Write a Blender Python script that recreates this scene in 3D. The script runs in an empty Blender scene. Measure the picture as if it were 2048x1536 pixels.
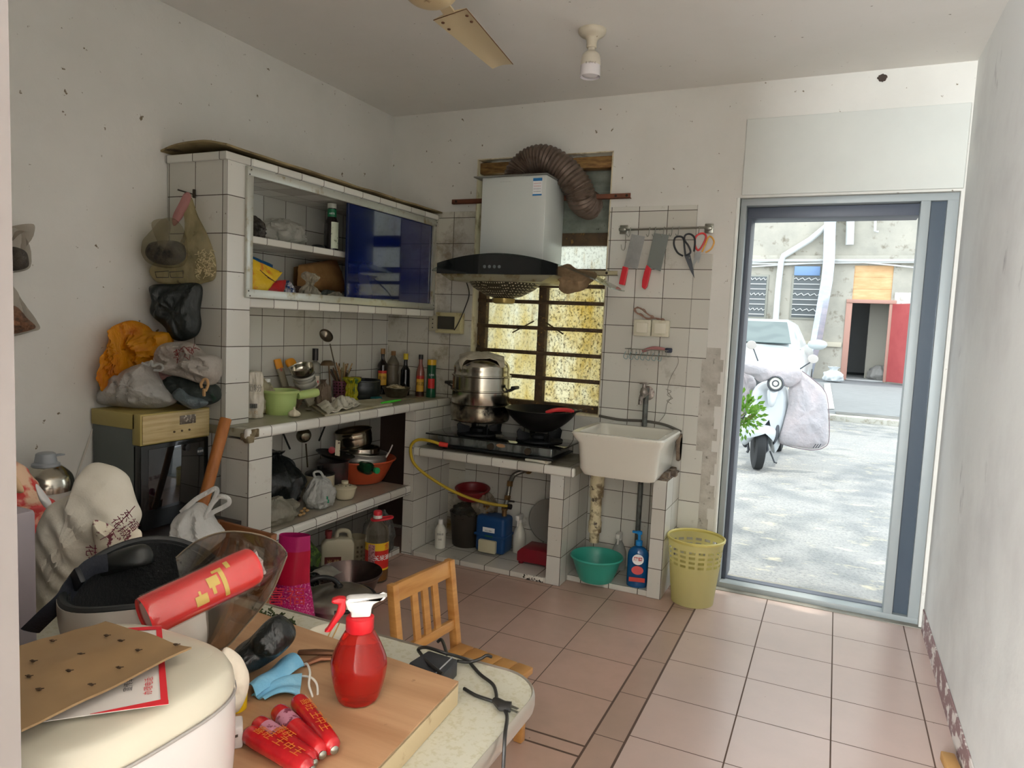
import bpy, bmesh, math, random
from mathutils import Vector, Matrix, Euler, noise
from mathutils.bvhtree import BVHTree
C = bpy.context.scene.collection
scene = bpy.context.scene
PI = math.pi
# ---------------------------------------------------------------- camera
CAM = (2.5961, -3.7324, 1.3464)
RV = Vector((0.90641034, 0.42004423, 0.04453251))
UV_ = Vector((-0.07701493, 0.06068216, 0.99518158))
FV = Vector((-0.41531796, 0.90547254, -0.08735261))
FPX = 1404.97
cd = bpy.data.cameras.new('camera'); cam = bpy.data.objects.new('camera', cd); C.objects.link(cam)
M = Matrix((RV, UV_, -FV)).transposed().to_4x4(); M.translation = Vector(CAM)
cam.matrix_world = M
cd.sensor_width = 36; cd.lens = FPX / 2048 * 36; cd.clip_start = .02; cd.clip_end = 200
scene.camera = cam
# ---------------------------------------------------------------- light
w = bpy.data.worlds.new('sky'); scene.world = w; w.use_nodes = True
bg = w.node_tree.nodes['Background']; bg.inputs[0].default_value = (.88, .95, 1, 1); bg.inputs[1].default_value = 1.5
sl = bpy.data.lights.new('sun', 'SUN'); sl.energy = 1.1; sl.angle = .02; sl.color = (1, .95, .85)
so = bpy.data.objects.new('sun', sl); C.objects.link(so); so.rotation_euler = (math.radians(-9), math.radians(12), 0)
def portal(name, loc, rot, sx, sy):
    l = bpy.data.lights.new(name, 'AREA'); l.shape = 'RECTANGLE'; l.size = sx; l.size_y = sy; l.cycles.is_portal = True
    o = bpy.data.objects.new(name, l); C.objects.link(o); o.location = loc; o.rotation_euler = rot
portal('doorway_daylight', (2.57, .3, 1.05), (-PI/2, 0, 0), 1.0, 2.1)
al = bpy.data.lights.new('rear_fill', 'AREA'); al.shape = 'RECTANGLE'; al.size = 1.9; al.size_y = 1.9; al.energy = 380; al.color = (.93, .98, 1)  # unseen fill lamp, added behind the camera to brighten the room
ao = bpy.data.objects.new('rear_fill', al); C.objects.link(ao); ao.location = (1.15, -8.02, 1.45); ao.rotation_euler = (PI/2, 0, 0)
portal('kitchen_window_daylight', (1.0, .27, 1.55), (-PI/2, 0, 0), .86, 1.5)
vs = scene.view_settings; vs.view_transform = 'Standard'; vs.look = 'None'; vs.exposure = 1.25; vs.gamma = 1
scene.display_settings.display_device = 'sRGB'
scene.cycles.use_denoising = True; scene.cycles.max_bounces = 10; scene.cycles.diffuse_bounces = 6; scene.cycles.transparent_max_bounces = 16
scene.cycles.sample_clamp_indirect = 6; scene.cycles.caustics_reflective = False; scene.cycles.caustics_refractive = False
# ---------------------------------------------------------------- helpers: points
def ray(px, py): return FV + RV*((px-1024)/FPX) - UV_*((py-768)/FPX)
def at(px, py, ax, val):
    d = ray(px, py); k = 'xyz'.index(ax); return Vector(CAM) + d*((val-CAM[k])/d[k])
def mpp(p): return (Vector(p)-Vector(CAM)).dot(FV)/FPX       # metres per pixel at a point
def V(*a): return Vector(a)
# ---------------------------------------------------------------- helpers: materials
def lin(c):
    f = lambda v: v/12.92 if v <= .04045 else ((v+.055)/1.055)**2.4
    return tuple(f(x/255) for x in c[:3]) + (1,)
_m = {}
def nn(nt, t, **k):
    n = nt.nodes.new(t)
    for a, b in k.items(): setattr(n, a, b)
    return n
def math_(nt, op, a, b=None, clamp=False):
    n = nn(nt, 'ShaderNodeMath', operation=op, use_clamp=clamp)
    for i, v in enumerate((a, b)):
        if v is None: continue
        if isinstance(v, (int, float)): n.inputs[i].default_value = v
        else: nt.links.new(v, n.inputs[i])
    return n.outputs[0]
def mixc(nt, fac, a, b, mode='MIX'):
    n = nn(nt, 'ShaderNodeMix', data_type='RGBA', blend_type=mode)
    for s, v in ((0, fac), (6, a), (7, b)):
        if isinstance(v, (int, float)): n.inputs[s].default_value = v
        elif isinstance(v, tuple): n.inputs[s].default_value = v
        else: nt.links.new(v, n.inputs[s])
    return n.outputs[2]
def ramp(nt, v, a, b):
    n = nn(nt, 'ShaderNodeMapRange'); nt.links.new(v, n.inputs[0]); n.inputs[1].default_value = a; n.inputs[2].default_value = b
    return n.outputs[0]
def noise_(nt, scale, detail=4, coord=None, rough=.6, stretch=None):
    n = nn(nt, 'ShaderNodeTexNoise'); n.inputs['Scale'].default_value = scale; n.inputs['Detail'].default_value = detail; n.inputs['Roughness'].default_value = rough
    if coord is None: coord = nn(nt, 'ShaderNodeTexCoord').outputs['Object']
    if stretch:
        mp = nn(nt, 'ShaderNodeMapping'); mp.inputs['Scale'].default_value = stretch; nt.links.new(coord, mp.inputs[0]); coord = mp.outputs[0]
    nt.links.new(coord, n.inputs['Vector']); return n.outputs[0]
def mat(name, rgb, rough=.5, metal=0, var=None, dirt=None, bump=None, trans=0, alpha=1, sss=0, coat=0, emit=0, ior=1.45, world=False, transl=0):
    """var=(scale, rgb2, lo, hi)  dirt=(scale, rgb, lo, hi)  bump=(scale, strength, stretch)"""
    if name in _m: return _m[name]
    m = bpy.data.materials.new(name); m.use_nodes = True; nt = m.node_tree; b = nt.nodes['Principled BSDF']; _m[name] = m
    co = nn(nt, 'ShaderNodeNewGeometry').outputs['Position'] if world else nn(nt, 'ShaderNodeTexCoord').outputs['Object']
    col = lin(rgb)
    for v in (var, dirt):
        if v:
            st = v[4] if len(v) > 4 else None
            col = mixc(nt, ramp(nt, noise_(nt, v[0], 5, co, stretch=st), v[2], v[3]), col, lin(v[1]))
    if isinstance(col, tuple): b.inputs['Base Color'].default_value = col
    else: nt.links.new(col, b.inputs['Base Color'])
    b.inputs['Roughness'].default_value = rough; b.inputs['Metallic'].default_value = metal; b.inputs['IOR'].default_value = ior
    b.inputs['Transmission Weight'].default_value = trans; b.inputs['Alpha'].default_value = alpha
    b.inputs['Coat Weight'].default_value = coat
    if sss: b.inputs['Subsurface Weight'].default_value = sss; b.inputs['Subsurface Scale'].default_value = .02
    if emit: b.inputs['Emission Color'].default_value = lin(rgb); b.inputs['Emission Strength'].default_value = emit
    if bump:
        bn = nn(nt, 'ShaderNodeBump'); bn.inputs['Strength'].default_value = min(bump[1], 1); bn.inputs['Distance'].default_value = .01*max(1, bump[1]*1.2)
        nt.links.new(noise_(nt, bump[0], 4, co, stretch=bump[2] if len(bump) > 2 else None), bn.inputs['Height']); nt.links.new(bn.outputs[0], b.inputs['Normal'])
    if transl:
        tr = nn(nt, 'ShaderNodeBsdfTranslucent'); mx = nn(nt, 'ShaderNodeMixShader'); mx.inputs[0].default_value = transl
        tr.inputs[0].default_value = lin(rgb) if isinstance(col, tuple) else (1, 1, 1, 1)
        if not isinstance(col, tuple): nt.links.new(col, tr.inputs[0])
        nt.links.new(b.outputs[0], mx.inputs[1]); nt.links.new(tr.outputs[0], mx.inputs[2]); nt.links.new(mx.outputs[0], nt.nodes['Material Output'].inputs[0])
    return m
def grid_mask(nt, off, size, g, jitter=0):
    geo = nn(nt, 'ShaderNodeNewGeometry'); sp = nn(nt, 'ShaderNodeSeparateXYZ'); sn = nn(nt, 'ShaderNodeSeparateXYZ')
    nt.links.new(geo.outputs['Position'], sp.inputs[0]); nt.links.new(geo.outputs['True Normal'], sn.inputs[0])
    out = None; cells = []
    for i in range(3):
        q = math_(nt, 'DIVIDE', math_(nt, 'SUBTRACT', sp.outputs[i], off[i]), size)
        cells.append(math_(nt, 'FLOOR', math_(nt, 'ADD', q, 0.0)))
        l = math_(nt, 'LESS_THAN', math_(nt, 'ABSOLUTE', math_(nt, 'SUBTRACT', math_(nt, 'FRACT', math_(nt, 'ADD', q, .5)), .5)), g/2/size)
        l = math_(nt, 'MULTIPLY', l, math_(nt, 'LESS_THAN', math_(nt, 'ABSOLUTE', sn.outputs[i]), .6))
        out = l if out is None else math_(nt, 'MAXIMUM', out, l)
    cb = nn(nt, 'ShaderNodeCombineXYZ')
    for i in range(3): nt.links.new(cells[i], cb.inputs[i])
    wn = nn(nt, 'ShaderNodeTexWhiteNoise', noise_dimensions='3D'); nt.links.new(cb.outputs[0], wn.inputs[0])
    return out, wn.outputs[0], geo.outputs['Position'], sp
def tile_mat(name, off, size=.152, g=.0035, rgb=(214, 214, 206), grout=(66, 58, 44), rough=.14, dirtrgb=(112, 96, 62), d=(.62, .85), v=(196, 194, 184)):
    if name in _m: return _m[name]
    m = bpy.data.materials.new(name); m.use_nodes = True; nt = m.node_tree; b = nt.nodes['Principled BSDF']; _m[name] = m
    k, rnd, pos, sp = grid_mask(nt, off, size, g)
    col = mixc(nt, rnd, lin(rgb), lin(v))
    n1 = noise_(nt, 3.2, 6, pos, .7); col = mixc(nt, ramp(nt, n1, d[0], d[1]), col, lin(dirtrgb))
    n2 = noise_(nt, 60, 2, pos); col = mixc(nt, math_(nt, 'MULTIPLY', ramp(nt, n2, .74, .76), .7), col, lin((80, 66, 44)))
    col = mixc(nt, k, col, lin(grout)); nt.links.new(col, b.inputs['Base Color'])
    r = math_(nt, 'ADD', math_(nt, 'MULTIPLY', k, .6), rough); nt.links.new(math_(nt, 'ADD', r, math_(nt, 'MULTIPLY', n1, .15)), b.inputs['Roughness'])
    bn = nn(nt, 'ShaderNodeBump'); bn.inputs['Strength'].default_value = .35; bn.inputs['Distance'].default_value = .004
    h = math_(nt, 'ADD', math_(nt, 'MULTIPLY', math_(nt, 'SUBTRACT', 1, k), .6), math_(nt, 'MULTIPLY', noise_(nt, 9, 1, pos), .5))
    nt.links.new(h, bn.inputs['Height']); nt.links.new(bn.outputs[0], b.inputs['Normal'])
    return m
def plastic_film(name, rgb, opac=.35, rough=.25, bump=40, var=None):
    """thin crinkled plastic: see-through film over real surface"""
    if name in _m: return _m[name]
    m = bpy.data.materials.new(name); m.use_nodes = True; nt = m.node_tree; b = nt.nodes['Principled BSDF']; _m[name] = m
    co = nn(nt, 'ShaderNodeTexCoord').outputs['Object']
    c = lin(rgb)
    if var: c = mixc(nt, ramp(nt, noise_(nt, var[0], 4, co), var[2], var[3]), c, lin(var[1])); nt.links.new(c, b.inputs['Base Color'])
    else: b.inputs['Base Color'].default_value = c
    b.inputs['Roughness'].default_value = rough; b.inputs['Specular IOR Level'].default_value = .8
    tr = nn(nt, 'ShaderNodeBsdfTransparent'); tr.inputs[0].default_value = tuple(.5+.5*x for x in lin(rgb)[:3])+(1,)
    tl = nn(nt, 'ShaderNodeBsdfTranslucent'); tl.inputs[0].default_value = lin(rgb)
    m1 = nn(nt, 'ShaderNodeMixShader'); m1.inputs[0].default_value = .35; nt.links.new(b.outputs[0], m1.inputs[1]); nt.links.new(tl.outputs[0], m1.inputs[2])
    mx = nn(nt, 'ShaderNodeMixShader')
    f = math_(nt, 'ADD', math_(nt, 'MULTIPLY', ramp(nt, noise_(nt, 14, 3, co, stretch=(1, 1, .4)), .35, .75), min(.5*(1-opac), opac*1.3)), opac, True); nt.links.new(f, mx.inputs[0])
    nt.links.new(tr.outputs[0], mx.inputs[1]); nt.links.new(m1.outputs[0], mx.inputs[2]); nt.links.new(mx.outputs[0], nt.nodes['Material Output'].inputs[0])
    bn = nn(nt, 'ShaderNodeBump'); bn.inputs['Strength'].default_value = .9; bn.inputs['Distance'].default_value = .018
    nt.links.new(noise_(nt, bump*.7, 5, co, .7, stretch=(1, 1, .5)), bn.inputs['Height']); nt.links.new(bn.outputs[0], b.inputs['Normal'])
    return m
# ---------------------------------------------------------------- helpers: shapes
class MB:
    def __init__(s): s.b = bmesh.new(); s.mi = 0
    def face(s, vs):
        try: f = s.b.faces.new(vs); f.material_index = s.mi; return f
        except ValueError: return None
    def quad(s, *ps): return s.face([s.b.verts.new(p) for p in ps])
    def box(s, a, b, bev=0, rot=None, piv=None, seg=2):
        a, b = Vector(a), Vector(b); lo = Vector([min(a[i], b[i]) for i in range(3)]); hi = Vector([max(a[i], b[i]) for i in range(3)])
        t = bmesh.new(); bmesh.ops.create_cube(t, size=1)
        for v in t.verts: v.co = Vector([lo[i] + (v.co[i]+.5)*(hi[i]-lo[i]) for i in range(3)])
        if bev: bmesh.ops.bevel(t, geom=t.edges[:], offset=min(bev, min(hi-lo)*.49), segments=seg, profile=.5, affect='EDGES')
        return s.merge(t, rot, piv if piv is not None else (lo+hi)/2)
    def merge(s, t, rot=None, piv=(0, 0, 0)):
        if rot is not None:
            R = rot if isinstance(rot, Matrix) else Euler(rot).to_matrix(); piv = Vector(piv)
            for v in t.verts: v.co = piv + R @ (v.co-piv)
        mp = {v: s.b.verts.new(v.co) for v in t.verts}
        for f in t.faces: s.face([mp[v] for v in f.verts])
        t.free(); return s
    def lathe(s, prof, c=(0, 0, 0), axis=(0, 0, 1), n=32, sq=(1, 1), fn=None, cap=True, rz=0):
        """prof: [(r, h)] swept round axis at c; fn(theta, k, r) -> r"""
        ax = Vector(axis).normalized(); q = Vector((0, 0, 1)).rotation_difference(ax); c = Vector(c); rings = []
        for k, (r, h) in enumerate(prof):
            if r < 1e-6: rings.append([s.b.verts.new(c + q @ Vector((0, 0, h)))]); continue
            ring = []
            for i in range(n):
                t = 2*PI*i/n; rr = fn(t, k, r) if fn else r
                x, y = rr*math.cos(t)*sq[0], rr*math.sin(t)*sq[1]
                ring.append(s.b.verts.new(c + q @ Vector((x*math.cos(rz)-y*math.sin(rz), x*math.sin(rz)+y*math.cos(rz), h))))
            rings.append(ring)
        for a, b in zip(rings, rings[1:]):
            for i in range(n):
                j = (i+1) % n
                if len(a) == 1 and len(b) > 1: s.face([a[0], b[j], b[i]][::-1])
                elif len(b) == 1 and len(a) > 1: s.face([a[i], a[j], b[0]])
                elif len(a) > 1: s.face([a[i], a[j], b[j], b[i]])
        if cap:
            if len(rings[0]) > 1: s.face(rings[0][::-1])
            if len(rings[-1]) > 1: s.face(rings[-1])
        return s
    def cyl(s, a, b, r, r2=None, n=20, cap=True):
        a, b = Vector(a), Vector(b); L = (b-a).length
        return s.lathe([(r, 0), (r if r2 is None else r2, L)], a, b-a, n, cap=cap)
    def tube(s, pts, r, n=8, closed=False, cap=True, flat=None):
        pts = [Vector(p) for p in pts]; m = len(pts); rings = []; up = None
        for i, p in enumerate(pts):
            if closed: t = pts[(i+1) % m]-pts[i-1]
            else: t = pts[min(i+1, m-1)]-pts[max(i-1, 0)]
            if t.length < 1e-9: t = Vector((0, 0, 1))
            t.normalize()
            if up is None: up = t.orthogonal().normalized() if flat is None else Vector(flat)
            up = (up - t*up.dot(t)); up = up.normalized() if up.length > 1e-6 else t.orthogonal().normalized()
            sd = t.cross(up); rr = r[i] if isinstance(r, (list, tuple)) and not isinstance(r, tuple) else r
            ra, rb = (rr if isinstance(rr, tuple) else (rr, rr))
            rings.append([s.b.verts.new(p + up*math.cos(2*PI*k/n)*ra + sd*math.sin(2*PI*k/n)*rb) for k in range(n)])
        for i in range(m if closed else m-1):
            a, b = rings[i], rings[(i+1) % m]
            for k in range(n): s.face([a[k], a[(k+1) % n], b[(k+1) % n], b[k]])
        if cap and not closed: s.face(rings[0][::-1]); s.face(rings[-1])
        return s
    def prism(s, poly, d, o=(0, 0, 0), ux=(1, 0, 0), uy=(0, 1, 0), bev=0):
        """poly 2-D points in the plane (ux, uy) at o, extruded by vector d"""
        ux, uy, o, d = Vector(ux), Vector(uy), Vector(o), Vector(d); t = bmesh.new()
        a = [t.verts.new(o+ux*p[0]+uy*p[1]) for p in poly]; b = [t.verts.new(v.co+d) for v in a]; n = len(a)
        t.faces.new(a[::-1]); t.faces.new(b)
        for i in range(n): t.faces.new([a[i], a[(i+1) % n], b[(i+1) % n], b[i]])
        bmesh.ops.recalc_face_normals(t, faces=t.faces)
        if bev: bmesh.ops.bevel(t, geom=t.edges[:], offset=bev, segments=2, profile=.5, affect='EDGES')
        return s.merge(t)
    def grid(s, f, nu, nv, cu=False):
        g = [[s.b.verts.new(f(u/nu, v/nv)) for v in range(nv+1)] for u in range(nu if cu else nu+1)]
        for u in range(nu):
            for v in range(nv): s.face([g[u][v], g[(u+1) % len(g)][v], g[(u+1) % len(g)][v+1], g[u][v+1]])
        return s
    def sheet(s, f, nu, nv, th):
        """a thin closed slab following f(u,v)"""
        P = [[Vector(f(u/nu, v/nv)) for v in range(nv+1)] for u in range(nu+1)]
        def nrm(u, v):
            a = P[min(u+1, nu)][v]-P[max(u-1, 0)][v]; b = P[u][min(v+1, nv)]-P[u][max(v-1, 0)]; c = a.cross(b)
            return c.normalized() if c.length > 1e-12 else Vector((0, 0, 1))
        A = [[s.b.verts.new(P[u][v]+nrm(u, v)*th/2) for v in range(nv+1)] for u in range(nu+1)]
        B = [[s.b.verts.new(P[u][v]-nrm(u, v)*th/2) for v in range(nv+1)] for u in range(nu+1)]
        for u in range(nu):
            for v in range(nv):
                s.face([A[u][v], A[u+1][v], A[u+1][v+1], A[u][v+1]]); s.face([B[u][v+1], B[u+1][v+1], B[u+1][v], B[u][v]])
        for u in range(nu):
            s.face([A[u+1][0], A[u][0], B[u][0], B[u+1][0]]); s.face([A[u][nv], A[u+1][nv], B[u+1][nv], B[u][nv]])
        for v in range(nv):
            s.face([A[0][v], A[0][v+1], B[0][v+1], B[0][v]]); s.face([A[nu][v+1], A[nu][v], B[nu][v], B[nu][v+1]])
        return s
    def build(s, name, m=None, parent=None, smooth=True, ang=40, fixn=False):
        if fixn: bmesh.ops.recalc_face_normals(s.b, faces=s.b.faces[:])
        me = bpy.data.meshes.new(name); s.b.to_mesh(me); s.b.free(); o = bpy.data.objects.new(name, me); C.objects.link(o)
        for x in (m if isinstance(m, (list, tuple)) else [m]):
            if x: me.materials.append(x)
        if parent is not None: o.parent = parent; o.matrix_parent_inverse = Matrix.Translation(-parent.location) if False else parent.matrix_basis.inverted()
        if smooth:
            for p in me.polygons: p.use_smooth = True
            me.set_sharp_from_angle(angle=math.radians(ang))
        return o
def thing(name, label, cat, loc=(0, 0, 0), group=None):
    o = bpy.data.objects.new(name, None); C.objects.link(o); o.location = loc; o.empty_display_size = .05
    return tag(o, label, cat, group)
def tag(o, label, cat, group=None, kind=None):
    o['label'] = label; o['category'] = cat
    if group: o['group'] = group
    if kind: o['kind'] = kind
    return o
def part(name, mb, m, parent, label=None, **k):
    o = mb.build(name, m, parent, **k)
    if label: o['label'] = label
    return o
def struct(name, mb, m, parent=None, **k):
    o = mb.build(name, m, parent, **k)
    if parent is None: o['kind'] = 'structure'
    return o
def dup(root, loc=None, rotz=None, label=None, scale=None):
    r = root.copy(); C.objects.link(r)
    if loc is not None: r.location = loc
    if rotz is not None: r.rotation_euler = (0, 0, rotz)
    if scale is not None: r.scale = (scale,)*3
    if label: r['label'] = label
    for ch in root.children:
        c = ch.copy(); C.objects.link(c); c.parent = r
        for g in ch.children: d = g.copy(); C.objects.link(d); d.parent = c
    return r
def lerp(a, b, t): return a+(b-a)*t
def smoothpts(pts, n=6, closed=False):
    """Catmull-Rom"""
    P = [Vector(p) for p in pts]; out = []; m = len(P)
    for i in range(m if closed else m-1):
        p0 = P[i-1] if (i or closed) else P[0]; p1 = P[i]; p2 = P[(i+1) % m]; p3 = P[(i+2) % m] if (closed or i+2 < m) else P[-1]
        for k in range(n):
            t = k/n; out.append(.5*((2*p1)+(p2-p0)*t+(2*p0-5*p1+4*p2-p3)*t*t+(3*p1-p0-3*p2+p3)*t**3))
    if not closed: out.append(P[-1])
    return out
def rprof(pts, n=5): return [(max(p.x, 0), p.y) for p in smoothpts([(a, b, 0) for a, b in pts], n)]
def sack(prof, c, seed=0, fold=.12, sq=(1, 1), n=72, crink=.012, rz=0, freq=(5, 17), topfold=1.0, lean=(0, 0), sm=6):
    """a soft bag: a swept profile with folds that gather where it narrows"""
    rnd = random.Random(seed); ph = [(rnd.uniform(*freq), rnd.uniform(0, 6.28), rnd.uniform(-2, 2), rnd.uniform(.4, 1)) for _ in range(6)]
    ph = [(round(a), b, c_, d) for a, b, c_, d in ph]
    P = rprof(prof, sm); rm = max(r for r, h in P); h0, h1 = P[0][1], P[-1][1]; c = Vector(c)
    def fn(t, k, r):
        z = (P[k][1]-h0)/max(h1-h0, 1e-6); pin = 1-r/rm
        f = sum(math.sin(a*t+b+g*z*3)*d for a, b, g, d in ph)/3
        nz = noise.noise(Vector((math.cos(t)*2+seed, math.sin(t)*2, z*3+seed*1.7)))
        nf = noise.noise(Vector((math.cos(t)*6+seed*3, math.sin(t)*6, z*9)))
        if k == 0: return r*(1+.15*nz)
        return max(r*(1 + f*fold*(.25+topfold*pin) + nz*.28), .001) + crink*nf
    m = MB(); m.lathe(P, (0, 0, 0), n=n, sq=sq, fn=fn, rz=rz)
    for v in m.b.verts:
        z = (v.co.z-h0)/max(h1-h0, 1e-6); q = noise.noise(v.co*14+Vector((seed, 0, 0)))*crink
        v.co = v.co + Vector((lean[0]*z, lean[1]*z, q if .03 < z else 0)); v.co += c
    return m
def lump(c, r, seed=0, amp=.2, f=2.5, sub=4, flat=None, crease=0):
    """irregular blob; r=(rx,ry,rz); flat=z of ground"""
    m = MB(); bmesh.ops.create_icosphere(m.b, subdivisions=sub, radius=1); c = Vector(c)
    for v in m.b.verts:
        d = v.co.normalized(); n = noise.noise(d*f+Vector((seed*3.1, seed, 0)))+.5*noise.noise(d*f*2.3+Vector((seed, 5, 0)))
        if crease: n -= crease*abs(noise.noise(d*f*3+Vector((0, seed, 9))))*2
        k = 1+amp*n; v.co = Vector((d.x*r[0]*k, d.y*r[1]*k, d.z*r[2]*k))+c
        if flat is not None and v.co.z < flat: v.co.z = flat
    return m
def textm(s, size, m, name, parent, o, ux, uy, off=.0006, align='CENTER', bend=None, font_w=1.0, thick=0):
    """raised lettering; o=anchor ux/uy in-plane; bend=(centre, radius) wraps round a vertical cylinder"""
    cu = bpy.data.curves.new('t', 'FONT'); cu.body = s; cu.size = size; cu.align_x = align; cu.align_y = 'CENTER'; cu.offset = thick
    ob = bpy.data.objects.new('t', cu); C.objects.link(ob); dg = bpy.context.evaluated_depsgraph_get(); me = bpy.data.meshes.new_from_object(ob.evaluated_get(dg))
    C.objects.unlink(ob); bpy.data.objects.remove(ob)
    ux, uy, o = Vector(ux).normalized(), Vector(uy).normalized(), Vector(o); nz = ux.cross(uy)
    b = bmesh.new(); b.from_mesh(me)
    if bend: bmesh.ops.triangulate(b, faces=b.faces[:])
    for v in b.verts:
        x, y = v.co.x*font_w, v.co.y
        if bend:
            c, R = Vector(bend[0]), bend[1]; base = o-c; base.z = 0; a0 = math.atan2(base.y, base.x); a = a0 + x/R
            v.co = Vector((c.x+math.cos(a)*(R+off), c.y+math.sin(a)*(R+off), o.z+y))
        else: v.co = o + ux*x + uy*y + nz*off
    q = MB(); q.b.free(); q.b = b
    return q.build(name, m, parent, smooth=False)
def arcpatch(c, R, a0, a1, z0, z1, n=12, off=.0006):
    """label band round a vertical cylinder"""
    m = MB(); c = Vector(c)
    m.sheet(lambda u, v: (c.x+math.cos(lerp(a0, a1, u))*(R+off), c.y+math.sin(lerp(a0, a1, u))*(R+off), c.z+lerp(z0, z1, v)), n, 1, .0006); return m
def cama(c):
    """bearing from a point to the camera"""
    return math.atan2(CAM[1]-c[1], CAM[0]-c[0])
# ================================================================ the setting
T = .152
plaster = mat('plaster_wall', (220, 219, 213), .85, var=(1.3, (208, 207, 200), .4, .7), dirt=(26, (120, 108, 88), .67, .70), bump=(30, .12), world=True)
plaster_r = mat('plaster_right', (212, 211, 207), .8, var=(2.2, (196, 194, 191), .45, .72), dirt=(5, (120, 112, 116), .66, .78, (1, 1, .45)), bump=(12, .15), world=True)
ceil_m = mat('ceiling_paint', (232, 230, 225), .85, var=(1.0, (224, 222, 215), .4, .7), dirt=(40, (110, 100, 84), .70, .73), bump=(20, .1), world=True)
tile_back = tile_mat('tile_back', (1.5878, 0, .1405))
tile_grimy = tile_mat('tile_back_grimy', (.458, 0, .13), rgb=(206, 204, 190), d=(.5, .72), dirtrgb=(120, 100, 56))
tile_left = tile_mat('tile_left', (.0165, -1.0848, 1.1723), d=(.6, .9))
tile_col = tile_mat('tile_column', (.0165, -1.627, 1.804), d=(.62, .9))
tile_slab = tile_mat('tile_slab', (.0165, -1.4, .03), rgb=(216, 216, 208), d=(.55, .8))
edge_tile = tile_mat('tile_edge_trim', (.0165, -1.51, .07), size=.149, rgb=(226, 226, 218), d=(.62, .85))
aged_alu = mat('aged_aluminium', (196, 198, 188), .35, .6, dirt=(18, (150, 132, 88), .55, .75), world=True)
alu = mat('grey_door_aluminium', (158, 165, 166), .5, .15, world=True)
# floor of 304 mm tiles, a 100 mm strip between the two layouts
def floor_mat():
    m = bpy.data.materials.new('floor_tiles'); m.use_nodes = True; nt = m.node_tree; b = nt.nodes['Principled BSDF']
    geo = nn(nt, 'ShaderNodeNewGeometry'); sp = nn(nt, 'ShaderNodeSeparateXYZ'); nt.links.new(geo.outputs['Position'], sp.inputs[0]); X, Y = sp.outputs[0], sp.outputs[1]
    def line(c, off, size, g):
        q = math_(nt, 'DIVIDE', math_(nt, 'SUBTRACT', c, off), size)
        return math_(nt, 'LESS_THAN', math_(nt, 'ABSOLUTE', math_(nt, 'SUBTRACT', math_(nt, 'FRACT', math_(nt, 'ADD', q, .5)), .5)), g/2/size)
    def at_(c, v, g): return math_(nt, 'LESS_THAN', math_(nt, 'ABSOLUTE', math_(nt, 'SUBTRACT', c, v)), g/2)
    L = math_(nt, 'LESS_THAN', X, 1.963); R = math_(nt, 'GREATER_THAN', X, 2.069)
    S = math_(nt, 'SUBTRACT', 1, math_(nt, 'MAXIMUM', L, R))
    gl = math_(nt, 'MULTIPLY', L, math_(nt, 'MAXIMUM', line(X, 1.3541, .304, .004), line(Y, -.7459, .304, .004)))
    gr = math_(nt, 'MULTIPLY', R, math_(nt, 'MAXIMUM', line(X, 2.3742, .304, .005), line(Y, -.0084, .304, .004)))
    gs = math_(nt, 'MULTIPLY', S, line(Y, -.36, .304, .004))
    ed = math_(nt, 'MAXIMUM', at_(X, 1.962, .008), at_(X, 2.068, .007))
    hs = math_(nt, 'MULTIPLY', L, math_(nt, 'MAXIMUM', at_(Y, -1.66, .009), at_(Y, -1.72, .009)))
    k = gl
    for x in (gr, gs, ed, hs): k = math_(nt, 'MAXIMUM', k, x)
    n1 = noise_(nt, 2.2, 6, geo.outputs['Position']); n2 = noise_(nt, 14, 5, geo.outputs['Position'], .7)
    c = mixc(nt, ramp(nt, n1, .35, .7), lin((196, 164, 150)), lin((182, 154, 140)))
    c = mixc(nt, math_(nt, 'MULTIPLY', ramp(nt, n2, .45, .85), .2), c, lin((160, 142, 130)))
    c = mixc(nt, math_(nt, 'MULTIPLY', R, .35), c, lin((214, 204, 200)))
    c = mixc(nt, math_(nt, 'MULTIPLY', ramp(nt, noise_(nt, 45, 2, geo.outputs['Position']), .77, .79), .6), c, lin((80, 66, 52)))
    c = mixc(nt, math_(nt, 'MULTIPLY', S, .35), c, lin((150, 132, 118)))
    c = mixc(nt, k, c, lin((92, 70, 58))); nt.links.new(c, b.inputs['Base Color'])
    nt.links.new(math_(nt, 'ADD', math_(nt, 'ADD', math_(nt, 'MULTIPLY', k, .5), .22), math_(nt, 'MULTIPLY', n2, .05)), b.inputs['Roughness'])
    bn = nn(nt, 'ShaderNodeBump'); bn.inputs['Strength'].default_value = .5; bn.inputs['Distance'].default_value = .004
    nt.links.new(math_(nt, 'ADD', math_(nt, 'SUBTRACT', 1, k), math_(nt, 'MULTIPLY', n1, .12)), bn.inputs['Height']); nt.links.new(bn.outputs[0], b.inputs['Normal'])
    return m
fm = floor_mat()
W, H = 3.06, 2.58
b = MB(); b.box((-.2, -8.2, -.12), (2.06, .02, 0)); b.box((2.06, -8.2, -.12), (W+.2, -.015, 0)); struct('floor', b, fm, smooth=False)
concrete = mat('threshold_concrete', (150, 148, 138), .85, var=(6, (128, 126, 118), .4, .7), dirt=(30, (90, 86, 76), .65, .75), bump=(40, .3), world=True)
struct('trim_1', MB().box((2.06, -.015, -.12), (W+.2, .26, .004)), concrete, smooth=False)
struct('ceiling', MB().box((-.2, -8.2, H), (W+.2, .26, H+.15)), ceil_m, smooth=False)
wx0, wx1, wz0, wz1 = .6, 1.425, .845, 2.29      # kitchen window hole
dx0, dx1, dz1 = 2.095, 3.045, 2.02              # doorway hole
b = MB()
b.box((-.2, 0, 0), (wx0, .24, H)); b.box((wx0, 0, 0), (wx1, .24, wz0)); b.box((wx0, 0, wz1), (wx1, .24, H))
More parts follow.
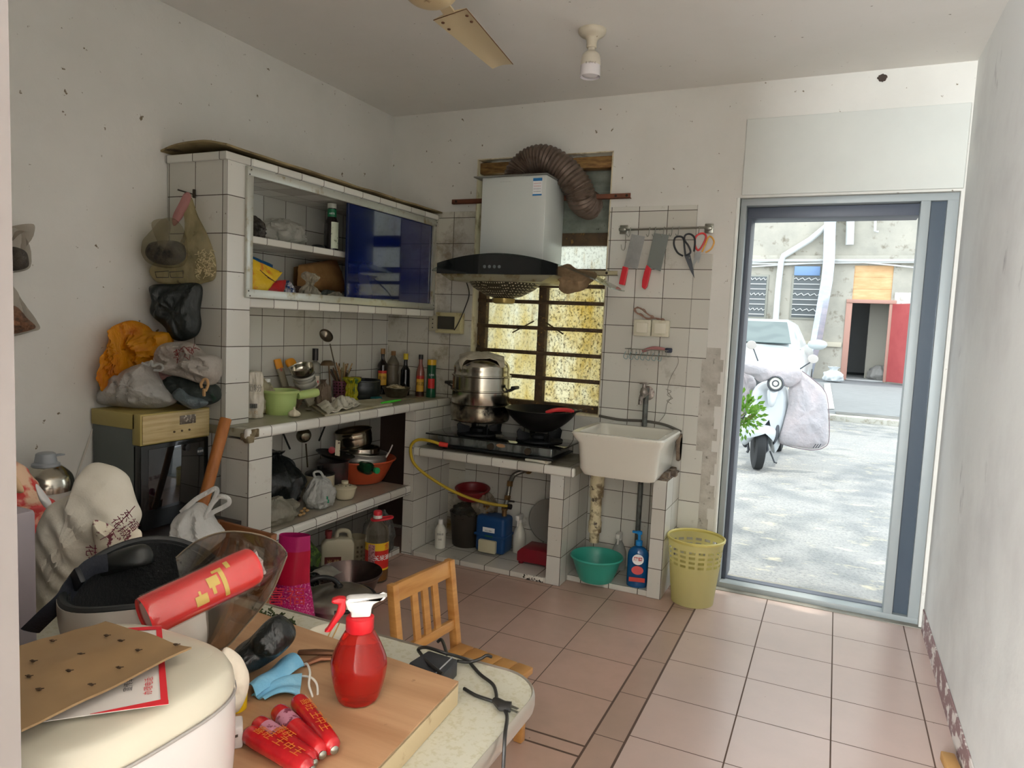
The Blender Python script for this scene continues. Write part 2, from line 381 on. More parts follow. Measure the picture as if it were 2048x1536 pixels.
b.box((wx1, 0, 0), (dx0, .24, H)); b.box((dx0, 0, dz1), (dx1, .24, H)); b.box((dx1, 0, 0), (W+.2, .24, H))
struct('wall_back', b, plaster, smooth=False)
struct('wall_left', MB().box((-.2, -8.2, 0), (0, 0, H)), plaster, smooth=False)
struct('wall_right', MB().box((W, -8.2, 0), (W+.2, .0, H)), plaster_r, smooth=False)
b = MB(); b.box((0, -3.56, 0), (2.088, -3.44, H))
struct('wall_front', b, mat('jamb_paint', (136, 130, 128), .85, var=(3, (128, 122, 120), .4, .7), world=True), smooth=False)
b = MB(); b.box((-.2, -8.2, 0), (.3, -8.05, H)); b.box((2.9, -8.2, 0), (W+.2, -8.05, H)); b.box((.3, -8.2, 0), (2.9, -8.05, .5)); b.box((.3, -8.2, 2.4), (2.9, -8.05, H))
struct('wall_rear', b, plaster, smooth=False)
# plaster patch over the door (a slightly proud lintel face) and its lip
struct('trim_2', MB().box((2.105, -.012, 2.03), (3.052, 0, 2.40), .003), mat('patch_plaster', (208, 211, 205), .85, var=(2, (200, 203, 198), .4, .7), world=True), smooth=False)
# peeling paint band along the foot of the right wall
struct('baseboard_right', MB().box((W-.006, -3.4, 0), (W, -.02, .1), .002), mat('skirting_paint', (140, 112, 112), .7, dirt=(14, (214, 206, 200), .5, .56, (1, 1, 1.6)), world=True), smooth=False)
# wall tiling of the back wall, 5 mm proud
def strip_tiles(name, boxes, m):
    b = MB()
    for a, c in boxes: b.box(a, c, .001, seg=1)
    return struct(name, b, m, smooth=False)
TH = .007
strip_tiles('wall_tiles_back', [((1.425, -TH, 0), (1.892, 0, 1.99)), ((1.892, -TH, .0), (2.0, 0, .72)), ((1.892, -TH, .72), (1.965, 0, 1.2)), ((1.892, -TH, 1.2), (1.985, 0, 1.74)), ((.6, -TH, 0), (1.425, 0, .84))], tile_back)
strip_tiles('wall_tiles_grimy', [((.0, -TH, .0), (.6, 0, 1.99))], tile_grimy)
strip_tiles('wall_tiles_left', [((0, -1.62, 0), (TH, -TH, 1.97))], tile_left)
# rough bare cement beside the tiles
cement = mat('bare_cement', (198, 195, 186), .9, var=(9, (172, 168, 158), .4, .65), dirt=(30, (92, 84, 70), .6, .72), bump=(50, .5), world=True)
b = MB()
rnd = random.Random(4)
zs = [i*.06 for i in range(0, 21)]
for z0 in zs: b.box((1.945, -.003-rnd.random()*.0015, z0), (2.06+rnd.uniform(-.02, .02), 0, z0+.062))
struct('trim_3', b, cement, smooth=False)
# window reveal, frame and dirty panes
reveal = mat('window_reveal', (214, 206, 178), .6, dirt=(9, (120, 92, 40), .5, .7), world=True)
b = MB(); e = .006
b.box((wx0, -.004, wz0), (wx0+e, .1, wz1)); b.box((wx1-e, -.004, wz0), (wx1, .1, wz1)); b.box((wx0, -.004, wz1-e), (wx1, .1, wz1)); b.box((wx0, -.008, wz0-.004), (wx1, .1, wz0+e))
struct('trim_4', b, reveal, smooth=False)
wy = .085
rust = mat('rusty_steel', (92, 74, 52), .7, .2, var=(20, (58, 46, 34), .4, .7), dirt=(40, (150, 116, 60), .6, .7), bump=(60, .3), world=True)
def pane_mat(name, base, stain, lo, hi, speck=.5):
    m = bpy.data.materials.new(name); m.use_nodes = True; nt = m.node_tree; nt.nodes.remove(nt.nodes['Principled BSDF'])
    pos = nn(nt, 'ShaderNodeNewGeometry').outputs['Position']
    n1 = noise_(nt, 3.2, 5, pos, .7, (1.6, 1, .8)); n2 = noise_(nt, 85, 4, pos, .75, (1, 1, .7)); n3 = noise_(nt, 9, 4, pos, .7, (3, 1, .5))
    c = mixc(nt, ramp(nt, n1, lo, hi), lin(base), lin(stain)); c = mixc(nt, math_(nt, 'MULTIPLY', ramp(nt, n3, .56, .76), .6), c, lin((176, 140, 60)))
    c = mixc(nt, math_(nt, 'MULTIPLY', ramp(nt, n2, .52, .62), speck), c, lin((70, 58, 26)))
    tl = nn(nt, 'ShaderNodeBsdfTranslucent'); df = nn(nt, 'ShaderNodeBsdfDiffuse'); mx = nn(nt, 'ShaderNodeMixShader'); mx.inputs[0].default_value = .2
    nt.links.new(c, tl.inputs[0]); nt.links.new(c, df.inputs[0]); nt.links.new(tl.outputs[0], mx.inputs[1]); nt.links.new(df.outputs[0], mx.inputs[2])
    nt.links.new(mx.outputs[0], nt.nodes['Material Output'].inputs[0]); return m
win = bpy.data.objects.new('window_1', None); C.objects.link(win); win['kind'] = 'structure'; win['label'] = 'grease-stained barred kitchen window behind the range hood'
pm1 = pane_mat('grease_stained_film', (252, 251, 236), (234, 220, 168), .42, .7); pm2 = pane_mat('grease_stained_film_dark', (250, 246, 224), (230, 210, 142), .44, .7, .85)
b = MB(); b.box((.655, wy+.02, .885), (1.005, wy+.024, 1.63)); part('window_pane', b, pm1, win, smooth=False)
b = MB(); b.box((1.045, wy+.02, .885), (1.405, wy+.024, 1.63)); part('window_pane', b, pm2, win, smooth=False)
b = MB(); b.box((1.045, wy+.02, 1.66), (1.405, wy+.024, 1.80)); b.box((.655, wy+.02, 1.66), (1.005, wy+.024, 2.2)); part('window_pane', b, pane_mat('clear_film', (252, 253, 246), (232, 228, 196), .5, .8, .35), win, smooth=False)
sheet_m = mat('corrugated_sheet', (140, 148, 138), .6, .1, var=(8, (104, 110, 100), .4, .7), dirt=(30, (52, 46, 34), .66, .74), bump=(10, .2, (1, 1, 6)), world=True, transl=.12)
b = MB(); b.sheet(lambda u, v: (lerp(.98, 1.41, u), wy-.005+.006*math.sin(v*2*PI*5), lerp(1.86, 2.21, v)), 2, 60, .003); part('corrugated_sheet', b, sheet_m, win)
b = MB()
for x0, x1 in ((.606, .66), (1.0, 1.05), (1.395, 1.419)): b.box((x0, wy-.02, wz0), (x1, wy+.03, wz1-.006), .004)
for z0, z1 in ((wz0, .89), (1.63, 1.665), (1.795, 1.865), (2.205, 2.25)): b.box((.61, wy-.015, z0), (1.418, wy+.03, z1), .004)
part('window_frame', b, rust, win)
for k, z in enumerate((1.03, 1.175, 1.32, 1.47, 1.565)):
    b = MB(); b.box((.61, wy-.035, z-.011+.0), (1.418, wy-.012, z+.011), .003); part('window_bar', b, rust, win)
for pts in (((1068, 642), (1025, 665)), ((1092, 645), (1126, 668))): b = MB(); b.tube([at(*pts[0], 'y', .06), at(*pts[1], 'y', .035)], [(.004, .008)]*2, 8, flat=(0, 0, 1)); part('casement_stay', b, rust, win)
b = MB(); b.box((.606, .02, 2.21), (1.42, .07, 2.272), .004); part('timber_lintel', b, mat('old_timber', (150, 116, 66), .7, var=(14, (96, 66, 34), .4, .7, (1, 6, 6)), world=True), win)
# doorway: outer frame, middle post, tinted fixed panel, threshold track, dark sliding frame
door = bpy.data.objects.new('door_1', None); C.objects.link(door); door['kind'] = 'structure'; door['label'] = 'open sliding doorway with grey aluminium frame'
fy0, fy1 = .03, .11
b = MB(); b.box((2.100, fy0, 0), (2.128, fy1, dz1), .002); b.box((3.0, fy0, 0), (3.045, fy1, dz1), .002); b.box((2.101, fy0-.0015, 1.985), (3.044, fy1-.0015, dz1-.001), .002); b.box((2.101, fy0-.0015, 0.001), (3.044, fy1-.0015, .03), .002)
part('door_frame', b, alu, door)
b = MB(); b.box((2.895, fy0-.005, .03), (2.935, fy1, 1.985), .003); part('middle_post', b, alu, door)
tint = mat('tinted_glass', (72, 84, 96), .15, 0, coat=.3)
b = MB(); b.box((2.935, fy0+.03, .03), (3.0, fy0+.036, 1.985)); part('tinted_pane', b, tint, door, smooth=False)
dk = mat('dark_door_liner', (84, 90, 102), .45, world=True)
b = MB(); b.box((2.128, fy1-.02, .03), (2.150, .25, 1.985), .002); b.box((2.129, fy1-.0215, 1.93), (2.9, .2485, 1.984), .002); b.box((2.128, fy1-.01, .0), (2.9, .15, .034), .002)
part('sliding_rail', b, dk, door)
b = MB(); b.cyl((2.088, .008, .03), (2.088, .008, 2.02), .011, n=12); b2 = part('white_edge_pipe', b, mat('white_pipe', (226, 228, 222), .4), door)
# cable clip and stain marks are in the plaster; hole knocked in the wall over the door
struct('trim_5', lump((at(1764, 156, 'y', -.004)), (.018, .004, .016), 3, .5, 2, 3), mat('wall_hole', (70, 60, 54), .9))
# ================================================================ tiled masonry units
X1, YC = .48, -1.627
CT = .87         # worktop height
# upper wall cabinet ------------------------------------------------
cab = thing('wall_cabinet', 'white tiled wall cabinet with aluminium frame and blue glass sliding door', 'cabinet')
b = MB(); b.box((TH, YC, .87), (.345, -1.50, 1.965), .002); part('side_pillar', b, tile_col, cab, smooth=False)
b = MB(); b.box((TH, -1.50, 1.905), (.345, -TH, 1.965), .002); part('top_slab', b, edge_tile, cab, smooth=False)
b = MB(); b.box((TH, -1.50, 1.36), (.345, -TH, 1.40), .006); part('bottom_slab', b, edge_tile, cab, smooth=False)
b = MB(); b.box((TH, -1.50, 1.635), (.30, -.06, 1.665), .004); part('shelf', b, edge_tile, cab, smooth=False)
b = MB(); b.box((.02, -.03, 1.36), (.353, -TH, 1.965), .002); part('end_strip', b, tile_grimy, cab, smooth=False)
b = MB()
y0, y1, z0, z1 = -1.535, -.035, 1.40, 1.935; f = .036
b.box((.345, y0, z0), (.358, y0+f, z1), .002); b.box((.345, y1-f, z0), (.358, y1, z1), .002); b.box((.346, y0+.001, z1-f), (.3592, y1-.001, z1-.001), .002); b.box((.346, y0+.001, z0+.001), (.3592, y1-.001, z0+f), .002)
fr = part('door_frame', b, aged_alu, cab)
b = MB()
for yy in (y0+.012, y1-.012):
    for zz in (z0+.008, z0+.028, z1-.012, z1-.032): b.cyl((.3585, yy+(.008 if zz in (z0+.008, z1-.012) else 0), zz), (.3602, yy+(.008 if zz in (z0+.008, z1-.012) else 0), zz), .0032, n=8)
part('screw', b, mat('dark_screw', (50, 48, 42), .6), fr)
blue = mat('blue_glass', (5, 22, 88), .09, 0, coat=.6, var=(2.5, (3, 14, 50), .4, .7), world=True)
b = MB(); b.box((.338, -.865, z0+f), (.344, y1-f, z1-f)); part('sliding_door', b, blue, cab, smooth=False)
b = MB(); b.box((.330, -.84, z0+f), (.335, -.80, z1-f)); b.box((.336, -.868, z0+f), (.346, -.857, z1-f)); part('door_edge', b, mat('blue_edge', (10, 24, 66), .3), cab, smooth=False)
board = mat('warped_board', (152, 136, 98), .8, var=(5, (104, 88, 56), .4, .7), dirt=(12, (60, 50, 34), .6, .75), world=True)
b = MB(); b.sheet(lambda u, v: (lerp(.005, .375, u), lerp(-1.66, .0, v), 1.985+.028*math.sin(u*3.0)*math.exp(-v*7)+.004*noise.noise(Vector((u*3, v*9, 0)))), 12, 50, .008)
t = tag(b.build('cabinet_top_board', board), 'thin warped brown board covering the top of the tiled wall cabinet', 'board')
b = MB(); b.box((TH, -1.64, 1.94), (.352, -1.50, 1.972), .004); b.box((.33, -1.5, 1.94), (.357, -TH, 1.972), .006); part('top_edge', b, edge_tile, cab, smooth=False)
# left counter ------------------------------------------------------
cnt = thing('tiled_counter', 'long white tiled kitchen counter with open shelf along the left wall', 'counter')
b = MB(); b.box((TH, YC-.01, CT-.035), (X1-.02, -TH, CT), .002); part('worktop', b, mat('worktop_tiles_cover', (168, 166, 146), .35, var=(3, (140, 134, 104), .35, .65), dirt=(14, (92, 84, 54), .55, .72), world=True), cnt, smooth=False)
b = MB(); b.box((X1-.025, YC-.015, CT-.043), (X1+.004, -TH, CT+.003), .012, seg=4); part('worktop_edge', b, edge_tile, cnt)
b = MB(); b.box((.352, YC, 0), (X1-.004, YC+.13, CT-.045), .002); b.box((.32, YC+.002, 0), (.352, YC+.12, CT-.035)); part('near_pier', b, tile_col, cnt, smooth=False)
b = MB(); b.box((.418, -.41, 0), (.488, -TH, CT-.043), .002); part('far_pier', b, tile_mat('tile_pier', (.42, -.41, .01)), cnt, smooth=False)
b = MB(); b.box((TH, YC+.13, .35), (.45, -.41, .40), .002); part('shelf', b, mat('shelf_tiles', (176, 168, 152), .3, var=(3, (150, 140, 122), .4, .7), dirt=(20, (104, 92, 70), .62, .75), world=True), cnt, smooth=False)
b = MB(); b.box((.445, YC+.13, .352), (.478, -.41, .405), .014, seg=4); part('shelf_edge', b, edge_tile, cnt)
b = MB(); b.box((TH, YC+.13, 0), (.41, -.41, .035), .003); part('plinth', b, tile_slab, cnt, smooth=False)
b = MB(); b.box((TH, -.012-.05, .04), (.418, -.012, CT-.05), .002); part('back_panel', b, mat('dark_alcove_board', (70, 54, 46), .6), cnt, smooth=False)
b = MB()
for k in range(26):
    q = random.Random(k); b.box((X1-.03+q.uniform(-.014, .012), YC-.018+q.uniform(0, .03), CT-.05+q.uniform(-.006, .02)), (X1-.005+q.uniform(-.01, .012), YC+.01+q.uniform(0, .05), CT-.02+q.uniform(-.01, .022)), .004)
part('broken_corner', b, mat('broken_mortar', (150, 138, 110), .95, var=(30, (100, 86, 62), .4, .6), bump=(80, .8), world=True), cnt)
# stove counter ----------------------------------------------------
SZ = .624
stc = thing('stove_counter', 'low white tiled stove counter with open alcove below window', 'counter')
b = MB(); b.box((.49, -.40, SZ-.045), (1.438, -TH, SZ), .002); part('worktop', b, tile_mat('tile_worktop', (.49, -.4, .03), rgb=(176, 174, 160), v=(160, 156, 138), d=(.45, .75)), stc, smooth=False)
b = MB(); b.box((.485, -.425, SZ-.045), (1.444, -.395, SZ+.002), .010, seg=4); part('worktop_edge', b, tile_mat('tile_edge_x', (.53, 0, .03), size=.15, rgb=(224, 224, 216)), stc)
b = MB(); b.box((1.313, -.41, 0), (1.392, -TH, SZ-.045), .002); part('pier', b, tile_mat('tile_pier2', (1.39, -.02, .0), rgb=(206, 206, 200)), stc, smooth=False)
b = MB(); b.box((.489, -.41, 0), (1.313, -TH, .03), .004); part('plinth', b, tile_mat('tile_plinth', (.50, -.41, -.06), rgb=(206, 204, 196), g=.004), stc, smooth=False)
p = Vector((1.25, -.412, .017))
part('patterned_tile', MB().box((1.185, -.4135, .002), (1.30, -.409, .028), .001), mat('patterned_tile', (222, 220, 210), .3, dirt=(70, (40, 38, 34), .52, .56), world=True), stc)
# sink support -------------------------------------------------------
skc = thing('sink_pier', 'narrow white tiled pier with tiled plinth carrying the stoneware sink', 'pier')
b = MB(); b.box((1.822, -.312, 0), (1.893, -TH, .60), .002); part('pier', b, tile_mat('tile_pier3', (1.89, -.02, .0), rgb=(206, 206, 200)), skc, smooth=False)
b = MB(); b.box((1.392, -.305, 0), (1.822, -TH, .03), .004); part('plinth', b, tile_mat('tile_plinth2', (1.47, -.30, -.06), rgb=(206, 204, 196), g=.004), skc, smooth=False)
mo_ = mat('rough_mortar', (128, 112, 96), .95, var=(30, (92, 80, 70), .4, .6), bump=(70, .8), world=True)
b = MB(); b.box((1.826, -.305, .597), (1.89, -.02, .606), .003)
for k in range(14):
    q = random.Random(k+90); x = 1.825+q.random()*.05; y = -.30+q.random()*.27; b.box((x, y, .598), (x+.03, y+.05, .612+q.random()*.02), .005)
part('mortar_bed', b, mo_, skc)
b = MB(); b.box((1.880, -.055, .66), (1.892, -TH, .80), .003)
for k in range(10):
    q = random.Random(k+190); z = .66+q.random()*.10; b.box((1.872+q.random()*.006, -.07+q.random()*.02, z), (1.893, -TH, z+.05), .004)
part('mortar_patch', b, mo_, skc)
# ---------------------------------------------------------------- sink
wh = mat('stoneware', (222, 220, 208), .18, dirt=(16, (170, 160, 134), .66, .8), coat=.4, world=True)
sx0, sx1, sy0, sy1, sz1, sz0 = 1.425, 1.893, -.475, -.03, .822, .605
snk = thing('sink', 'large white rectangular stoneware sink on the tiled pier', 'sink', (1.66, -.25, sz0))
def rrect(x0, x1, y0, y1, r, n=6):
    out = []
    for cx, cy, a in ((x1-r, y1-r, 0), (x0+r, y1-r, PI/2), (x0+r, y0+r, PI), (x1-r, y0+r, 1.5*PI)):
        for k in range(n+1): t = a+PI/2*k/n; out.append((cx+r*math.cos(t), cy+r*math.sin(t)))
    return out
def shell(levels, n=6):
    """levels: (x0,x1,y0,y1,r,z) loops lofted; first and last capped"""
    m = MB(); loops = [[m.b.verts.new((x, y, L[5])) for x, y in rrect(*L[:5], n)] for L in levels]
    for a, c in zip(loops, loops[1:]):
        for i in range(len(a)): m.face([a[i], a[(i+1) % len(a)], c[(i+1) % len(c)], c[i]])
    m.face(loops[0][::-1]); m.face(loops[-1]); return m
i = .045
b = shell([(sx0+.055, sx1-.05, sy0+.05, sy1-.02, .05, sz0), (sx0+.04, sx1-.035, sy0+.035, sy1-.01, .05, sz0+.03), (sx0+.03, sx1-.022, sy0+.022, sy1, .045, sz1-.055), (sx0+.012, sx1-.006, sy0+.006, sy1, .04, sz1-.03), (sx0, sx1, sy0, sy1, .04, sz1-.008), (sx0+.006, sx1-.006, sy0+.006, sy1-.004, .04, sz1),
  (sx0+i-.01, sx1-i+.01, sy0+i-.012, sy1-i+.015, .035, sz1-.001), (sx0+i, sx1-i, sy0+i-.005, sy1-i+.01, .035, sz1-.012), (sx0+i+.02, sx1-i-.02, sy0+i+.015, sy1-i-.01, .05, sz0+.05), (sx0+i+.05, sx1-i-.05, sy0+i+.05, sy1-i-.04, .05, sz0+.025)])
part('basin', b, wh, snk)
b = MB(); b.cyl((1.505, -.22, .597), (1.505, -.22, .606), .035); part('drain_collar', b, mat('pinkish_seal', (150, 124, 112), .8), snk)
# mortar line behind the sink
b = MB(); b.tube(smoothpts([(1.43, -.012, .852), (1.55, -.012, .842), (1.69, -.012, .848), (1.80, -.012, .838), (1.885, -.012, .81)]), .008, 6); part('sealant', b, mat('dark_sealant', (96, 92, 84), .8), snk)
# drain pipe
dp = thing('drain_pipe', 'grimy white plastic drain pipe below the sink, hanging over the teal basin', 'pipe', (1.505, -.22, .21))
b = MB(); prof = [(.026, .0), (.026, .05), (.034, .055), (.036, .11), (.031, .12), (.029, .24), (.036, .245), (.038, .39)]
b.lathe([(r, .205+h) for r, h in prof], (1.505, -.22, 0), n=20, fn=lambda t, k, r: r*(1+.05*noise.noise(Vector((t, k, 3)))))
part('pipe', b, mat('grimy_pipe', (206, 196, 160), .5, var=(16, (120, 104, 76), .5, .62), dirt=(26, (78, 68, 56), .6, .7), bump=(50, .5)), dp)
# riser pipe and tap
rp = thing('water_riser_pipe', 'grey vertical water pipe with dull tap above the sink, running behind it', 'pipe', (1.69, -.03, .03))
b = MB(); b.cyl((1.69, -.03, .031), (1.69, -.03, 1.03), .014, n=14); part('pipe', b, mat('dull_grey_pipe', (104, 108, 104), .5, .3, dirt=(20, (70, 66, 60), .5, .7)), rp)
tapm = mat('dull_tap', (150, 142, 134), .4, .7, dirt=(40, (96, 84, 78), .5, .7))
b = MB(); b.cyl((1.69, -.03, 1.0), (1.69, -.12, .99), .014, n=12); b.tube(smoothpts([(1.69, -.11, .99), (1.69, -.14, .985), (1.69, -.15, .95)]), .011, 8); b.lathe([(.018, 0), (.022, .01), (.016, .03), (.01, .035), (.01, .055)], (1.69, -.085, 1.0), n=14)
b.box((1.665, -.095, 1.052), (1.715, -.075, 1.062), .004); part('tap', b, tapm, rp)
b = MB(); b.lathe([(.04, 0), (.03, .004)], (1.69, -.008, 1.0), (0, -1, 0), n=18); part('wall_flange', b, tapm, rp)
# ================================================================ range hood
hd = thing('range_hood', 'white range hood with curved glass canopy in front of kitchen window', 'range hood', (.98, -.3, 1.6))
hw = mat('hood_white', (208, 214, 210), .3, .1, world=True)
b = MB(); b.box((.792, -.30, 1.665), (1.166, -.03, 2.115), .004); part('chimney_cover', b, hw, hd)
b = MB(); b.box((.745, -.315, 2.115), (1.175, -.03, 2.122), .002); part('cover_lip', b, mat('lip_steel', (150, 150, 144), .3, .8), hd)
# curved glass canopy: arc from wing to wing
gx0, gx1, gzc, gze = .555, 1.575, 1.69, 1.575; gy0, gy1 = -.50, -.16
def arcz(x): t = (x-.98)/.51; return gzc-(gzc-gze)*t*t
glass_c = mat('canopy_glass', (150, 170, 160), .05, 0, trans=.85, ior=1.3, alpha=.7)
b = MB(); b.sheet(lambda u, v: (lerp(gx0, gx1, u), lerp(gy0+.10*abs(2*u-1)**2.2, gy1, v), arcz(lerp(gx0, gx1, u))), 40, 4, .006); part('glass_canopy', b, glass_c, hd)
blk = mat('black_gloss_panel', (14, 18, 20), .12, coat=.5)
b = MB(); xs = [lerp(.64, 1.32, k/24) for k in range(25)]
poly = [(x, arcz(x)+.003) for x in xs] + [(x, 1.588) for x in xs[::-1]]
b.prism(poly, (0, .02, 0), (0, -.49, 0), (1, 0, 0), (0, 0, 1)); fp = part('control_panel', b, blk, hd, smooth=False)
b = MB()
for k in range(4): x = .925+k*.028; b.lathe([(.0085, 0), (.0085, .002), (.006, .0025)], (x, -.4905, 1.625), (0, -1, 0), n=16)
part('button', b, mat('grey_buttons', (120, 126, 128), .3, .4), fp)
steel = mat('hood_steel', (168, 164, 140), .35, .75, dirt=(18, (112, 92, 40), .5, .72), world=True)
b = MB()
lo = [(x, 1.588) for x in (.665, 1.295)]
b.prism([(.655, 1.588), (1.305, 1.588), (1.24, 1.552), (.72, 1.552)], (0, .32, 0), (0, -.485, 0), (1, 0, 0), (0, 0, 1), bev=.003); part('underside_pan', b, steel, hd)
# dished perforated filter with oil cup
fm_ = bpy.data.materials.new('perforated_filter'); fm_.use_nodes = True
nt = fm_.node_tree; bs = nt.nodes['Principled BSDF']; vo = nn(nt, 'ShaderNodeTexVoronoi'); vo.inputs['Scale'].default_value = 75; vo.inputs['Randomness'].default_value = .0
nt.links.new(nn(nt, 'ShaderNodeNewGeometry').outputs['Position'], vo.inputs['Vector'])
nt.links.new(mixc(nt, math_(nt, 'LESS_THAN', vo.outputs['Distance'], .32), lin((70, 66, 50)), lin((226, 220, 190))), bs.inputs['Base Color']); bs.inputs['Roughness'].default_value = .4; bs.inputs['Metallic'].default_value = .4
b = MB(); b.lathe([(.205, 0), (.17, -.035), (.10, -.072), (.05, -.085)], (.965, -.33, 1.556), n=36, sq=(1, .72)); part('filter', b, fm_, hd)
b = MB(); b.lathe([(.062, -.085), (.062, -.089), (.058, -.108), (.045, -.114)], (.965, -.33, 1.556), n=28); part('oil_cup', b, mat('oily_cup', (150, 130, 70), .25, .4), hd)
textm('··················', .014, mat('tiny_dark_print', (70, 74, 76), .5), 'printed_line', hd, (.93, -.3005, 2.088), (1, 0, 0), (0, 0, 1))
b = MB(); b.box((1.092, -.3012, 2.01), (1.143, -.2995, 2.10)); lb = part('energy_label', b, mat('label_white', (236, 238, 238), .5), hd, smooth=False)
b = MB(); b.box((1.092, -.3022, 2.085), (1.143, -.3008, 2.10)); b.box((1.092, -.3022, 2.01), (1.143, -.3008, 2.018)); part('blue_band', b, mat('label_blue', (40, 120, 180), .5), lb, smooth=False)
for k in range(4): textm('======', .012, mat('label_red', (190, 60, 60), .5) if k < 2 else mat('label_ink', (90, 100, 110), .5), 'small_print', lb, (1.117, -.3015, 2.072-k*.014), (1, 0, 0), (0, 0, 1))
# duct
dm = mat('grimy_duct', (112, 96, 84), .45, .35, dirt=(20, (74, 60, 48), .5, .7))
path = smoothpts([(.93, -.14, 2.12), (.935, -.135, 2.17), (.99, -.125, 2.225), (1.08, -.12, 2.235), (1.18, -.105, 2.18), (1.26, -.085, 2.09), (1.275, -.05, 2.03), (1.275, .03, 2.02), (1.275, .09, 2.02)], 27)
b = MB(); rr = [.077*(1+.055*math.sin(i*1.30)) for i in range(len(path))]; b.tube(path, rr, 28)
dt = tag(b.build('exhaust_duct', dm), 'brown ribbed flexible exhaust duct bending from hood top into the window', 'duct')
for nm, z, x0, x1, lab in (('upper', 2.045, .45, 1.54, 'rusty steel angle bar crossing window behind the upper hood box'), ('lower', 1.636, .6, 1.49, 'slotted grey steel bar crossing window just under the hood chimney')):
    b = MB(); b.box((x0, -.03 if nm == 'upper' else -.02, z-.013), (x1, -.026 if nm == 'upper' else -.016, z+.013), .001); b.box((x0, -.03 if nm == 'upper' else -.02, z-.013), (x1, -.008, z-.010))
    t = thing('support_bar', lab, 'bracket', (x0, -.02, z)); part('angle', b, mat('rusty_bar', (128, 78, 56), .7, .2, var=(12, (96, 60, 44), .4, .7), world=True) if nm == 'upper' else mat('galvanised_bar', (152, 144, 116), .55, .4, world=True), t)
    b = MB()
    for xx in ((x0+.03, x1-.08, x1-.02) if nm == 'upper' else (x1-.06, x1-.13)): b.cyl((xx, -.034 if nm == 'upper' else -.024, z), (xx, -.005, z), .007, n=10)
    part('bolt', b, mat('dark_bolt', (50, 42, 32), .6, .5), t)
# crumpled foil-paper guard at right of the canopy
b = MB(); c0 = Vector((1.36, -.36, 1.60))
def gf(u, v):
    a = u*2*PI; r = v*(.092+.016*math.sin(3*a+1)+.01*math.sin(5*a)); n_ = noise.noise(Vector((math.cos(a)*v*2, math.sin(a)*v*2, 4)))
    return c0 + Vector((r*math.cos(a)*1.15, -.045*v*math.sin(a)+.012*n_, r*math.sin(a)*.72+.012*n_-.02))
b.sheet(gf, 40, 8, .002)
tag(b.build('paper_guard', mat('brown_kraft_guard', (140, 118, 88), .7, var=(12, (108, 88, 62), .4, .7), bump=(30, .4))), 'crumpled brown paper disc clipped to the right wing of the range hood glass', 'paper')
# ================================================================ gas stove
gs = thing('gas_stove', 'black glass two-burner gas stove on the low tiled counter', 'stove', (.94, -.24, SZ))
bg_ = mat('black_glass', (16, 20, 20), .07, coat=.6, dirt=(20, (60, 62, 54), .6, .8))
b = MB(); b.box((.535, -.375, .700), (1.352, -.055, .708), .002); part('glass_top', b, bg_, gs)
b = MB(); b.box((.60, -.35, .652), (1.29, -.08, .70), .006); part('body', b, mat('stove_steel', (150, 156, 152), .3, .6, var=(6, (96, 100, 98), .45, .6, (3, 1, 1))), gs)
b = MB(); b.box((.55, -.385, .642), (1.31, -.07, .652), .003); part('tray', b, mat('black_tray', (20, 22, 22), .4), gs)
b = MB(); b.cyl((.94, -.352, .672), (.94, -.372, .672), .018, n=18); b.cyl((1.16, -.352, .672), (1.16, -.372, .672), .018, n=18); part('knob', b, mat('greasy_knob', (70, 62, 50), .5, .4), gs)
b = MB(); b.lathe([(.017, 0), (.017, .0008)], (.995, -.3505, .682), (0, -1, 0), n=20, sq=(1.6, .6)); part('badge', b, mat('badge_orange', (190, 150, 110), .5), gs)
castm = mat('cast_iron', (20, 22, 24), .55, .3, bump=(60, .3))
for x in (.79, 1.16):
    b = MB(); b.lathe([(.095, 0), (.098, .006), (.08, .014), (.05, .02), (.05, .035), (.03, .04)], (x, -.21, .708), n=28)
    for k in range(4):
        a = PI/4+k*PI/2; c_, s_ = math.cos(a), math.sin(a)
        b.prism([(.06, .0), (.125, .0), (.135, .055), (.12, .072), (.105, .058), (.06, .045)], Vector((-s_, c_, 0))*.008, (x, -.21, .708), (c_, s_, 0), (0, 0, 1), bev=.002)
    b.lathe([(.122, .0), (.128, .004), (.128, .012), (.120, .012)], (x, -.21, .708), n=36)
    part('burner', b, castm, gs)
for k in range(4):
    b = MB(); x, y = ((.64, -.33), (1.25, -.33), (.64, -.1), (1.25, -.1))[k]; b.cyl((x, y, SZ), (x, y, .643), .014, n=12); part('foot', b, castm, gs)
b = MB(); b.box((.905, -.245, .708), (.955, -.225, .722), .003); part('lighter_block', b, mat('stove_part_grey', (92, 90, 80), .5), gs)
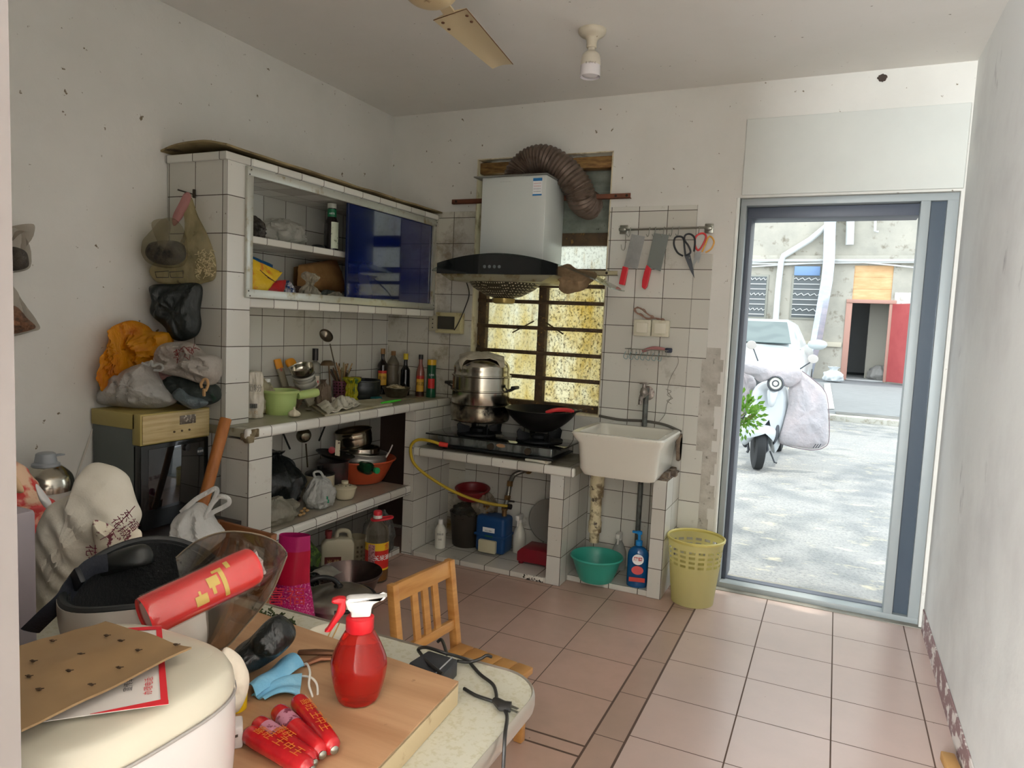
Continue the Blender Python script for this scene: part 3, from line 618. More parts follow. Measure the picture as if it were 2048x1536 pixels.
# steamer
ss = mat('stainless', (196, 192, 180), .18, 1, var=(4, (160, 154, 138), .4, .7))
ssd = mat('sooty_stainless', (150, 142, 124), .25, .9, var=(7, (22, 22, 22), .36, .5, (1, 1, 1)))
st = thing('steamer_pot', 'three-tier stainless steel steamer standing on the left burner', 'pot', (.79, -.21, .785))
sc_ = (.79, -.21, 0)
b = MB(); b.lathe(rprof([(.135, .785), (.16, .79), (.168, .82), (.168, .875), (.174, .88)], 4), sc_, n=48); part('base_pot', b, ssd, st)
b = MB(); b.lathe([(.158, .876), (.162, .885), (.162, .955), (.172, .96), (.172, .964), (.16, .966)], sc_, n=48); part('tier', b, ss, st)
b = MB(); b.lathe([(.158, .962), (.162, .966), (.162, 1.035), (.169, 1.041), (.169, 1.045), (.158, 1.047)], sc_, n=48); part('tier', b, ss, st)
b = MB(); b.lathe(rprof([(.160, 1.043), (.157, 1.06), (.154, 1.10), (.12, 1.135), (.05, 1.15), (.012, 1.152)], 5), sc_, n=48); b.lathe([(.01, 1.15), (.022, 1.155), (.022, 1.168), (.01, 1.172)], sc_, n=16); part('lid', b, ss, st)
for s_ in (-1, 1):
    b = MB(); x = .79+s_*.165; b.tube(smoothpts([(x, -.235, .962), (x+s_*.045, -.235, .985), (x+s_*.055, -.21, .99), (x+s_*.045, -.185, .985), (x, -.185, .962)]), .006, 8)
    b.box((x+s_*.03, -.24, .978), (x+s_*.06, -.18, .996), .006); part('handle', b, mat('dark_handle', (36, 34, 32), .4), st)
b = MB()
def cl(u, v):
    x, y = (u-.5)*.25, (v-.5)*.25; r = math.hypot(x, y)
    z = 1.172-.62*max(r-.06, 0)**1.25-.016*abs(math.sin(3*math.atan2(y, x)+.6))*r/.15 + .006*noise.noise(Vector((x*20, y*20, 0)))
    R = min(r, .158) ; k = R/max(r, 1e-6); z -= max(r-.15, 0)*1.9
    a = .5; return (.785+(x*math.cos(a)-y*math.sin(a))*k, -.21+(x*math.sin(a)+y*math.cos(a))*k, z)
b.sheet(cl, 30, 30, .004)
tag(b.build('dishcloth', mat('grey_cloth', (192, 186, 168), .95, var=(20, (164, 156, 136), .4, .7), bump=(90, .5))), 'grey beige dishcloth draped over the steamer lid', 'cloth')
# wok
wk = thing('wok', 'wide black iron wok with a red handle grip on the right burner', 'wok', (1.165, -.215, .76))
wm = mat('wok_iron', (26, 27, 28), .38, .5, var=(6, (40, 38, 36), .4, .7))
b = MB(); pr = rprof([(.02, .762), (.06, .766), (.12, .80), (.17, .845), (.195, .882), (.198, .884), (.193, .885), (.165, .85), (.115, .808), (.055, .776), (.0, .772)], 4); b.lathe(pr, (1.165, -.215, 0), n=48); part('pan', b, wm, wk)
b = MB(); b.tube(smoothpts([(1.34, -.25, .878), (1.375, -.24, .892), (1.385, -.205, .894), (1.375, -.17, .892), (1.34, -.16, .878)]), .006, 8); part('ear_handle', b, wm, wk)
b = MB(); b.tube(smoothpts([(1.25, -.36, .885), (1.29, -.345, .902), (1.335, -.31, .905), (1.37, -.27, .897)]), [.007]+[.011]*16+[.007]*2, 8, flat=(0, 0, 1)); part('handle_grip', b, mat('red_grip', (186, 44, 46), .4), wk)
# hose
hs = thing('gas_hose', 'yellow gas hose looping from the stove down to the blue gas meter', 'hose', (.6, -.45, .6))
hp = smoothpts([(.66, -.40, .655), (.60, -.42, .672), (.53, -.44, .675), (.492, -.45, .64), (.492, -.45, .585), (.52, -.45, .535), (.587, -.43, .48), (.70, -.36, .40), (.80, -.28, .345), (.90, -.22, .318), (.975, -.185, .31)], 8)
b = MB(); b.tube(hp, .0085, 10); part('tube', b, mat('hose_yellow', (176, 150, 30), .4), hs)
b = MB(); b.cyl((.645, -.405, .66), (.69, -.39, .655), .014, .012, n=10); part('end_nut', b, mat('hose_red', (200, 50, 40), .5), hs)
b = MB(); b.box((0, 0, 0), (.135, .045, .012), .002)
for v in b.b.verts: v.co = Matrix.Rotation(-.12, 3, 'Z') @ v.co + Vector((1.155, -.385, SZ+.002))
tag(b.build('loose_tile', mat('loose_tile', (216, 212, 196), .4, dirt=(30, (140, 120, 80), .55, .7))), 'loose narrow white tile lying on the stove counter edge', 'tile')
# ================================================================ stove alcove contents
PZ = .031
bt = thing('cleaner_bottle', 'white squeeze bottle with black print in stove alcove beside dark bin', 'bottle', (.60, -.28, PZ))
b = MB(); b.lathe(rprof([(.026, PZ), (.030, PZ+.005), (.031, PZ+.06), (.030, PZ+.11), (.016, PZ+.135), (.013, PZ+.14)], 4), (.60, -.28, 0), n=24); part('body', b, mat('white_bottle', (216, 216, 204), .4), bt)
b = MB(); b.lathe([(.014, PZ+.14), (.014, PZ+.162), (.012, PZ+.166)], (.60, -.28, 0), n=16); part('cap', b, mat('white_cap', (226, 226, 220), .4), bt)
for k, s in enumerate(('•••', '洁厕液', '····', '300', '·····')): textm(s, .014 if k in (1, 3) else .008, mat('black_print', (40, 42, 42), .6), 'print', bt, (.60+math.cos(-1.1)*.031, -.28+math.sin(-1.1)*.031, PZ+.10-k*.015), (.9, .45, 0), (0, 0, 1), bend=((.60, -.28, 0), .0315))
bn = thing('waste_bin', 'dark brown waste bin at the back of stove alcove', 'bin', (.70, -.16, PZ))
b = MB(); b.lathe([(.075, PZ), (.08, PZ+.005), (.098, PZ+.19), (.103, PZ+.20), (.095, PZ+.20), (.076, PZ+.02)], (.70, -.15, 0), n=36); part('body', b, mat('dark_bin', (50, 44, 36), .6), bn)
b = sack([(.085, 0), (.092, .03), (.07, .06), (.03, .075)], (.70, -.15, PZ+.17), 5, .3); tag(b.build('bin_bag', plastic_film('bin_film', (70, 66, 54), .8)), 'crumpled dark see-through bag poking out of the dark brown bin', 'bag')
b = MB(); b.lathe(rprof([(.06, .0), (.088, .012), (.098, .055), (.104, .06), (.104, .066), (.09, .062), (.08, .02)], 3), (.71, -.11, .30), n=36, axis=(.05, -.12, 1)); tag(b.build('red_basin', mat('dark_red_plastic', (120, 30, 34), .4)), 'small dark red plastic basin stacked above the dark bin under the stove', 'basin')
b = sack([(.06, 0), (.075, .05), (.05, .10), (.02, .13)], (.80, -.12, .22), 8, .35); tag(b.build('plastic_bag', plastic_film('grey_film', (190, 180, 160), .5)), 'crumpled clear plastic bag between dark bin and blue gas meter', 'bag')
gm = thing('gas_meter', 'blue household gas meter with white label under the stove', 'gas meter', (.90, -.19, PZ))
mb_ = mat('meter_blue', (24, 66, 116), .35)
b = MB(); b.box((.80, -.235, PZ+.003), (.985, -.11, PZ+.215), .022, seg=4); b.box((.795, -.24, PZ+.10), (.99, -.105, PZ+.112), .004); part('housing', b, mb_, gm)
b = MB(); b.box((.835, -.262, PZ+.012), (.945, -.235, PZ+.085), .008); part('display_window', b, mat('meter_cream', (196, 190, 160), .4), gm)
b = MB(); b.box((.85, -.2365, PZ+.125), (.925, -.235, PZ+.152)); lb = part('paper_label', b, mat('label_white', (236, 238, 238), .5), gm, smooth=False)
textm('G2.5 0841', .011, mat('black_print', (40, 42, 42), .6), 'label_print', lb, (.8875, -.2367, PZ+.134), (1, 0, 0), (0, 0, 1))
b = MB(); b.box((.865, -.2365, PZ+.10), (.915, -.2405, PZ+.108)); part('green_panel', b, mat('meter_green', (40, 90, 60), .4), gm)
br = mat('brass', (150, 120, 80), .4, .8, dirt=(30, (90, 60, 40), .5, .7))
for x in (.835, .95):
    b = MB(); b.cyl((x, -.17, PZ+.21), (x, -.17, PZ+.25), .014, n=12); b.cyl((x, -.17, PZ+.25), (x, -.17, PZ+.262), .02, n=6); part('connector', b, br, gm)
vp = thing('gas_valve_pipe', 'steel gas pipe with brass valve coming out of tiled wall under the stove', 'pipe', (.97, -.1, .4))
b = MB(); b.tube(smoothpts([(1.02, -.008, .50), (1.01, -.06, .495), (.965, -.09, .47), (.955, -.12, .42), (.955, -.14, .36), (.95, -.16, .30)]), .013, 10); part('pipe', b, mat('pipe_grey', (120, 118, 110), .4, .6), vp)
b = MB(); b.lathe([(.022, 0), (.03, .01), (.02, .02)], (1.02, -.01, .5), (0, -1, 0), n=12); b.cyl((.955, -.125, .41), (.955, -.12, .44), .018, n=6); b.cyl((.955, -.15, .335), (.955, -.145, .36), .019, n=6); part('brass_nut', b, br, vp)
b = MB(); b.box((.955, -.15, .325), (1.0, -.14, .335), .003); b.cyl((.95, -.155, .30), (.985, -.155, .30), .016, n=10); part('valve_lever', b, mat('black_valve', (34, 32, 30), .5), vp)
def spray(nm, lab, loc, m1, m2, h=.22, r=.036, parent=None):
    t = thing(nm, lab, 'spray bottle', loc); x, y, z = loc
    b = MB(); b.lathe(rprof([(r*.92, z), (r, z+.006), (r, z+h*.45), (r*.55, z+h*.68), (r*.36, z+h*.76), (r*.36, z+h*.8)], 4), (x, y, 0), n=22); part('body', b, m1, t)
    b = MB(); b.box((x-.012, y-.045, z+h*.86), (x+.012, y+.022, z+h), .006); b.cyl((x, y, z+h*.78), (x, y, z+h*.9), .014, n=12); b.box((x-.006, y-.035, z+h*.7), (x+.006, y-.026, z+h*.88), .003); part('trigger_head', b, m2, t)
    return t
spray('spray_cleaner', 'white trigger spray bottle with blue stripe behind the blue gas meter', (1.02, -.10, PZ), mat('white_bottle', (216, 216, 204), .4), mat('white_cap', (226, 226, 220), .4))
ks = thing('kitchen_scale', 'red kitchen scale with round grey pan standing on edge in alcove', 'scale', (1.2, -.19, PZ))
b = MB(); b.prism([(-.105, 0), (.10, 0), (.10, .055), (.075, .075), (-.08, .075), (-.105, .05)], (0, .15, 0), (1.195, -.285, PZ+.014), (1, 0, 0), (0, 0, 1), bev=.004)
for x in (1.11, 1.27): b.box((x-.012, -.28, PZ), (x+.012, -.15, PZ+.016), .003)
part('body', b, mat('scale_red', (130, 28, 40), .35), ks)
b = MB(); b.lathe(rprof([(.0, 0), (.07, .004), (.118, .016), (.122, .02), (.122, .024), (.115, .02), (.0, .01)], 3), (1.19, -.055, PZ+.20), (0, -1, .1), n=40); part('pan', b, mat('scale_pan', (150, 152, 146), .3, .6), ks)
# ================================================================ below the sink
def basin(nm, lab, cat, c, r0, r1, h, m, rim=.006, n=44, grp=None, sq=(1, 1)):
    b = MB(); z = c[2]; b.lathe(rprof([(r0, 0), (r0+(r1-r0)*.35, h*.3), (r1*.96, h*.92), (r1+rim, h), (r1+rim, h+.004), (r1-.002, h+.002), (r0+(r1-r0)*.3, h*.32), (r0*.9, .006), (0, .005)], 3), c, n=n, sq=sq); return tag(b.build(nm, m), lab, cat, grp)
basin('teal_basin', 'teal plastic washbasin standing under the sink drain pipe', 'basin', (1.545, -.285, PZ), .085, .132, .12, mat('teal_plastic', (56, 158, 140), .35))
dtg = thing('detergent_bottle', 'blue pump bottle of dish detergent standing under the sink beside pier', 'bottle', (1.757, -.262, PZ))
dbm = mat('detergent_blue', (20, 96, 160), .18, trans=.3, coat=.4)
c = (1.757, -.262, 0)
b = MB(); b.lathe(rprof([(.045, PZ), (.052, PZ+.008), (.053, PZ+.10), (.052, PZ+.17), (.035, PZ+.198), (.016, PZ+.208), (.015, PZ+.215)], 4), c, n=32, sq=(1, .62), rz=.2); part('body', b, dbm, dtg)
b = MB(); b.lathe([(.018, PZ+.213), (.018, PZ+.235), (.007, PZ+.24), (.007, PZ+.268), (.014, PZ+.27), (.014, PZ+.285), (.004, PZ+.288)], c, n=16); b.box((1.72, -.272, PZ+.272), (1.757, -.254, PZ+.284), .004); part('pump', b, mat('pump_blue', (30, 130, 200), .3), dtg)
def shield(w_, h_, n=12): return [(w_/2*math.sin(a)*(1 if True else 1), h_/2*math.cos(a)) for a in [2*PI*k/n for k in range(n)]]
ca = cama(c); ux = Vector((-math.sin(ca), math.cos(ca), 0)); fr_ = Vector((math.cos(ca), math.sin(ca), 0)); o = Vector(c)+fr_*.0445
lbm = mat('label_white', (236, 238, 238), .5)
b = MB(); b.prism(shield(.058, .055, 16), fr_*.0012, o+Vector((0, 0, PZ+.15)), ux, (0, 0, 1)); l1 = part('front_label', b, lbm, dtg, smooth=False)
textm('雕牌', .022, mat('label_redtext', (190, 30, 30), .5), 'red_lettering', l1, o+fr_*.0014+Vector((0, 0, PZ+.152)), ux, (0, 0, 1), thick=.0004)
b = MB(); b.prism(shield(.06, .045, 16), fr_*.0012, o+Vector((0, 0, PZ+.095)), ux, (0, 0, 1)); part('round_fruit_label', b, mat('label_pinkred', (214, 90, 90), .5), dtg, smooth=False)
b = MB(); b.box((-.04, 0, 0), (.04, .001, .022))
for v in b.b.verts: v.co = o + ux*v.co.x + fr_*v.co.y + Vector((0, 0, PZ+.035+v.co.z))
part('red_band', b, mat('label_band', (200, 70, 60), .5), dtg, smooth=False)
spray('glass_cleaner_bottle', 'dusty white spray bottle at the back under the sink', (1.60, -.06, PZ), plastic_film('dusty_bottle', (200, 204, 200), .75), mat('white_cap', (226, 226, 220), .4), .2, .04)
# yellow lattice waste basket: real holes
yb = thing('waste_basket', 'pale yellow plastic basket with lattice band by the doorway', 'basket', (2.03, -.235, 0))
ym = mat('basket_yellow', (228, 220, 164), .4)
b = MB(); cx, cy, n = 2.035, -.235, 54
def rb(z): return lerp(.102, .135, z/.32)
zl = [.0, .012, .19, .2, .212, .224, .236, .248, .26, .272, .285, .305, .32]
rows = []
for z in zl: rows.append([b.b.verts.new((cx+rb(z)*math.cos(2*PI*k/n), cy+rb(z)*math.sin(2*PI*k/n), z)) for k in range(n)])
for i in range(len(zl)-1):
    for k in range(n):
        if zl[i] in (.2, .224, .248, .272) and k % 3 != 0: continue
        b.face([rows[i][k], rows[i][(k+1) % n], rows[i+1][(k+1) % n], rows[i+1][k]])
b.face(rows[0][::-1]); bmesh.ops.solidify(b.b, geom=b.b.faces[:], thickness=-.003)
part('body', b, ym, yb)
b = MB(); b.lathe([(.134, .316), (.141, .318), (.142, .328), (.136, .332), (.131, .326)], (cx, cy, 0), n=54, cap=False); b.lathe([(.131, .326), (.134, .316)], (cx, cy, 0), n=54, cap=False); part('rim', b, mat('basket_rim', (210, 198, 116), .4), yb)
# ================================================================ wall rack and tools
rk = thing('hook_rail', 'steel utensil rail with sliding hooks on the tiled wall', 'rail', (1.74, -.03, 1.865))
chrome = mat('chrome_dull', (150, 150, 140), .3, .9)
b = MB(); b.cyl((1.52, -.035, 1.865), (1.955, -.035, 1.871), .0055, n=12); part('rail', b, chrome, rk)
for x in (1.508, 1.957):
    b = MB(); b.box((x-.022, -.012, 1.845), (x+.022, -.007, 1.893), .006); b.cyl((x, -.01, 1.867), (x, -.04, 1.867), .009, n=12); b.box((x-.02, -.044, 1.858), (x+.02, -.03, 1.876), .006); part('end_mount', b, chrome, rk)
for x in (1.553, 1.657, 1.688, 1.733, 1.776, 1.81, 1.913):
    b = MB(); z = 1.868; b.tube(smoothpts([(x, -.028, z-.004), (x, -.03, z+.006), (x, -.041, z+.006), (x, -.044, z-.006), (x-.002, -.043, z-.03), (x-.006, -.052, z-.042), (x-.012, -.058, z-.03)], 4), .0022, 6); part('hook', b, chrome, rk)
b = MB(); b.tube(smoothpts([(1.53, -.04, 1.86), (1.531, -.045, 1.82), (1.531, -.045, 1.77), (1.524, -.05, 1.755), (1.515, -.055, 1.763), (1.512, -.055, 1.785)], 5), .0022, 6)
tag(b.build('s_hook', chrome), 'long thin steel hook hanging empty from left end of the rail', 'hook')
def flatpoly(pxs, y, th, m, name, parent, bev=.0006):
    P = [at(px, py, 'y', y) for px, py in pxs]; b = MB(); b.prism([(p.x, p.z) for p in P], (0, th, 0), (0, y, 0), (1, 0, 0), (0, 0, 1), bev); return part(name, b, m, parent, smooth=False)
k1 = thing('cleaver', 'cleaver with dull rectangular blade and short red handle, nearer window', 'cleaver', (1.56, -.05, 1.6))
blade = mat('blade_steel', (176, 178, 176), .35, .6, var=(8, (150, 152, 150), .4, .7)); redh = mat('red_plastic_handle', (206, 48, 58), .35)
flatpoly([(1263, 468), (1290, 473), (1275, 538), (1247, 534)], -.052, .003, blade, 'blade', k1)
flatpoly([(1245, 532), (1256, 535), (1249, 571), (1237, 568)], -.060, .018, redh, 'handle', k1, .004)
k2 = thing('cleaver', 'second cleaver with darker narrow blade and curved red handle, left of scissors', 'cleaver', (1.68, -.05, 1.6))
flatpoly([(1308, 466), (1338, 470), (1321, 543), (1293, 532)], -.052, .003, mat('blade_dark', (136, 142, 138), .35, .6), 'blade', k2)
flatpoly([(1293, 529), (1302, 538), (1297, 560), (1294, 573), (1289, 579), (1283, 574), (1284, 560), (1288, 543)], -.060, .018, redh, 'handle', k2, .004)
def tubepx(pts, y, r, m, name, parent, n=8, closed=False):
    b = MB(); b.tube(smoothpts([at(a, c, 'y', y if len(q) < 1 else q[0]) for a, c, *q in pts], 5, closed), r, n, closed=closed); return part(name, b, m, parent)
s1 = thing('scissors', 'large black handled scissors hanging from the rail', 'scissors', (1.8, -.05, 1.7)); bkh = mat('black_rubber', (40, 42, 46), .5)
tubepx([(1366, 512), (1355, 505), (1348, 490), (1350, 476), (1360, 473), (1367, 478), (1369, 495), (1371, 511)], -.055, .0048, bkh, 'left_handle', s1)
tubepx([(1371, 511), (1381, 505), (1377, 492), (1369, 480), (1371, 470), (1380, 468), (1388, 474), (1390, 485), (1388, 503)], -.060, .0048, bkh, 'right_handle', s1)
flatpoly([(1368, 510), (1380, 508), (1385, 530), (1389, 557), (1380, 540)], -.056, .004, mat('scissor_steel', (90, 94, 98), .35, .7), 'blade', s1)
b = MB(); p = at(1379, 516, 'y', -.058); b.cyl(p, p+V(0, -.004, 0), .004, n=10); part('rivet', b, chrome, s1)
s2 = thing('scissors', 'small scissors with one red and one orange handle at rail end', 'scissors', (1.92, -.05, 1.75))
tubepx([(1395, 500), (1390, 490), (1391, 475), (1399, 468), (1407, 467), (1412, 473), (1408, 485), (1400, 498)], -.055, .005, mat('red_loop', (206, 60, 60), .4), 'red_handle', s2, closed=True)
tubepx([(1404, 504), (1410, 490), (1417, 474), (1424, 475), (1428, 485), (1422, 498), (1411, 505)], -.058, .0042, mat('orange_loop', (220, 160, 60), .4), 'orange_handle', s2)
flatpoly([(1391, 505), (1403, 503), (1399, 513), (1387, 531), (1385, 529)], -.057, .003, blade, 'blade', s2)
flatpoly([(1394, 503), (1402, 509), (1398, 525), (1395, 526)], -.053, .002, blade, 'blade', s2)
# switches
for x, lab in ((1.648, 'white rocker switch box on tiled wall, the left one of a pair'), (1.745, 'white rocker switch box on tiled wall, right one nearer the door')):
    t = thing('wall_switch', lab, 'switch', (x, -.03, 1.35)); b = MB(); b.box((x-.046, -.04, 1.305), (x+.046, -.008, 1.392), .004); part('box', b, mat('switch_cream', (206, 202, 180), .4, world=True, dirt=(10, (160, 150, 110), .6, .8)), t)
    b = MB(); b.box((x-.03, -.045, 1.322), (x+.03, -.039, 1.376), .002, rot=(.05, 0, 0)); part('rocker', b, mat('switch_rocker', (218, 214, 196), .35), t)
b = MB(); q = smoothpts([(1.76, -.03, 1.392), (1.72, -.03, 1.402), (1.67, -.03, 1.40), (1.625, -.03, 1.42), (1.60, -.03, 1.435), (1.60, -.03, 1.45), (1.63, -.03, 1.452), (1.66, -.03, 1.43), (1.70, -.03, 1.405)], 5); b.tube(q, .0035, 6); b.tube([p+V(.004, .004, .006*math.sin(i)) for i, p in enumerate(q)], .0025, 6)
tag(b.build('wire_loop', mat('pinkish_wire', (150, 118, 100), .5)), 'loop of pinkish brown wire lying on top of the two wall switches', 'wire')
# wire soap rack with odds and ends
wr = thing('soap_rack', 'small wire rack holding a brush on tiled wall over the sink', 'rack', (1.7, -.05, 1.22))
b = MB()
for z in (1.235, 1.205):
    b.tube(smoothpts([(1.585, -.01, z), (1.585, -.085, z), (1.80, -.085, z), (1.80, -.01, z)], 3), .0022, 6)
for k in range(11):
    x = 1.595+k*.02; b.tube([(x, -.085, 1.235), (x, -.085, 1.205), (x, -.012, 1.20)], .0016, 5)
part('wire_basket', b, chrome, wr)
b = MB()
for k in range(7): q = random.Random(k); x = 1.58+k*.03; b.tube(smoothpts([(x, -.088, 1.22), (x-.01, -.09, 1.19), (x+.008, -.09, 1.18), (x+.012, -.088, 1.2)], 3), .002, 5)
part('hanging_clips', b, mat('pale_teal_clip', (130, 160, 160), .4), wr)
b = MB(); b.tube(smoothpts([(1.66, -.05, 1.225), (1.72, -.05, 1.245), (1.78, -.05, 1.24)]), .009, 8); tag(b.build('pink_brush', mat('pink_brush', (176, 120, 118), .6)), 'pinkish scrubbing brush lying on the small wire soap rack', 'brush')
b = MB(); b.box((1.785, -.08, 1.225), (1.82, -.05, 1.25), .006); tag(b.build('bottle_stopper', mat('dark_blue_cap', (40, 46, 66), .5)), 'dark blue cap sitting on the right end of small wire rack', 'cap')
b = MB(); b.tube(smoothpts([(1.84, -.02, 1.21), (1.845, -.015, 1.17), (1.81, -.015, 1.09), (1.80, -.015, 1.02), (1.82, -.015, .99), (1.80, -.015, .95), (1.795, -.015, .9), (1.77, -.015, .86), (1.75, -.015, .84)], 6), .0014, 5)
b.tube(smoothpts([(1.79, -.015, 1.03), (1.82, -.02, 1.02), (1.80, -.02, 1.0), (1.83, -.02, .985), (1.80, -.02, .97), (1.825, -.02, .955)], 5), .0014, 5)
tag(b.build('string', mat('grey_string', (130, 126, 116), .8)), 'thin grey knotted string hanging on tiles below the wire rack', 'string')
# electric meter box and socket beside the cabinet
eb = thing('breaker_box', 'yellowed plastic breaker box with clear cover on wall beside cabinet', 'electrical box', (.45, -.03, 1.33))
p0, p1 = at(874, 624, 'y', -.06), at(920, 668, 'y', -.06); ybm = mat('yellowed_plastic', (190, 182, 140), .4, dirt=(20, (140, 120, 60), .55, .75), world=True)
b = MB(); b.box((p0.x, -.06, p1.z), (p1.x, -.008, p0.z), .004); b.box((p0.x-.006, -.064, p0.z-.018), (p1.x+.006, -.03, p0.z), .003); b.box((p0.x-.006, -.064, p1.z), (p1.x+.006, -.03, p1.z+.016), .003); part('case', b, ybm, eb)
b = MB(); b.box((p0.x+.008, -.066, p1.z+.024), (p1.x-.04, -.058, p0.z-.024), .003); part('clear_cover', b, mat('smoky_cover', (60, 58, 50), .15), eb)
so_ = thing('wall_socket', 'grimy white wall socket left of the yellowed breaker box', 'socket', (.34, -.03, 1.33))
q0, q1 = at(858, 630, 'y', -.03), at(873, 662, 'y', -.03); b = MB(); b.box((q0.x, -.03, q1.z), (q1.x, -.008, q0.z), .003); part('plate', b, mat('grimy_socket', (176, 172, 150), .5), so_)
b = MB()
for dz in (.02, .045, .07): b.cyl(((q0.x+q1.x)/2, -.0305, q1.z+dz), ((q0.x+q1.x)/2, -.032, q1.z+dz), .004, n=8)
part('socket_hole', b, mat('socket_black', (30, 30, 28), .6), so_)
tubec = MB(); tubec.tube(smoothpts([(.52, -.066, 1.285), (.55, -.07, 1.33), (.59, -.07, 1.42), (.63, -.1, 1.50), (.66, -.2, 1.57)]), .0035, 6)
tag(tubec.build('hood_cable', mat('black_cable', (40, 36, 30), .5)), 'black power cable running from breaker box up to range hood', 'cable')
# ================================================================ things on the tiled counter (z = CT)
CZ = CT+.001
white_film = plastic_film('white_film', (226, 226, 220), .78)
clear_film_ = plastic_film('clear_film_bag', (212, 208, 190), .38)
black_film = mat('black_bag_film', (20, 24, 24), .32, bump=(26, .9, (1, 1, .5)), coat=.2)
steel_ = mat('stainless', (196, 192, 180), .18, 1)
ink = mat('black_print', (40, 42, 42), .6)
def facing(c, r=0):
    a = cama(c); f = V(math.cos(a), math.sin(a), 0); return V(-math.sin(a), math.cos(a), 0), f
def label_on(t, c, R, z0, z1, m, half=.9, a=None, name='label', lab=None):
    a = cama(c) if a is None else a; return part(name, arcpatch((c[0], c[1], 0), R, a-half, a+half, z0, z1, 14), m, t, lab)
def bottle(nm, lab, c, prof, m, capprof, capm, n=28, **k):
    t = thing(nm, lab, 'bottle', c); z = c[2]
    b = MB(); b.lathe(rprof([(r, z+h) for r, h in prof], 4), (c[0], c[1], 0), n=n, **k); part('body', b, m, t)
    b = MB(); b.lathe([(r, z+h) for r, h in capprof], (c[0], c[1], 0), n=22); part('cap', b, capm, t); return t
def print_on(t, s, size, c, R, z, m, a=None, da=0, w=1.0):
    a = (cama(c) if a is None else a)+da; u, f = V(-math.sin(a), math.cos(a), 0), V(math.cos(a), math.sin(a), 0)
    return textm(s, size, m, 'print', t, V(c[0], c[1], z)+f*R, u, (0, 0, 1), bend=((c[0], c[1], 0), R), off=.0012, font_w=w)
# printed white sack at the near end
c = at(508, 838, 'z', CZ)+V(-.035, .03, 0); c.z = CZ
t = thing('flour_bag', 'upright white sack printed with a barcode at near end of counter', 'bag', c)
part('sack', sack([(.036, 0), (.045, .01), (.047, .07), (.044, .15), (.038, .20), (.012, .21)], c, 3, .04, (1, .8), topfold=.3, crink=.004), mat('white_sack', (206, 200, 186), .6, var=(20, (190, 182, 160), .45, .65), bump=(40, .4)), t)
u, f = facing(c); o = c+f*.046
b = MB()
for k in range(14):
    w_ = .0012+.0014*((k*7) % 3); x = -.017+k*.0025; b.prism([(x, 0), (x+w_*.7, 0), (x+w_*.7, .02), (x, .02)], f*.0006, o+V(0, 0, .048)+f*.002, u, (0, 0, 1))
part('barcode', b, ink, t, smooth=False)
textm('面粉', .036, mat('faded_print', (140, 136, 128), .7), 'faded_print', t, o+f*.002+V(0, 0, .135), u, (0, 0, 1)); textm('小 吃', .018, mat('faded_orange', (190, 160, 120), .7), 'orange_print', t, o+f*.002+V(0, 0, .028), u, (0, 0, 1))
c = at(500, 760, 'x', .12); c = V(.13, c.y+.02, CZ); tag(sack([(.06, 0), (.08, .03), (.08, .10), (.05, .15), (.03, .17)], c, 13, .3).build('noodle_bag', plastic_film('yellowish_film', (216, 208, 176), .8, var=(20, (140, 110, 70), .5, .7))), 'crumpled pale wrapper bag behind the barcode sack against wall tiles', 'bag')
c = at(537, 826, 'z', CZ)+V(-.03, .02, 0); c.z = CZ
bottle('clear_bottle', 'empty clear plastic bottle lying between printed sack and pale green pot', c, [(.018, 0), (.02, .004), (.019, .09), (.019, .13), (.012, .145)], mat('clear_plastic', (214, 214, 196), .12, trans=.7, alpha=.75), [(.014, .143), (.014, .158), (0, .158)], mat('white_cap', (226, 226, 220), .4))
# pale green pot with stub handle
gp = mat('pale_green_plastic', (176, 196, 122), .4, sss=.1); c = at(578, 832, 'z', CZ)+V(-.085, .035, 0); c.z = CZ
t = thing('green_pot', 'pale green plastic pot with a thick stub handle on the counter', 'pot', c)
b = MB(); b.lathe(rprof([(.058, 0), (.066, .004), (.076, .095), (.085, .1), (.085, .108), (.075, .106), (.064, .02), (0, .012)], 3), c, n=44); part('bowl', b, gp, t)
h0 = c+V(.055, .055, .085); b = MB(); d = V(.35, .93, .12).normalized(); b.lathe([(.018, 0), (.021, .03), (.022, .09), (.018, .105), (.008, .108)], h0, d, n=22); part('handle', b, gp, t)
c = at(590, 834, 'z', CZ)+V(-.005, 0, 0)
t = thing('garlic', 'whole garlic bulb lying in front of the pale green pot', 'garlic', c)
b = MB(); b.lathe(rprof([(.008, 0), (.022, .004), (.026, .014), (.018, .026), (.006, .034), (.004, .046)], 4), c, n=36, fn=lambda a, k, r: r*(1+.09*math.cos(a*7))); part('bulb', b, mat('garlic_skin', (214, 204, 180), .6, bump=(60, .3)), t)
c = at(556, 826, 'z', CZ); b = lump((0, 0, 0), (.012, .024, .012), 6, .2)
for v in b.b.verts: v.co += c+V(0, 0, .012)
tag(b.build('crumpled_tissue', mat('tissue_white', (218, 216, 208), .9, bump=(60, .6))), 'small white crumpled tissue between clear bottle and green pot', 'tissue')
# spoon
t = thing('spoon', 'steel spoon lying at the counter edge in front of tissues', 'spoon', at(620, 824, 'z', CZ))
p0, p1 = at(617, 822, 'z', CZ), at(650, 834, 'z', CZ)
b = MB(); b.lathe(rprof([(0, .0), (.012, .001), (.02, .006), (.021, .0075), (.012, .003), (0, .002)], 3), p0, n=22, sq=(.8, 1.3), rz=.9); part('bowl', b, steel_, t)
b = MB(); b.tube([p0+V(.01, .012, .006), lerp(p0, p1, .5)+V(0, 0, .009), p1+V(0, 0, .003)], [(.0012, .003)]*3, 8, flat=(0, 0, 1)); part('handle', b, steel_, t)
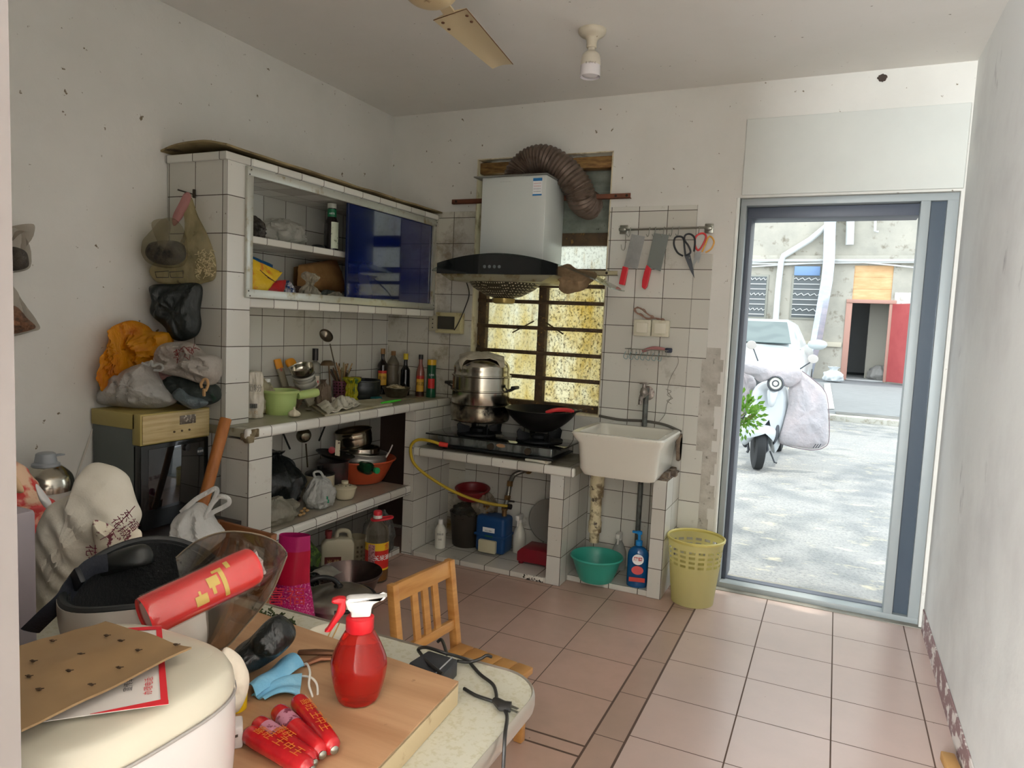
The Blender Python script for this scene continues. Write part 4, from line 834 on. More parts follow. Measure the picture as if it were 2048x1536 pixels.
# noodle packet leaning on the wall
pa, pb = at(615, 765, 'x', .16), at(562, 718, 'x', .03)
t = thing('noodle_packet', 'long white and orange noodle packet leaning against wall tiles, number nine printed', 'packet', pa)
pm_ = mat('packet_white', (206, 200, 178), .5, bump=(40, .4)); po = mat('packet_orange', (222, 150, 40), .45)
a0, a1 = V(.18, pa.y+.02, CZ+.005), V(.035, at(578, 712, 'x', .035).y, at(578, 718, 'x', .035).z)
ax = (a1-a0); L = ax.length; ax.normalize(); q = ax.cross(V(1, 0, 0)).normalized()
b = MB(); b.lathe(rprof([(.024, 0), (.032, .02), (.033, L*.6), (.030, L*.86)], 4), a0, ax, n=24, sq=(.6, 1), fn=lambda a, k, r: r*(1+.06*math.sin(5*a+k*.4))); part('wrapper', b, pm_, t)
b = MB(); b.lathe(rprof([(.031, L*.84), (.032, L*.93), (.026, L*.985), (.010, L)], 4), a0, ax, n=24, sq=(.62, 1.03)); part('orange_end', b, po, t)
a0b, a1b = V(.10, pa.y-.05, CZ+.01), V(.02, at(556, 722, 'x', .02).y, at(556, 724, 'x', .02).z)
b = MB(); b.tube([a0b, lerp(a0b, a1b, .5), a1b], [(.012, .022)]*3, 10, flat=(1, 0, 0)); part('grey_side', b, mat('packet_grey', (140, 132, 110), .5), t)
b = MB(); b.tube([lerp(a0b, a1b, .84), a1b+(a1b-a0b)*.06], [(.0125, .0225)]*2, 10, flat=(1, 0, 0)); part('orange_flap', b, po, t)
u, f = facing(a1b); textm('6', .03, mat('packet_red', (190, 60, 40), .5), 'number', t, lerp(a0b, a1b, .83)+V(.014, -.01, 0), u, (0, 0, 1))
b = sack([(.05, 0), (.06, .03), (.05, .08), (.02, .10)], (.12, pa.y-.10, CZ), 23, .3, (1, 1.3)); tag(b.build('plastic_wrapper', plastic_film('grey_brown_film', (160, 140, 116), .7)), 'crinkled brownish plastic wrapper between noodle packet and barcode sack', 'wrapper')
# stack of tilted bowls
cb = at(620, 772, 'x', .17); cb = V(.14, cb.y+.02, CZ+.05); tilt = V(.10, -.42, 1).normalized(); china = mat('white_china', (218, 216, 204), .2, coat=.4)
for k in range(4):
    o = cb+tilt*(.032*k-.02); b = MB(); b.lathe(rprof([(.022, 0), (.03, .002), (.05, .03), (.057, .05), (.055, .051), (.045, .03), (.02, .008), (0, .006)], 3), o, tilt, n=36)
    t = tag(b.build('rice_bowl', china), ('white china bowl at the bottom of the tilted stack', 'white china bowl second from bottom of the tilted stack', 'white china bowl third up in the tilted stack', 'white china bowl under the steel bowl with ring pattern')[k], 'bowl', 'tilted stack of bowls on the counter')
    if k == 3: b = MB(); b.lathe([(.0545, .038), (.0552, .041)], o, tilt, n=36, cap=False); part('ring_pattern', b, mat('ring_blue_grey', (96, 96, 92), .4), t)
o = cb+tilt*(.115); b = MB(); b.lathe(rprof([(.02, 0), (.03, .0), (.05, .022), (.056, .052), (.054, .052), (.047, .024), (.02, .006), (0, .004)], 3), o, tilt, n=36); tag(b.build('steel_bowl', steel_), 'shiny steel bowl on top of the tilted stack of white bowls', 'bowl', 'tilted stack of bowls on the counter')
# liquor bottle, mug, chopsticks
c = V(.06, at(630, 745, 'x', .06).y+.0, CZ)
zt = at(630, 697, 'x', .06).z-CZ
t = bottle('liquor_bottle', 'clear square-shouldered glass bottle with black cap behind the tilted bowls', c, [(.028, 0), (.031, .005), (.031, zt*.62), (.026, zt*.72), (.012, zt*.76), (.011, zt*.8)], mat('clear_glass', (220, 222, 212), .05, trans=.85, alpha=.8), [(.016, zt*.78), (.016, zt), (0, zt)], mat('black_cap', (28, 26, 26), .35))
label_on(t, c, .0315, CZ+zt*.22, CZ+zt*.5, mat('liquor_label', (206, 196, 180), .5, var=(30, (176, 60, 60), .5, .56)), .8)
c = V(.09, at(683, 775, 'x', .09).y, CZ); W_ = .043
t = thing('chopstick_basket', 'pink perforated basket full of chopsticks and utensils against the wall', 'basket', c)
b = MB(); n = 32; rows = []
zl = [k*.0082 for k in range(14)]
for z in zl: rows.append([b.b.verts.new((c.x+(W_+.06*z)*math.cos(2*PI*k/n), c.y+(W_+.06*z)*math.sin(2*PI*k/n), CZ+z)) for k in range(n)])
for i in range(13):
    for k in range(n):
        if i % 2 == 1 and k % 2 == 0: continue
        b.face([rows[i][k], rows[i][(k+1) % n], rows[i+1][(k+1) % n], rows[i+1][k]])
b.face(rows[0][::-1]); bmesh.ops.solidify(b.b, geom=b.b.faces[:], thickness=.002); part('body', b, mat('mauve_pink_plastic', (150, 92, 112), .45), t)
wood = [mat('stick_%d' % k, col, .55) for k, col in enumerate(((120, 84, 56), (168, 140, 96), (84, 60, 42), (140, 130, 90), (60, 50, 42), (150, 110, 70)))]
for k in range(26):
    q = random.Random(k+7); a = q.uniform(0, 6.28); r0 = q.uniform(0, .028); r1 = r0+q.uniform(.01, .05); h_ = q.uniform(.15, .21)
    b = MB(); p0 = V(c.x+r0*math.cos(a+2.5), c.y+r0*math.sin(a+2.5), CZ+.012); p1 = V(c.x+r1*math.cos(a), c.y+r1*math.sin(a), CZ+h_)
    b.cyl(p0, p1, .0024, .0036, 8); tag(b.build('chopstick', wood[k % 6]), 'wooden chopstick standing in the pink perforated basket', 'chopstick', 'chopsticks in the pink basket')
# ladle standing in the basket, second round strainer
t = thing('ladle', 'long steel ladle standing tilted above the chopstick basket', 'ladle', c); top = at(660, 688, 'x', .12); bw = at(650, 672, 'x', .13)
b = MB(); b.tube([V(c.x, c.y+.01, CZ+.03), lerp(V(c.x, c.y, CZ+.03), top, .6), top], [(.002, .005)]*3, 8, flat=(1, 0, 0)); part('handle', b, mat('ladle_steel', (120, 112, 98), .3, .9), t)
b = MB(); b.lathe(rprof([(0, 0), (.02, .003), (.036, .018), (.04, .03), (.038, .03), (.033, .018), (.0, .004)], 4), bw+V(.0, .0, -.01), (.75, -.55, .5), n=30, sq=(1, .8)); part('bowl', b, mat('ladle_steel', (120, 112, 98), .3, .9), t)
c2 = V(.10, at(655, 760, 'x', .10).y, CZ)
t = thing('strainer_ladle', 'round rusty steel skimmer with legs-like tines left of chopsticks', 'skimmer', c2); pz = at(655, 728, 'x', .1)
b = MB(); b.lathe(rprof([(0, .022), (.028, .018), (.044, .0), (.046, .0), (.03, .022), (0, .026)], 3), pz+V(0, 0, -.005), n=28, sq=(.7, 1)); part('bowl', b, mat('tarnished_steel', (120, 100, 76), .4, .7), t)
b = MB(); b.tube([pz+V(.0, .01, .0), c2+V(.0, .03, .03)], .004, 8); part('handle', b, mat('tarnished_steel', (120, 100, 76), .4, .7), t)
c2 = V(.26, at(646, 795, 'x', .26).y, CZ); t = tag(sack([(.05, 0), (.05, .05), (.035, .11), (.012, .13), (.018, .145)], c2, 33, .25, (.6, 1)).build('paper_bag', mat('brown_grey_paper', (112, 96, 78), .75, bump=(20, .6), var=(10, (86, 72, 60), .4, .7))), 'folded dark brown paper bag in front of the chopstick basket', 'bag')
c2 = V(.17, at(703, 790, 'x', .17).y, CZ); tag(sack([(.03, 0), (.034, .04), (.028, .09), (.05, .12), (.02, .13)], c2, 34, .35, (.8, 1)).build('yellow_bag', plastic_film('yellow_film', (206, 200, 30), .85, var=(20, (40, 130, 80), .55, .62))), 'bright yellow and green crumpled bag between chopsticks and black pot', 'bag')
c2 = V(.06, at(712, 755, 'x', .06).y, CZ); b = MB(); b.lathe([(.028, 0), (.031, .004), (.031, .105), (.033, .11), (.031, .118), (.028, .11)], c2, n=30); tag(b.build('glass_jar', mat('pinkish_jar', (190, 160, 140), .15, trans=.5, alpha=.8)), 'pinkish translucent jar with metal rim behind the yellow bag', 'jar')
# black pot
c2 = at(730, 800, 'z', CZ)+V(-.07, .06, 0); c2.z = CZ
t = thing('black_pot', 'black round pot with steel rim on the counter', 'pot', c2); pot_m = mat('pot_black', (22, 28, 30), .35, coat=.2)
b = MB(); b.lathe(rprof([(.088, 0), (.1, .004), (.105, .02), (.107, .10), (.104, .10), (.102, .02), (0, .008)], 3), c2, n=48); part('body', b, pot_m, t)
b = MB(); b.lathe([(.106, .1), (.109, .102), (.106, .104), (.103, .102), (.106, .1)], c2, n=48, cap=False); part('rim', b, steel_, t)
c3 = c2+V(.10, -.035, .008); b = MB(); b.box((c3.x-.01, c3.y-.01, CZ), (c3.x+.035, c3.y+.05, CZ+.02), .006); tag(b.build('teal_sponge', mat('teal_sponge', (20, 96, 100), .8, bump=(120, .5))), 'small teal scouring sponge at the foot of the black pot', 'sponge')
# crumpled tissues / cloth and cutting stuff
def rag(nm, lab, cat, pts, z, m, amp=.014, seed=1, th=.003, grp=None):
    P = [at(a, b_, 'z', z) for a, b_ in pts]; b = MB()
    def fn(u, v):
        p = lerp(lerp(P[0], P[1], u), lerp(P[3], P[2], u), v)
        w_ = 16*u*(1-u)*v*(1-v); return p+V(.006*noise.noise(p*30), .006*noise.noise(p*31+V(9, 0, 0)), th+amp*(.25+w_)*abs(noise.noise(p*18+V(seed, 0, 0)))*2.2)
    b.sheet(fn, 26, 26, .0022); return tag(b.build(nm, m), lab, cat, grp)
cotton = mat('off_white_cloth', (206, 202, 186), .9, bump=(80, .4))
rag('tissue', 'crumpled off-white cloth spread on counter before the black pot', 'cloth', [(628, 808), (700, 795), (722, 812), (656, 830)], CZ+.016, cotton, .03, 3)
t = thing('cutting_board', 'pale thin cutting board with yellow edge under crumpled cloth', 'board', at(700, 820, 'z', CZ))
P = [at(a, b_, 'z', CZ) for a, b_ in ((620, 812), (650, 834), (785, 811), (760, 800))]; b = MB(); b.prism([(p.x, p.y) for p in P], (0, 0, .011), (0, 0, CZ), (1, 0, 0), (0, 1, 0), bev=.002); part('board', b, mat('board_pale', (190, 186, 164), .5, var=(8, (160, 150, 110), .4, .7)), t, smooth=False)
p0, p1, p2 = at(763, 806, 'z', CZ+.014), at(800, 800, 'z', CZ+.014), at(835, 797, 'z', CZ+.014)
t = thing('peeler', 'bright green handled peeler at the counter edge', 'peeler', p0)
b = MB(); b.tube([p0, lerp(p0, p1, .3), lerp(p0, p1, .7), p1], [(.004, .006), (.007, .013), (.007, .013), (.004, .008)], 12, flat=(0, 0, 1)); part('handle', b, mat('neon_green', (70, 220, 50), .4), t)
b = MB(); b.tube([p1, p2], [(.0012, .004), (.001, .003)], 8, flat=(0, 0, 1)); part('blade', b, mat('peeler_steel', (200, 190, 150), .3, .7), t)
c2 = at(795, 795, 'z', CZ)+V(-.03, .03, 0); c2.z = CZ
t = thing('metal_bowl', 'dented metal bowl with packet of seasoning inside beside sauce bottles', 'bowl', c2)
b = MB(); b.lathe(rprof([(.045, 0), (.06, .004), (.078, .045), (.084, .055), (.082, .057), (.07, .04), (.05, .012), (0, .008)], 3), c2, n=44); part('bowl', b, mat('dull_steel_bowl', (130, 124, 104), .3, .8, var=(12, (90, 84, 66), .4, .7)), t)
b = lump(c2+V(0, .0, .05), (.055, .05, .022), 5, .35, 3, 4, None, .3); tag(b.build('seasoning_packet', mat('seasoning_packet', (170, 150, 110), .5, var=(16, (206, 196, 160), .4, .6))), 'crumpled pale packet lying inside the dented metal bowl', 'packet')
# bottles in the corner
def bx(px, py, y): p = at(px, py, 'y', y); return V(p.x, y, CZ)
c2 = bx(765, 740, -.14); hh = at(765, 697, 'y', -.14).z-CZ
t = bottle('soy_sauce_bottle', 'tall dark soy sauce bottle with brown cap, leftmost of the corner bottles', c2, [(.028, 0), (.031, .006), (.031, hh*.55), (.028, hh*.66), (.012, hh*.76), (.011, hh*.9)], mat('soy_dark', (22, 14, 12), .12, coat=.5), [(.014, hh*.88), (.014, hh), (0, hh)], mat('brown_cap', (130, 92, 50), .45))
label_on(t, c2, .0315, CZ+hh*.2, CZ+hh*.46, mat('label_yellow', (206, 160, 50), .5)); label_on(t, c2, .0319, CZ+hh*.46, CZ+hh*.52, mat('label_deepred', (176, 40, 30), .5)); print_on(t, '生抽', .024, c2, .0325, CZ+hh*.36, mat('print_brown', (60, 30, 16), .5))
c2 = bx(786, 740, -.07); hh = at(786, 702, 'y', -.07).z-CZ
bottle('empty_bottle', 'empty clear plastic bottle with brown cap in counter corner', c2, [(.036, 0), (.038, .006), (.038, hh*.4), (.034, hh*.5), (.038, hh*.7), (.014, hh*.88), (.012, hh*.92)], mat('murky_clear', (150, 138, 116), .12, trans=.6, alpha=.6), [(.015, hh*.9), (.015, hh), (0, hh)], mat('brown_cap', (130, 92, 50), .45))
c2 = bx(810, 770, -.09); hh = at(810, 707, 'y', -.09).z-CZ
bottle('vinegar_bottle', 'dark sauce bottle with a yellow cap and clear neck in the corner', c2, [(.026, 0), (.0285, .006), (.0285, hh*.55), (.026, hh*.62), (.013, hh*.72), (.012, hh*.88)], mat('sauce_black', (16, 18, 20), .12, coat=.5), [(.015, hh*.86), (.015, hh), (0, hh)], mat('yellow_cap', (206, 180, 40), .4))
c2 = V(.30, -.075, CZ); hh = at(840, 709, 'y', -.07).z-CZ
t = bottle('oyster_sauce_bottle', 'sauce bottle with black cap and red and yellow label', c2, [(.023, 0), (.026, .006), (.026, hh*.5), (.022, hh*.64), (.0115, hh*.78), (.0115, hh*.9)], mat('pink_liquid', (176, 110, 96), .12, trans=.4, coat=.4), [(.0135, hh*.89), (.0135, hh), (0, hh)], mat('black_cap', (28, 26, 26), .35))
label_on(t, c2, .0265, CZ+hh*.12, CZ+hh*.42, mat('label_yellow', (206, 160, 50), .5)); label_on(t, c2, .0268, CZ+hh*.42, CZ+hh*.5, mat('label_deepred', (176, 40, 30), .5)); print_on(t, '料酒', .024, c2, .0275, CZ+hh*.30, mat('print_green', (40, 60, 24), .5)); label_on(t, c2, .0266, CZ+.004, CZ+hh*.12, mat('print_brown', (60, 30, 16), .5), 3.1)
c2 = V(.37, -.06, CZ); hh = at(872, 720, 'y', -.06).z-CZ
t = bottle('seasoning_bottle', 'green bottle with wide yellow cap and red label nearest the steamer', c2, [(.027, 0), (.03, .005), (.029, hh*.5), (.026, hh*.62), (.027, hh*.88)], mat('bottle_green', (20, 84, 56), .3), [(.0275, hh*.86), (.0275, hh), (0, hh)], mat('cap_amber', (214, 170, 40), .4))
label_on(t, c2, .0302, CZ+hh*.24, CZ+hh*.5, mat('label_scarlet', (196, 40, 36), .45), .7); print_on(t, 'QBB', .016, c2, .0292, CZ+hh*.6, mat('label_white', (236, 238, 238), .5))
# ================================================================ inside the wall cabinet
def incab(px, py, x): return at(px, py, 'x', x)
p = incab(663, 470, .24); c2 = V(.24, p.y, 1.666); hh = incab(666, 408, .24).z-1.666
t = bottle('tea_bottle', 'dark bottle with green neck and white label in wall cabinet', c2, [(.034, 0), (.037, .006), (.037, hh*.52), (.034, hh*.6), (.022, hh*.72), (.02, hh*.9)], mat('tea_dark', (34, 30, 30), .15, coat=.4), [(.022, hh*.9), (.022, hh), (0, hh)], mat('cap_pale', (190, 196, 184), .4))
label_on(t, c2, .0375, c2.z+.01, c2.z+hh*.6, mat('tea_label', (196, 206, 184), .5, dirt=(60, (70, 90, 60), .6, .64)), .55, a=cama(c2)+.5); b = MB(); b.lathe([(.0225, hh*.7), (.0225, hh*.88)], c2, n=22, cap=False); part('green_neck', b, mat('neck_green', (20, 110, 70), .4), t); print_on(t, 'ABTE', .012, c2, .0228, c2.z+hh*.78, mat('label_white', (236, 238, 238), .5))
p = incab(575, 465, .22); b = sack([(.05, 0), (.075, .03), (.07, .08), (.03, .115)], (.19, p.y, 1.667), 41, .12, (1, 1.7)); tag(b.build('plastic_bag', plastic_film('milky_film', (200, 200, 190), .75)), 'pale plastic bag of food lying on the upper cabinet shelf', 'bag')
p = incab(512, 452, .2); b = sack([(.04, 0), (.06, .03), (.05, .07), (.01, .1)], (.18, p.y, 1.667), 42, .2, (1, .8)); tag(b.build('dark_food_bag', plastic_film('dark_content', (110, 104, 96), .8, var=(40, (40, 36, 32), .4, .6))), 'bag of dark dried food at left end of the upper cabinet shelf', 'bag')
b = MB(); p = incab(648, 480, .22); b.lathe(rprof([(.02, 0), (.035, .004), (.03, .02), (0, .026)], 3), (.2, p.y-.02, 1.666), n=24); tag(b.build('dark_dish', mat('dark_dish', (30, 32, 34), .4)), 'small dark dish beside the tea bottle in the cabinet', 'dish')
CBZ = 1.4005
def cabbag(nm, lab, cat, px, x, r, h, m, seed, sq=(1, 1), lean=(0, 0), fold=.25, prof=None):
    p = incab(px, 580, x); prof = prof or [(r*.8, 0), (r, h*.2), (r*.85, h*.6), (r*.2, h)]
    return tag(sack(prof, (x, p.y, CBZ), seed, fold, sq, lean=lean).build(nm, m), lab, cat)
def packet(nm, lab, P, th, m, cat='packet', puff=.01, parent=None):
    P = [Vector(p) for p in P]; b = MB()
    def f1(s): return lambda u, v: lerp(lerp(P[0], P[1], u), lerp(P[3], P[2], u), v)+((P[1]-P[0]).cross(P[3]-P[0])).normalized()*s*(th/2+puff*(16*u*(1-u)*v*(1-v))**.5+.004*noise.noise(lerp(lerp(P[0], P[1], u), lerp(P[3], P[2], u), v)*40))
    b.grid(f1(1), 16, 16); b.grid(lambda u, v: f1(-1)(1-u, v), 16, 16); bmesh.ops.remove_doubles(b.b, verts=b.b.verts[:], dist=.0005)
    if parent is not None: return part(nm, b, m, parent)
    return tag(b.build(nm, m), lab, cat)
t = thing('snack_packet', 'yellow snack packet leaning in the lower left of the cabinet', 'packet', (.27, -1.45, CBZ))
yp = mat('snack_yellow', (216, 178, 30), .35, var=(9, (206, 120, 30), .55, .6), bump=(30, .4)); packet('packet', '', [incab(500, 580, .30), incab(532, 585, .31), incab(565, 545, .29), incab(500, 516, .27)], .004, yp, parent=t, puff=.012)
b = MB()
for k in range(4):
    a, c_ = incab(520+k*5, 540+k*5, .318), incab(538+k*5, 556+k*3, .32); b.tube([a, c_], .0016, 4)
part('printed_lines', b, mat('print_brown', (60, 30, 16), .5), t)
packet('red_packet', 'red shiny packet lying beneath the yellow snack packet in cabinet', [incab(522, 588, .29), incab(566, 590, .30), incab(572, 560, .28), incab(530, 562, .27)], .006, mat('snack_red', (170, 24, 28), .3, bump=(30, .5), var=(14, (210, 60, 40), .6, .65)), puff=.015)
packet('blue_packet', 'blue crumpled packet behind the yellow one in the cabinet', [incab(500, 540, .17), incab(545, 555, .17), incab(545, 530, .15), incab(502, 512, .14)], .006, mat('snack_blue', (30, 90, 140), .35, bump=(30, .5)), puff=.012)
cabbag('foil_wrapper', 'silvery blue crinkled wrapper beside the yellow packet', 'wrapper', 572, .2, .045, .10, mat('foil_silver', (190, 194, 204), .25, .6, var=(30, (60, 90, 150), .55, .6), bump=(60, .9)), 51)
packet('paper_bag', 'brown kraft paper bag at the back of the lower cabinet', [incab(590, 580, .12), incab(690, 585, .14), incab(668, 520, .10), incab(592, 532, .08)], .03, mat('kraft_paper', (150, 112, 66), .75, var=(10, (120, 86, 48), .4, .7), bump=(20, .6)), 'bag', .05)
cabbag('tied_clear_bag', 'clear plastic bag with gathered tied top in the cabinet', 'bag', 620, .27, .05, .15, clear_film_, 52, (1, 1.2), prof=[(.04, 0), (.05, .02), (.035, .06), (.012, .085), (.035, .12), (.02, .14)])
b = MB(); p = incab(593, 582, .3); b.lathe(rprof([(.02, 0), (.026, .01), (.024, .028), (0, .036)], 4), (.30, p.y, CBZ), n=24); tag(b.build('white_tub', mat('white_blue_tub', (206, 200, 196), .5, var=(18, (60, 140, 180), .52, .55))), 'small round white and light blue tub in the cabinet front', 'tub')
p = incab(590, 565, .2); b = MB(); b.box((.12, p.y-.04, CBZ), (.22, p.y+.05, CBZ+.075), .006); tag(b.build('brown_box', mat('cocoa_box', (70, 50, 40), .6)), 'small dark brown box behind the white and blue tub', 'box')
cabbag('green_grey_bag', 'dull grey green bag lying in the cabinet beside blue door', 'bag', 660, .18, .07, .07, mat('bag_greygreen', (84, 92, 86), .5, bump=(20, .5)), 54, (1, 1.4))
cabbag('clear_bag', 'clear plastic bag with pale contents next to the blue door', 'bag', 672, .28, .05, .06, clear_film_, 55, (1, 1.3))
# ================================================================ counter's middle shelf (z=.40)
SH = .4055
b = sack([(.06, 0), (.12, .03), (.13, .12), (.09, .21), (.03, .26), (.04, .28)], (.20, at(575, 960, 'x', .3).y+.02, SH), 61, .18, (1.1, 1)); tag(b.build('black_trash_bag', black_film), 'large black plastic bag filling left end of the middle counter shelf', 'bag')
basin('brown_basin', 'dark brown plastic basin at near end of shelf under clear bag', 'basin', (.26, at(540, 1010, 'z', SH).y-.10, SH), .07, .12, .06, mat('brown_plastic', (70, 40, 32), .4))
b = sack([(.05, 0), (.09, .02), (.085, .07), (.03, .10), (.02, .11)], (.37, at(562, 1045, 'z', SH).y-.02, SH), 63, .22, (.75, 1.45)); tag(b.build('clear_plastic_bag', clear_film_), 'clear plastic bag lying at near end of the middle counter shelf', 'bag')
for k, (px, py) in enumerate(((603, 1025), (609, 1020), (600, 1033), (614, 1024), (607, 1030))):
    c2 = at(px, py, 'z', SH); b = lump(c2+V(0, 0, .007), (.008, .011, .007), k, .25, 2.5, 2); tag(b.build('peanut', mat('peanut_shell', (176, 140, 90), .8)), 'unshelled peanut lying between clear bag and white bag on shelf', 'peanut', 'peanuts on the middle shelf')
c2 = at(647, 1015, 'z', SH)+V(-.05, .03, 0); c2.z = SH
t = thing('shopping_bag', 'white plastic bag with green lettering on the middle shelf', 'bag', c2)
part('bag', sack([(.08, 0), (.092, .015), (.092, .07), (.07, .10), (.05, .12), (.03, .135)], c2, 65, .18, (.75, 1.05), rz=.4), plastic_film('shop_bag_white', (222, 224, 220), .9), t)
u, f = facing(c2); textm('平优品', .034, mat('print_teal_green', (16, 130, 96), .5), 'lettering', t, c2+f*.088+V(0, 0, .045)-u*.005, u, (0, 0, 1), thick=.0012)
b = MB(); hb = c2+V(0, 0, .13); b.tube(smoothpts([hb+u*-.02, hb+u*-.03+V(0, 0, .03), hb+u*.0+V(0, 0, .035), hb+u*.02]), [(.002, .009)]*25 if False else .006, 6); part('knotted_handles', b, plastic_film('shop_bag_white', (222, 224, 220), .9), t)
c2 = at(700, 1000, 'z', SH)+V(-.05, .02, 0); c2.z = SH; cream = mat('cream_enamel', (206, 198, 170), .25, coat=.4)
t = thing('lidded_bowl', 'cream bowl with a dark floral pattern on its lid', 'bowl', c2)
b = MB(); b.lathe(rprof([(.035, 0), (.045, .003), (.058, .05), (.062, .055), (.058, .06), (.03, .07), (0, .072)], 3), c2, n=36); b.lathe([(.012, .07), (.018, .076), (.018, .09), (0, .092)], c2, n=18); part('bowl', b, cream, t)
b = MB(); b.lathe([(.05, .0625), (.03, .0707)], c2, n=36, cap=False); part('floral_band', b, mat('floral_band', (206, 198, 170), .3, dirt=(80, (30, 40, 36), .5, .54)), t)
# orange basin full of pots
c2 = at(735, 972, 'z', SH)+V(-.12, .10, 0); c2.z = SH
t = basin('orange_basin', 'orange plastic basin holding stacked steel pots on the middle shelf', 'basin', c2, .12, .19, .125, mat('orange_plastic', (190, 84, 50), .4))
b = MB(); b.lathe(rprof([(.12, 0), (.135, .004), (.14, .06), (.147, .064), (.145, .067), (.136, .06), (.13, .01), (0, .008)], 3), c2+V(.0, .0, .10), (.05, .06, 1), n=48); tag(b.build('aluminium_pan', mat('aluminium', (190, 188, 180), .35, .7)), 'broad pale aluminium pan lying inside the orange basin', 'pan')
b = MB(); b.lathe([(.10, 0), (.11, .0), (.11, .035), (.115, .037), (.11, .04), (.105, .037), (.10, .006), (0, .006)], c2+V(-.01, .0, .155), (.0, .03, 1), n=44); tag(b.build('steel_dish', steel_), 'shallow shiny steel dish on top of the pale aluminium pan', 'dish')
b = MB(); b.lathe(rprof([(.07, 0), (.09, .002), (.10, .03), (.102, .09), (.108, .093), (.1, .095), (.095, .04), (0, .01)], 3), c2+V(-.03, -.02, .195), (-.12, -.14, 1), n=44); tag(b.build('steel_pot', mat('warm_steel', (170, 160, 140), .2, 1)), 'deep steel pot topping the pile of pans on middle shelf', 'pot')  # steel in a darker, warmer tone than the stainless dish
p = at(700, 905, 'x', .34); t = thing('green_glass_bottle', 'dark green glass bottle lying inside the orange basin', 'bottle', (.3, p.y, .55)); p0, p1 = at(722, 945, 'x', .34), at(752, 940, 'x', .40)
p0, p1 = at(730, 935, 'x', .30), at(760, 943, 'x', .43)
b = MB(); ax = (p1-p0).normalized(); b.lathe(rprof([(.03, 0), (.034, .006), (.034, .07), (.016, .10), (.014, .13)], 4), p0-ax*.03, ax, n=24); part('body', b, mat('dark_green_glass', (16, 60, 36), .15, coat=.4), t); b = MB(); b.lathe([(.017, .128), (.017, .145), (0, .146)], p0-ax*.03, ax, n=18); part('cap', b, mat('cap_green', (30, 150, 90), .4), t)
p0, p1 = at(772, 915, 'x', .33), at(785, 890, 'x', .33); b = MB(); b.tube([p0, lerp(p0, p1, .5)+V(.003, 0, 0), p1], [(.002, .006)]*3, 8, flat=(1, 0, 0)); tag(b.build('spatula_handle', mat('spoon_white', (200, 196, 190), .4)), 'white spoon handle sticking up from the orange basin', 'spoon')
c2 = V(.19, at(640, 955, 'x', .19).y, SH); b = MB(); t = thing('cream_pot', 'cream enamel pot behind the white lettered bag', 'pot', c2)
b.lathe(rprof([(.06, 0), (.07, .004), (.075, .02), (.075, .10), (.078, .105), (.072, .104), (0, .09)], 3), c2, n=40); part('pot', b, cream, t)
b = MB(); b.lathe([(.0755, .03), (.0765, .032), (.0765, .038), (.0755, .04)], c2, n=40, cap=False); part('dark_ring', b, mat('dark_ring', (40, 36, 30), .4), t)
b = MB(); b.lathe(rprof([(.079, .106), (.07, .118), (.03, .132), (0, .134)], 3), c2, n=40); b.lathe([(.012, .132), (.016, .14), (.016, .15), (0, .152)], c2, n=16); part('lid', b, mat('dark_lid', (44, 42, 40), .2, .3), t)
b = MB(); b.lathe(rprof([(.0, .0), (.07, .004), (.10, .022), (.104, .024), (.07, .01), (0, .005)], 3), (.17, c2.y+.14, SH+.165), (.15, .1, 1), n=40); tag(b.build('colander_lid', mat('black_lid', (30, 30, 30), .25)), 'black pan lid lying between cream pot and steel pots', 'lid')
b = MB(); b.lathe([(.07, 0), (.08, .003), (.085, .15), (0, .155)], (.16, c2.y+.14, SH), n=36); tag(b.build('dark_pot', mat('dark_cookpot', (52, 44, 40), .35, var=(10, (80, 40, 40), .5, .7))), 'dark cooking pot in shadow behind the cream pot', 'pot')
p = at(675, 895, 'x', .30); u, f = facing(p); b = MB()
for v_ in [0]: b.prism([(-.012, -.04), (.012, -.045), (.014, .035), (-.01, .04)], f*.003, p, u, (0, 0, 1))
tag(b.build('paper_tag', mat('tag_cream', (190, 184, 160), .6, dirt=(60, (80, 60, 50), .6, .64))), 'cream paper tag hanging at the steel pot on middle shelf', 'tag')
p = at(664, 900, 'x', .27); b = MB(); b.lathe([(.017, 0), (.018, .003), (.0, .006)], p, f, n=24); tag(b.build('red_disc', mat('red_round_lid', (150, 30, 40), .4)), 'small round red lid beside the cream paper tag', 'lid')
# ladles hanging under the worktop at the wall
t = thing('hanging_ladle', 'steel ladle with round bowl hanging under the counter', 'ladle', (.2, -1.0, .8)); p = at(612, 876, 'x', .22)
b = MB(); b.lathe(rprof([(0, 0), (.022, .004), (.036, .022), (.038, .034), (.036, .034), (.03, .02), (0, .005)], 4), p-V(.02, -.02, 0), (-.8, .5, .1), n=30); part('bowl', b, mat('dim_steel', (128, 122, 104), .25, .9), t)
b = MB(); b.tube([p+V(0, .0, -.03), p+V(-.03, .05, -.16)], .004, 8); part('handle', b, mat('dim_steel', (128, 122, 104), .25, .9), t)
for k, (a, c_) in enumerate((((565, 864), (580, 898)), ((650, 852), (638, 882)))):
    b = MB(); b.tube([at(a[0], a[1], 'x', .05), at(c_[0], c_[1], 'x', .05)], .005, 8); tag(b.build('black_rod', mat('black_rod', (24, 24, 24), .5)), ('black rod leaning at the wall above the black trash bag', 'black rod leaning at the wall behind the hanging ladle')[k], 'rod')
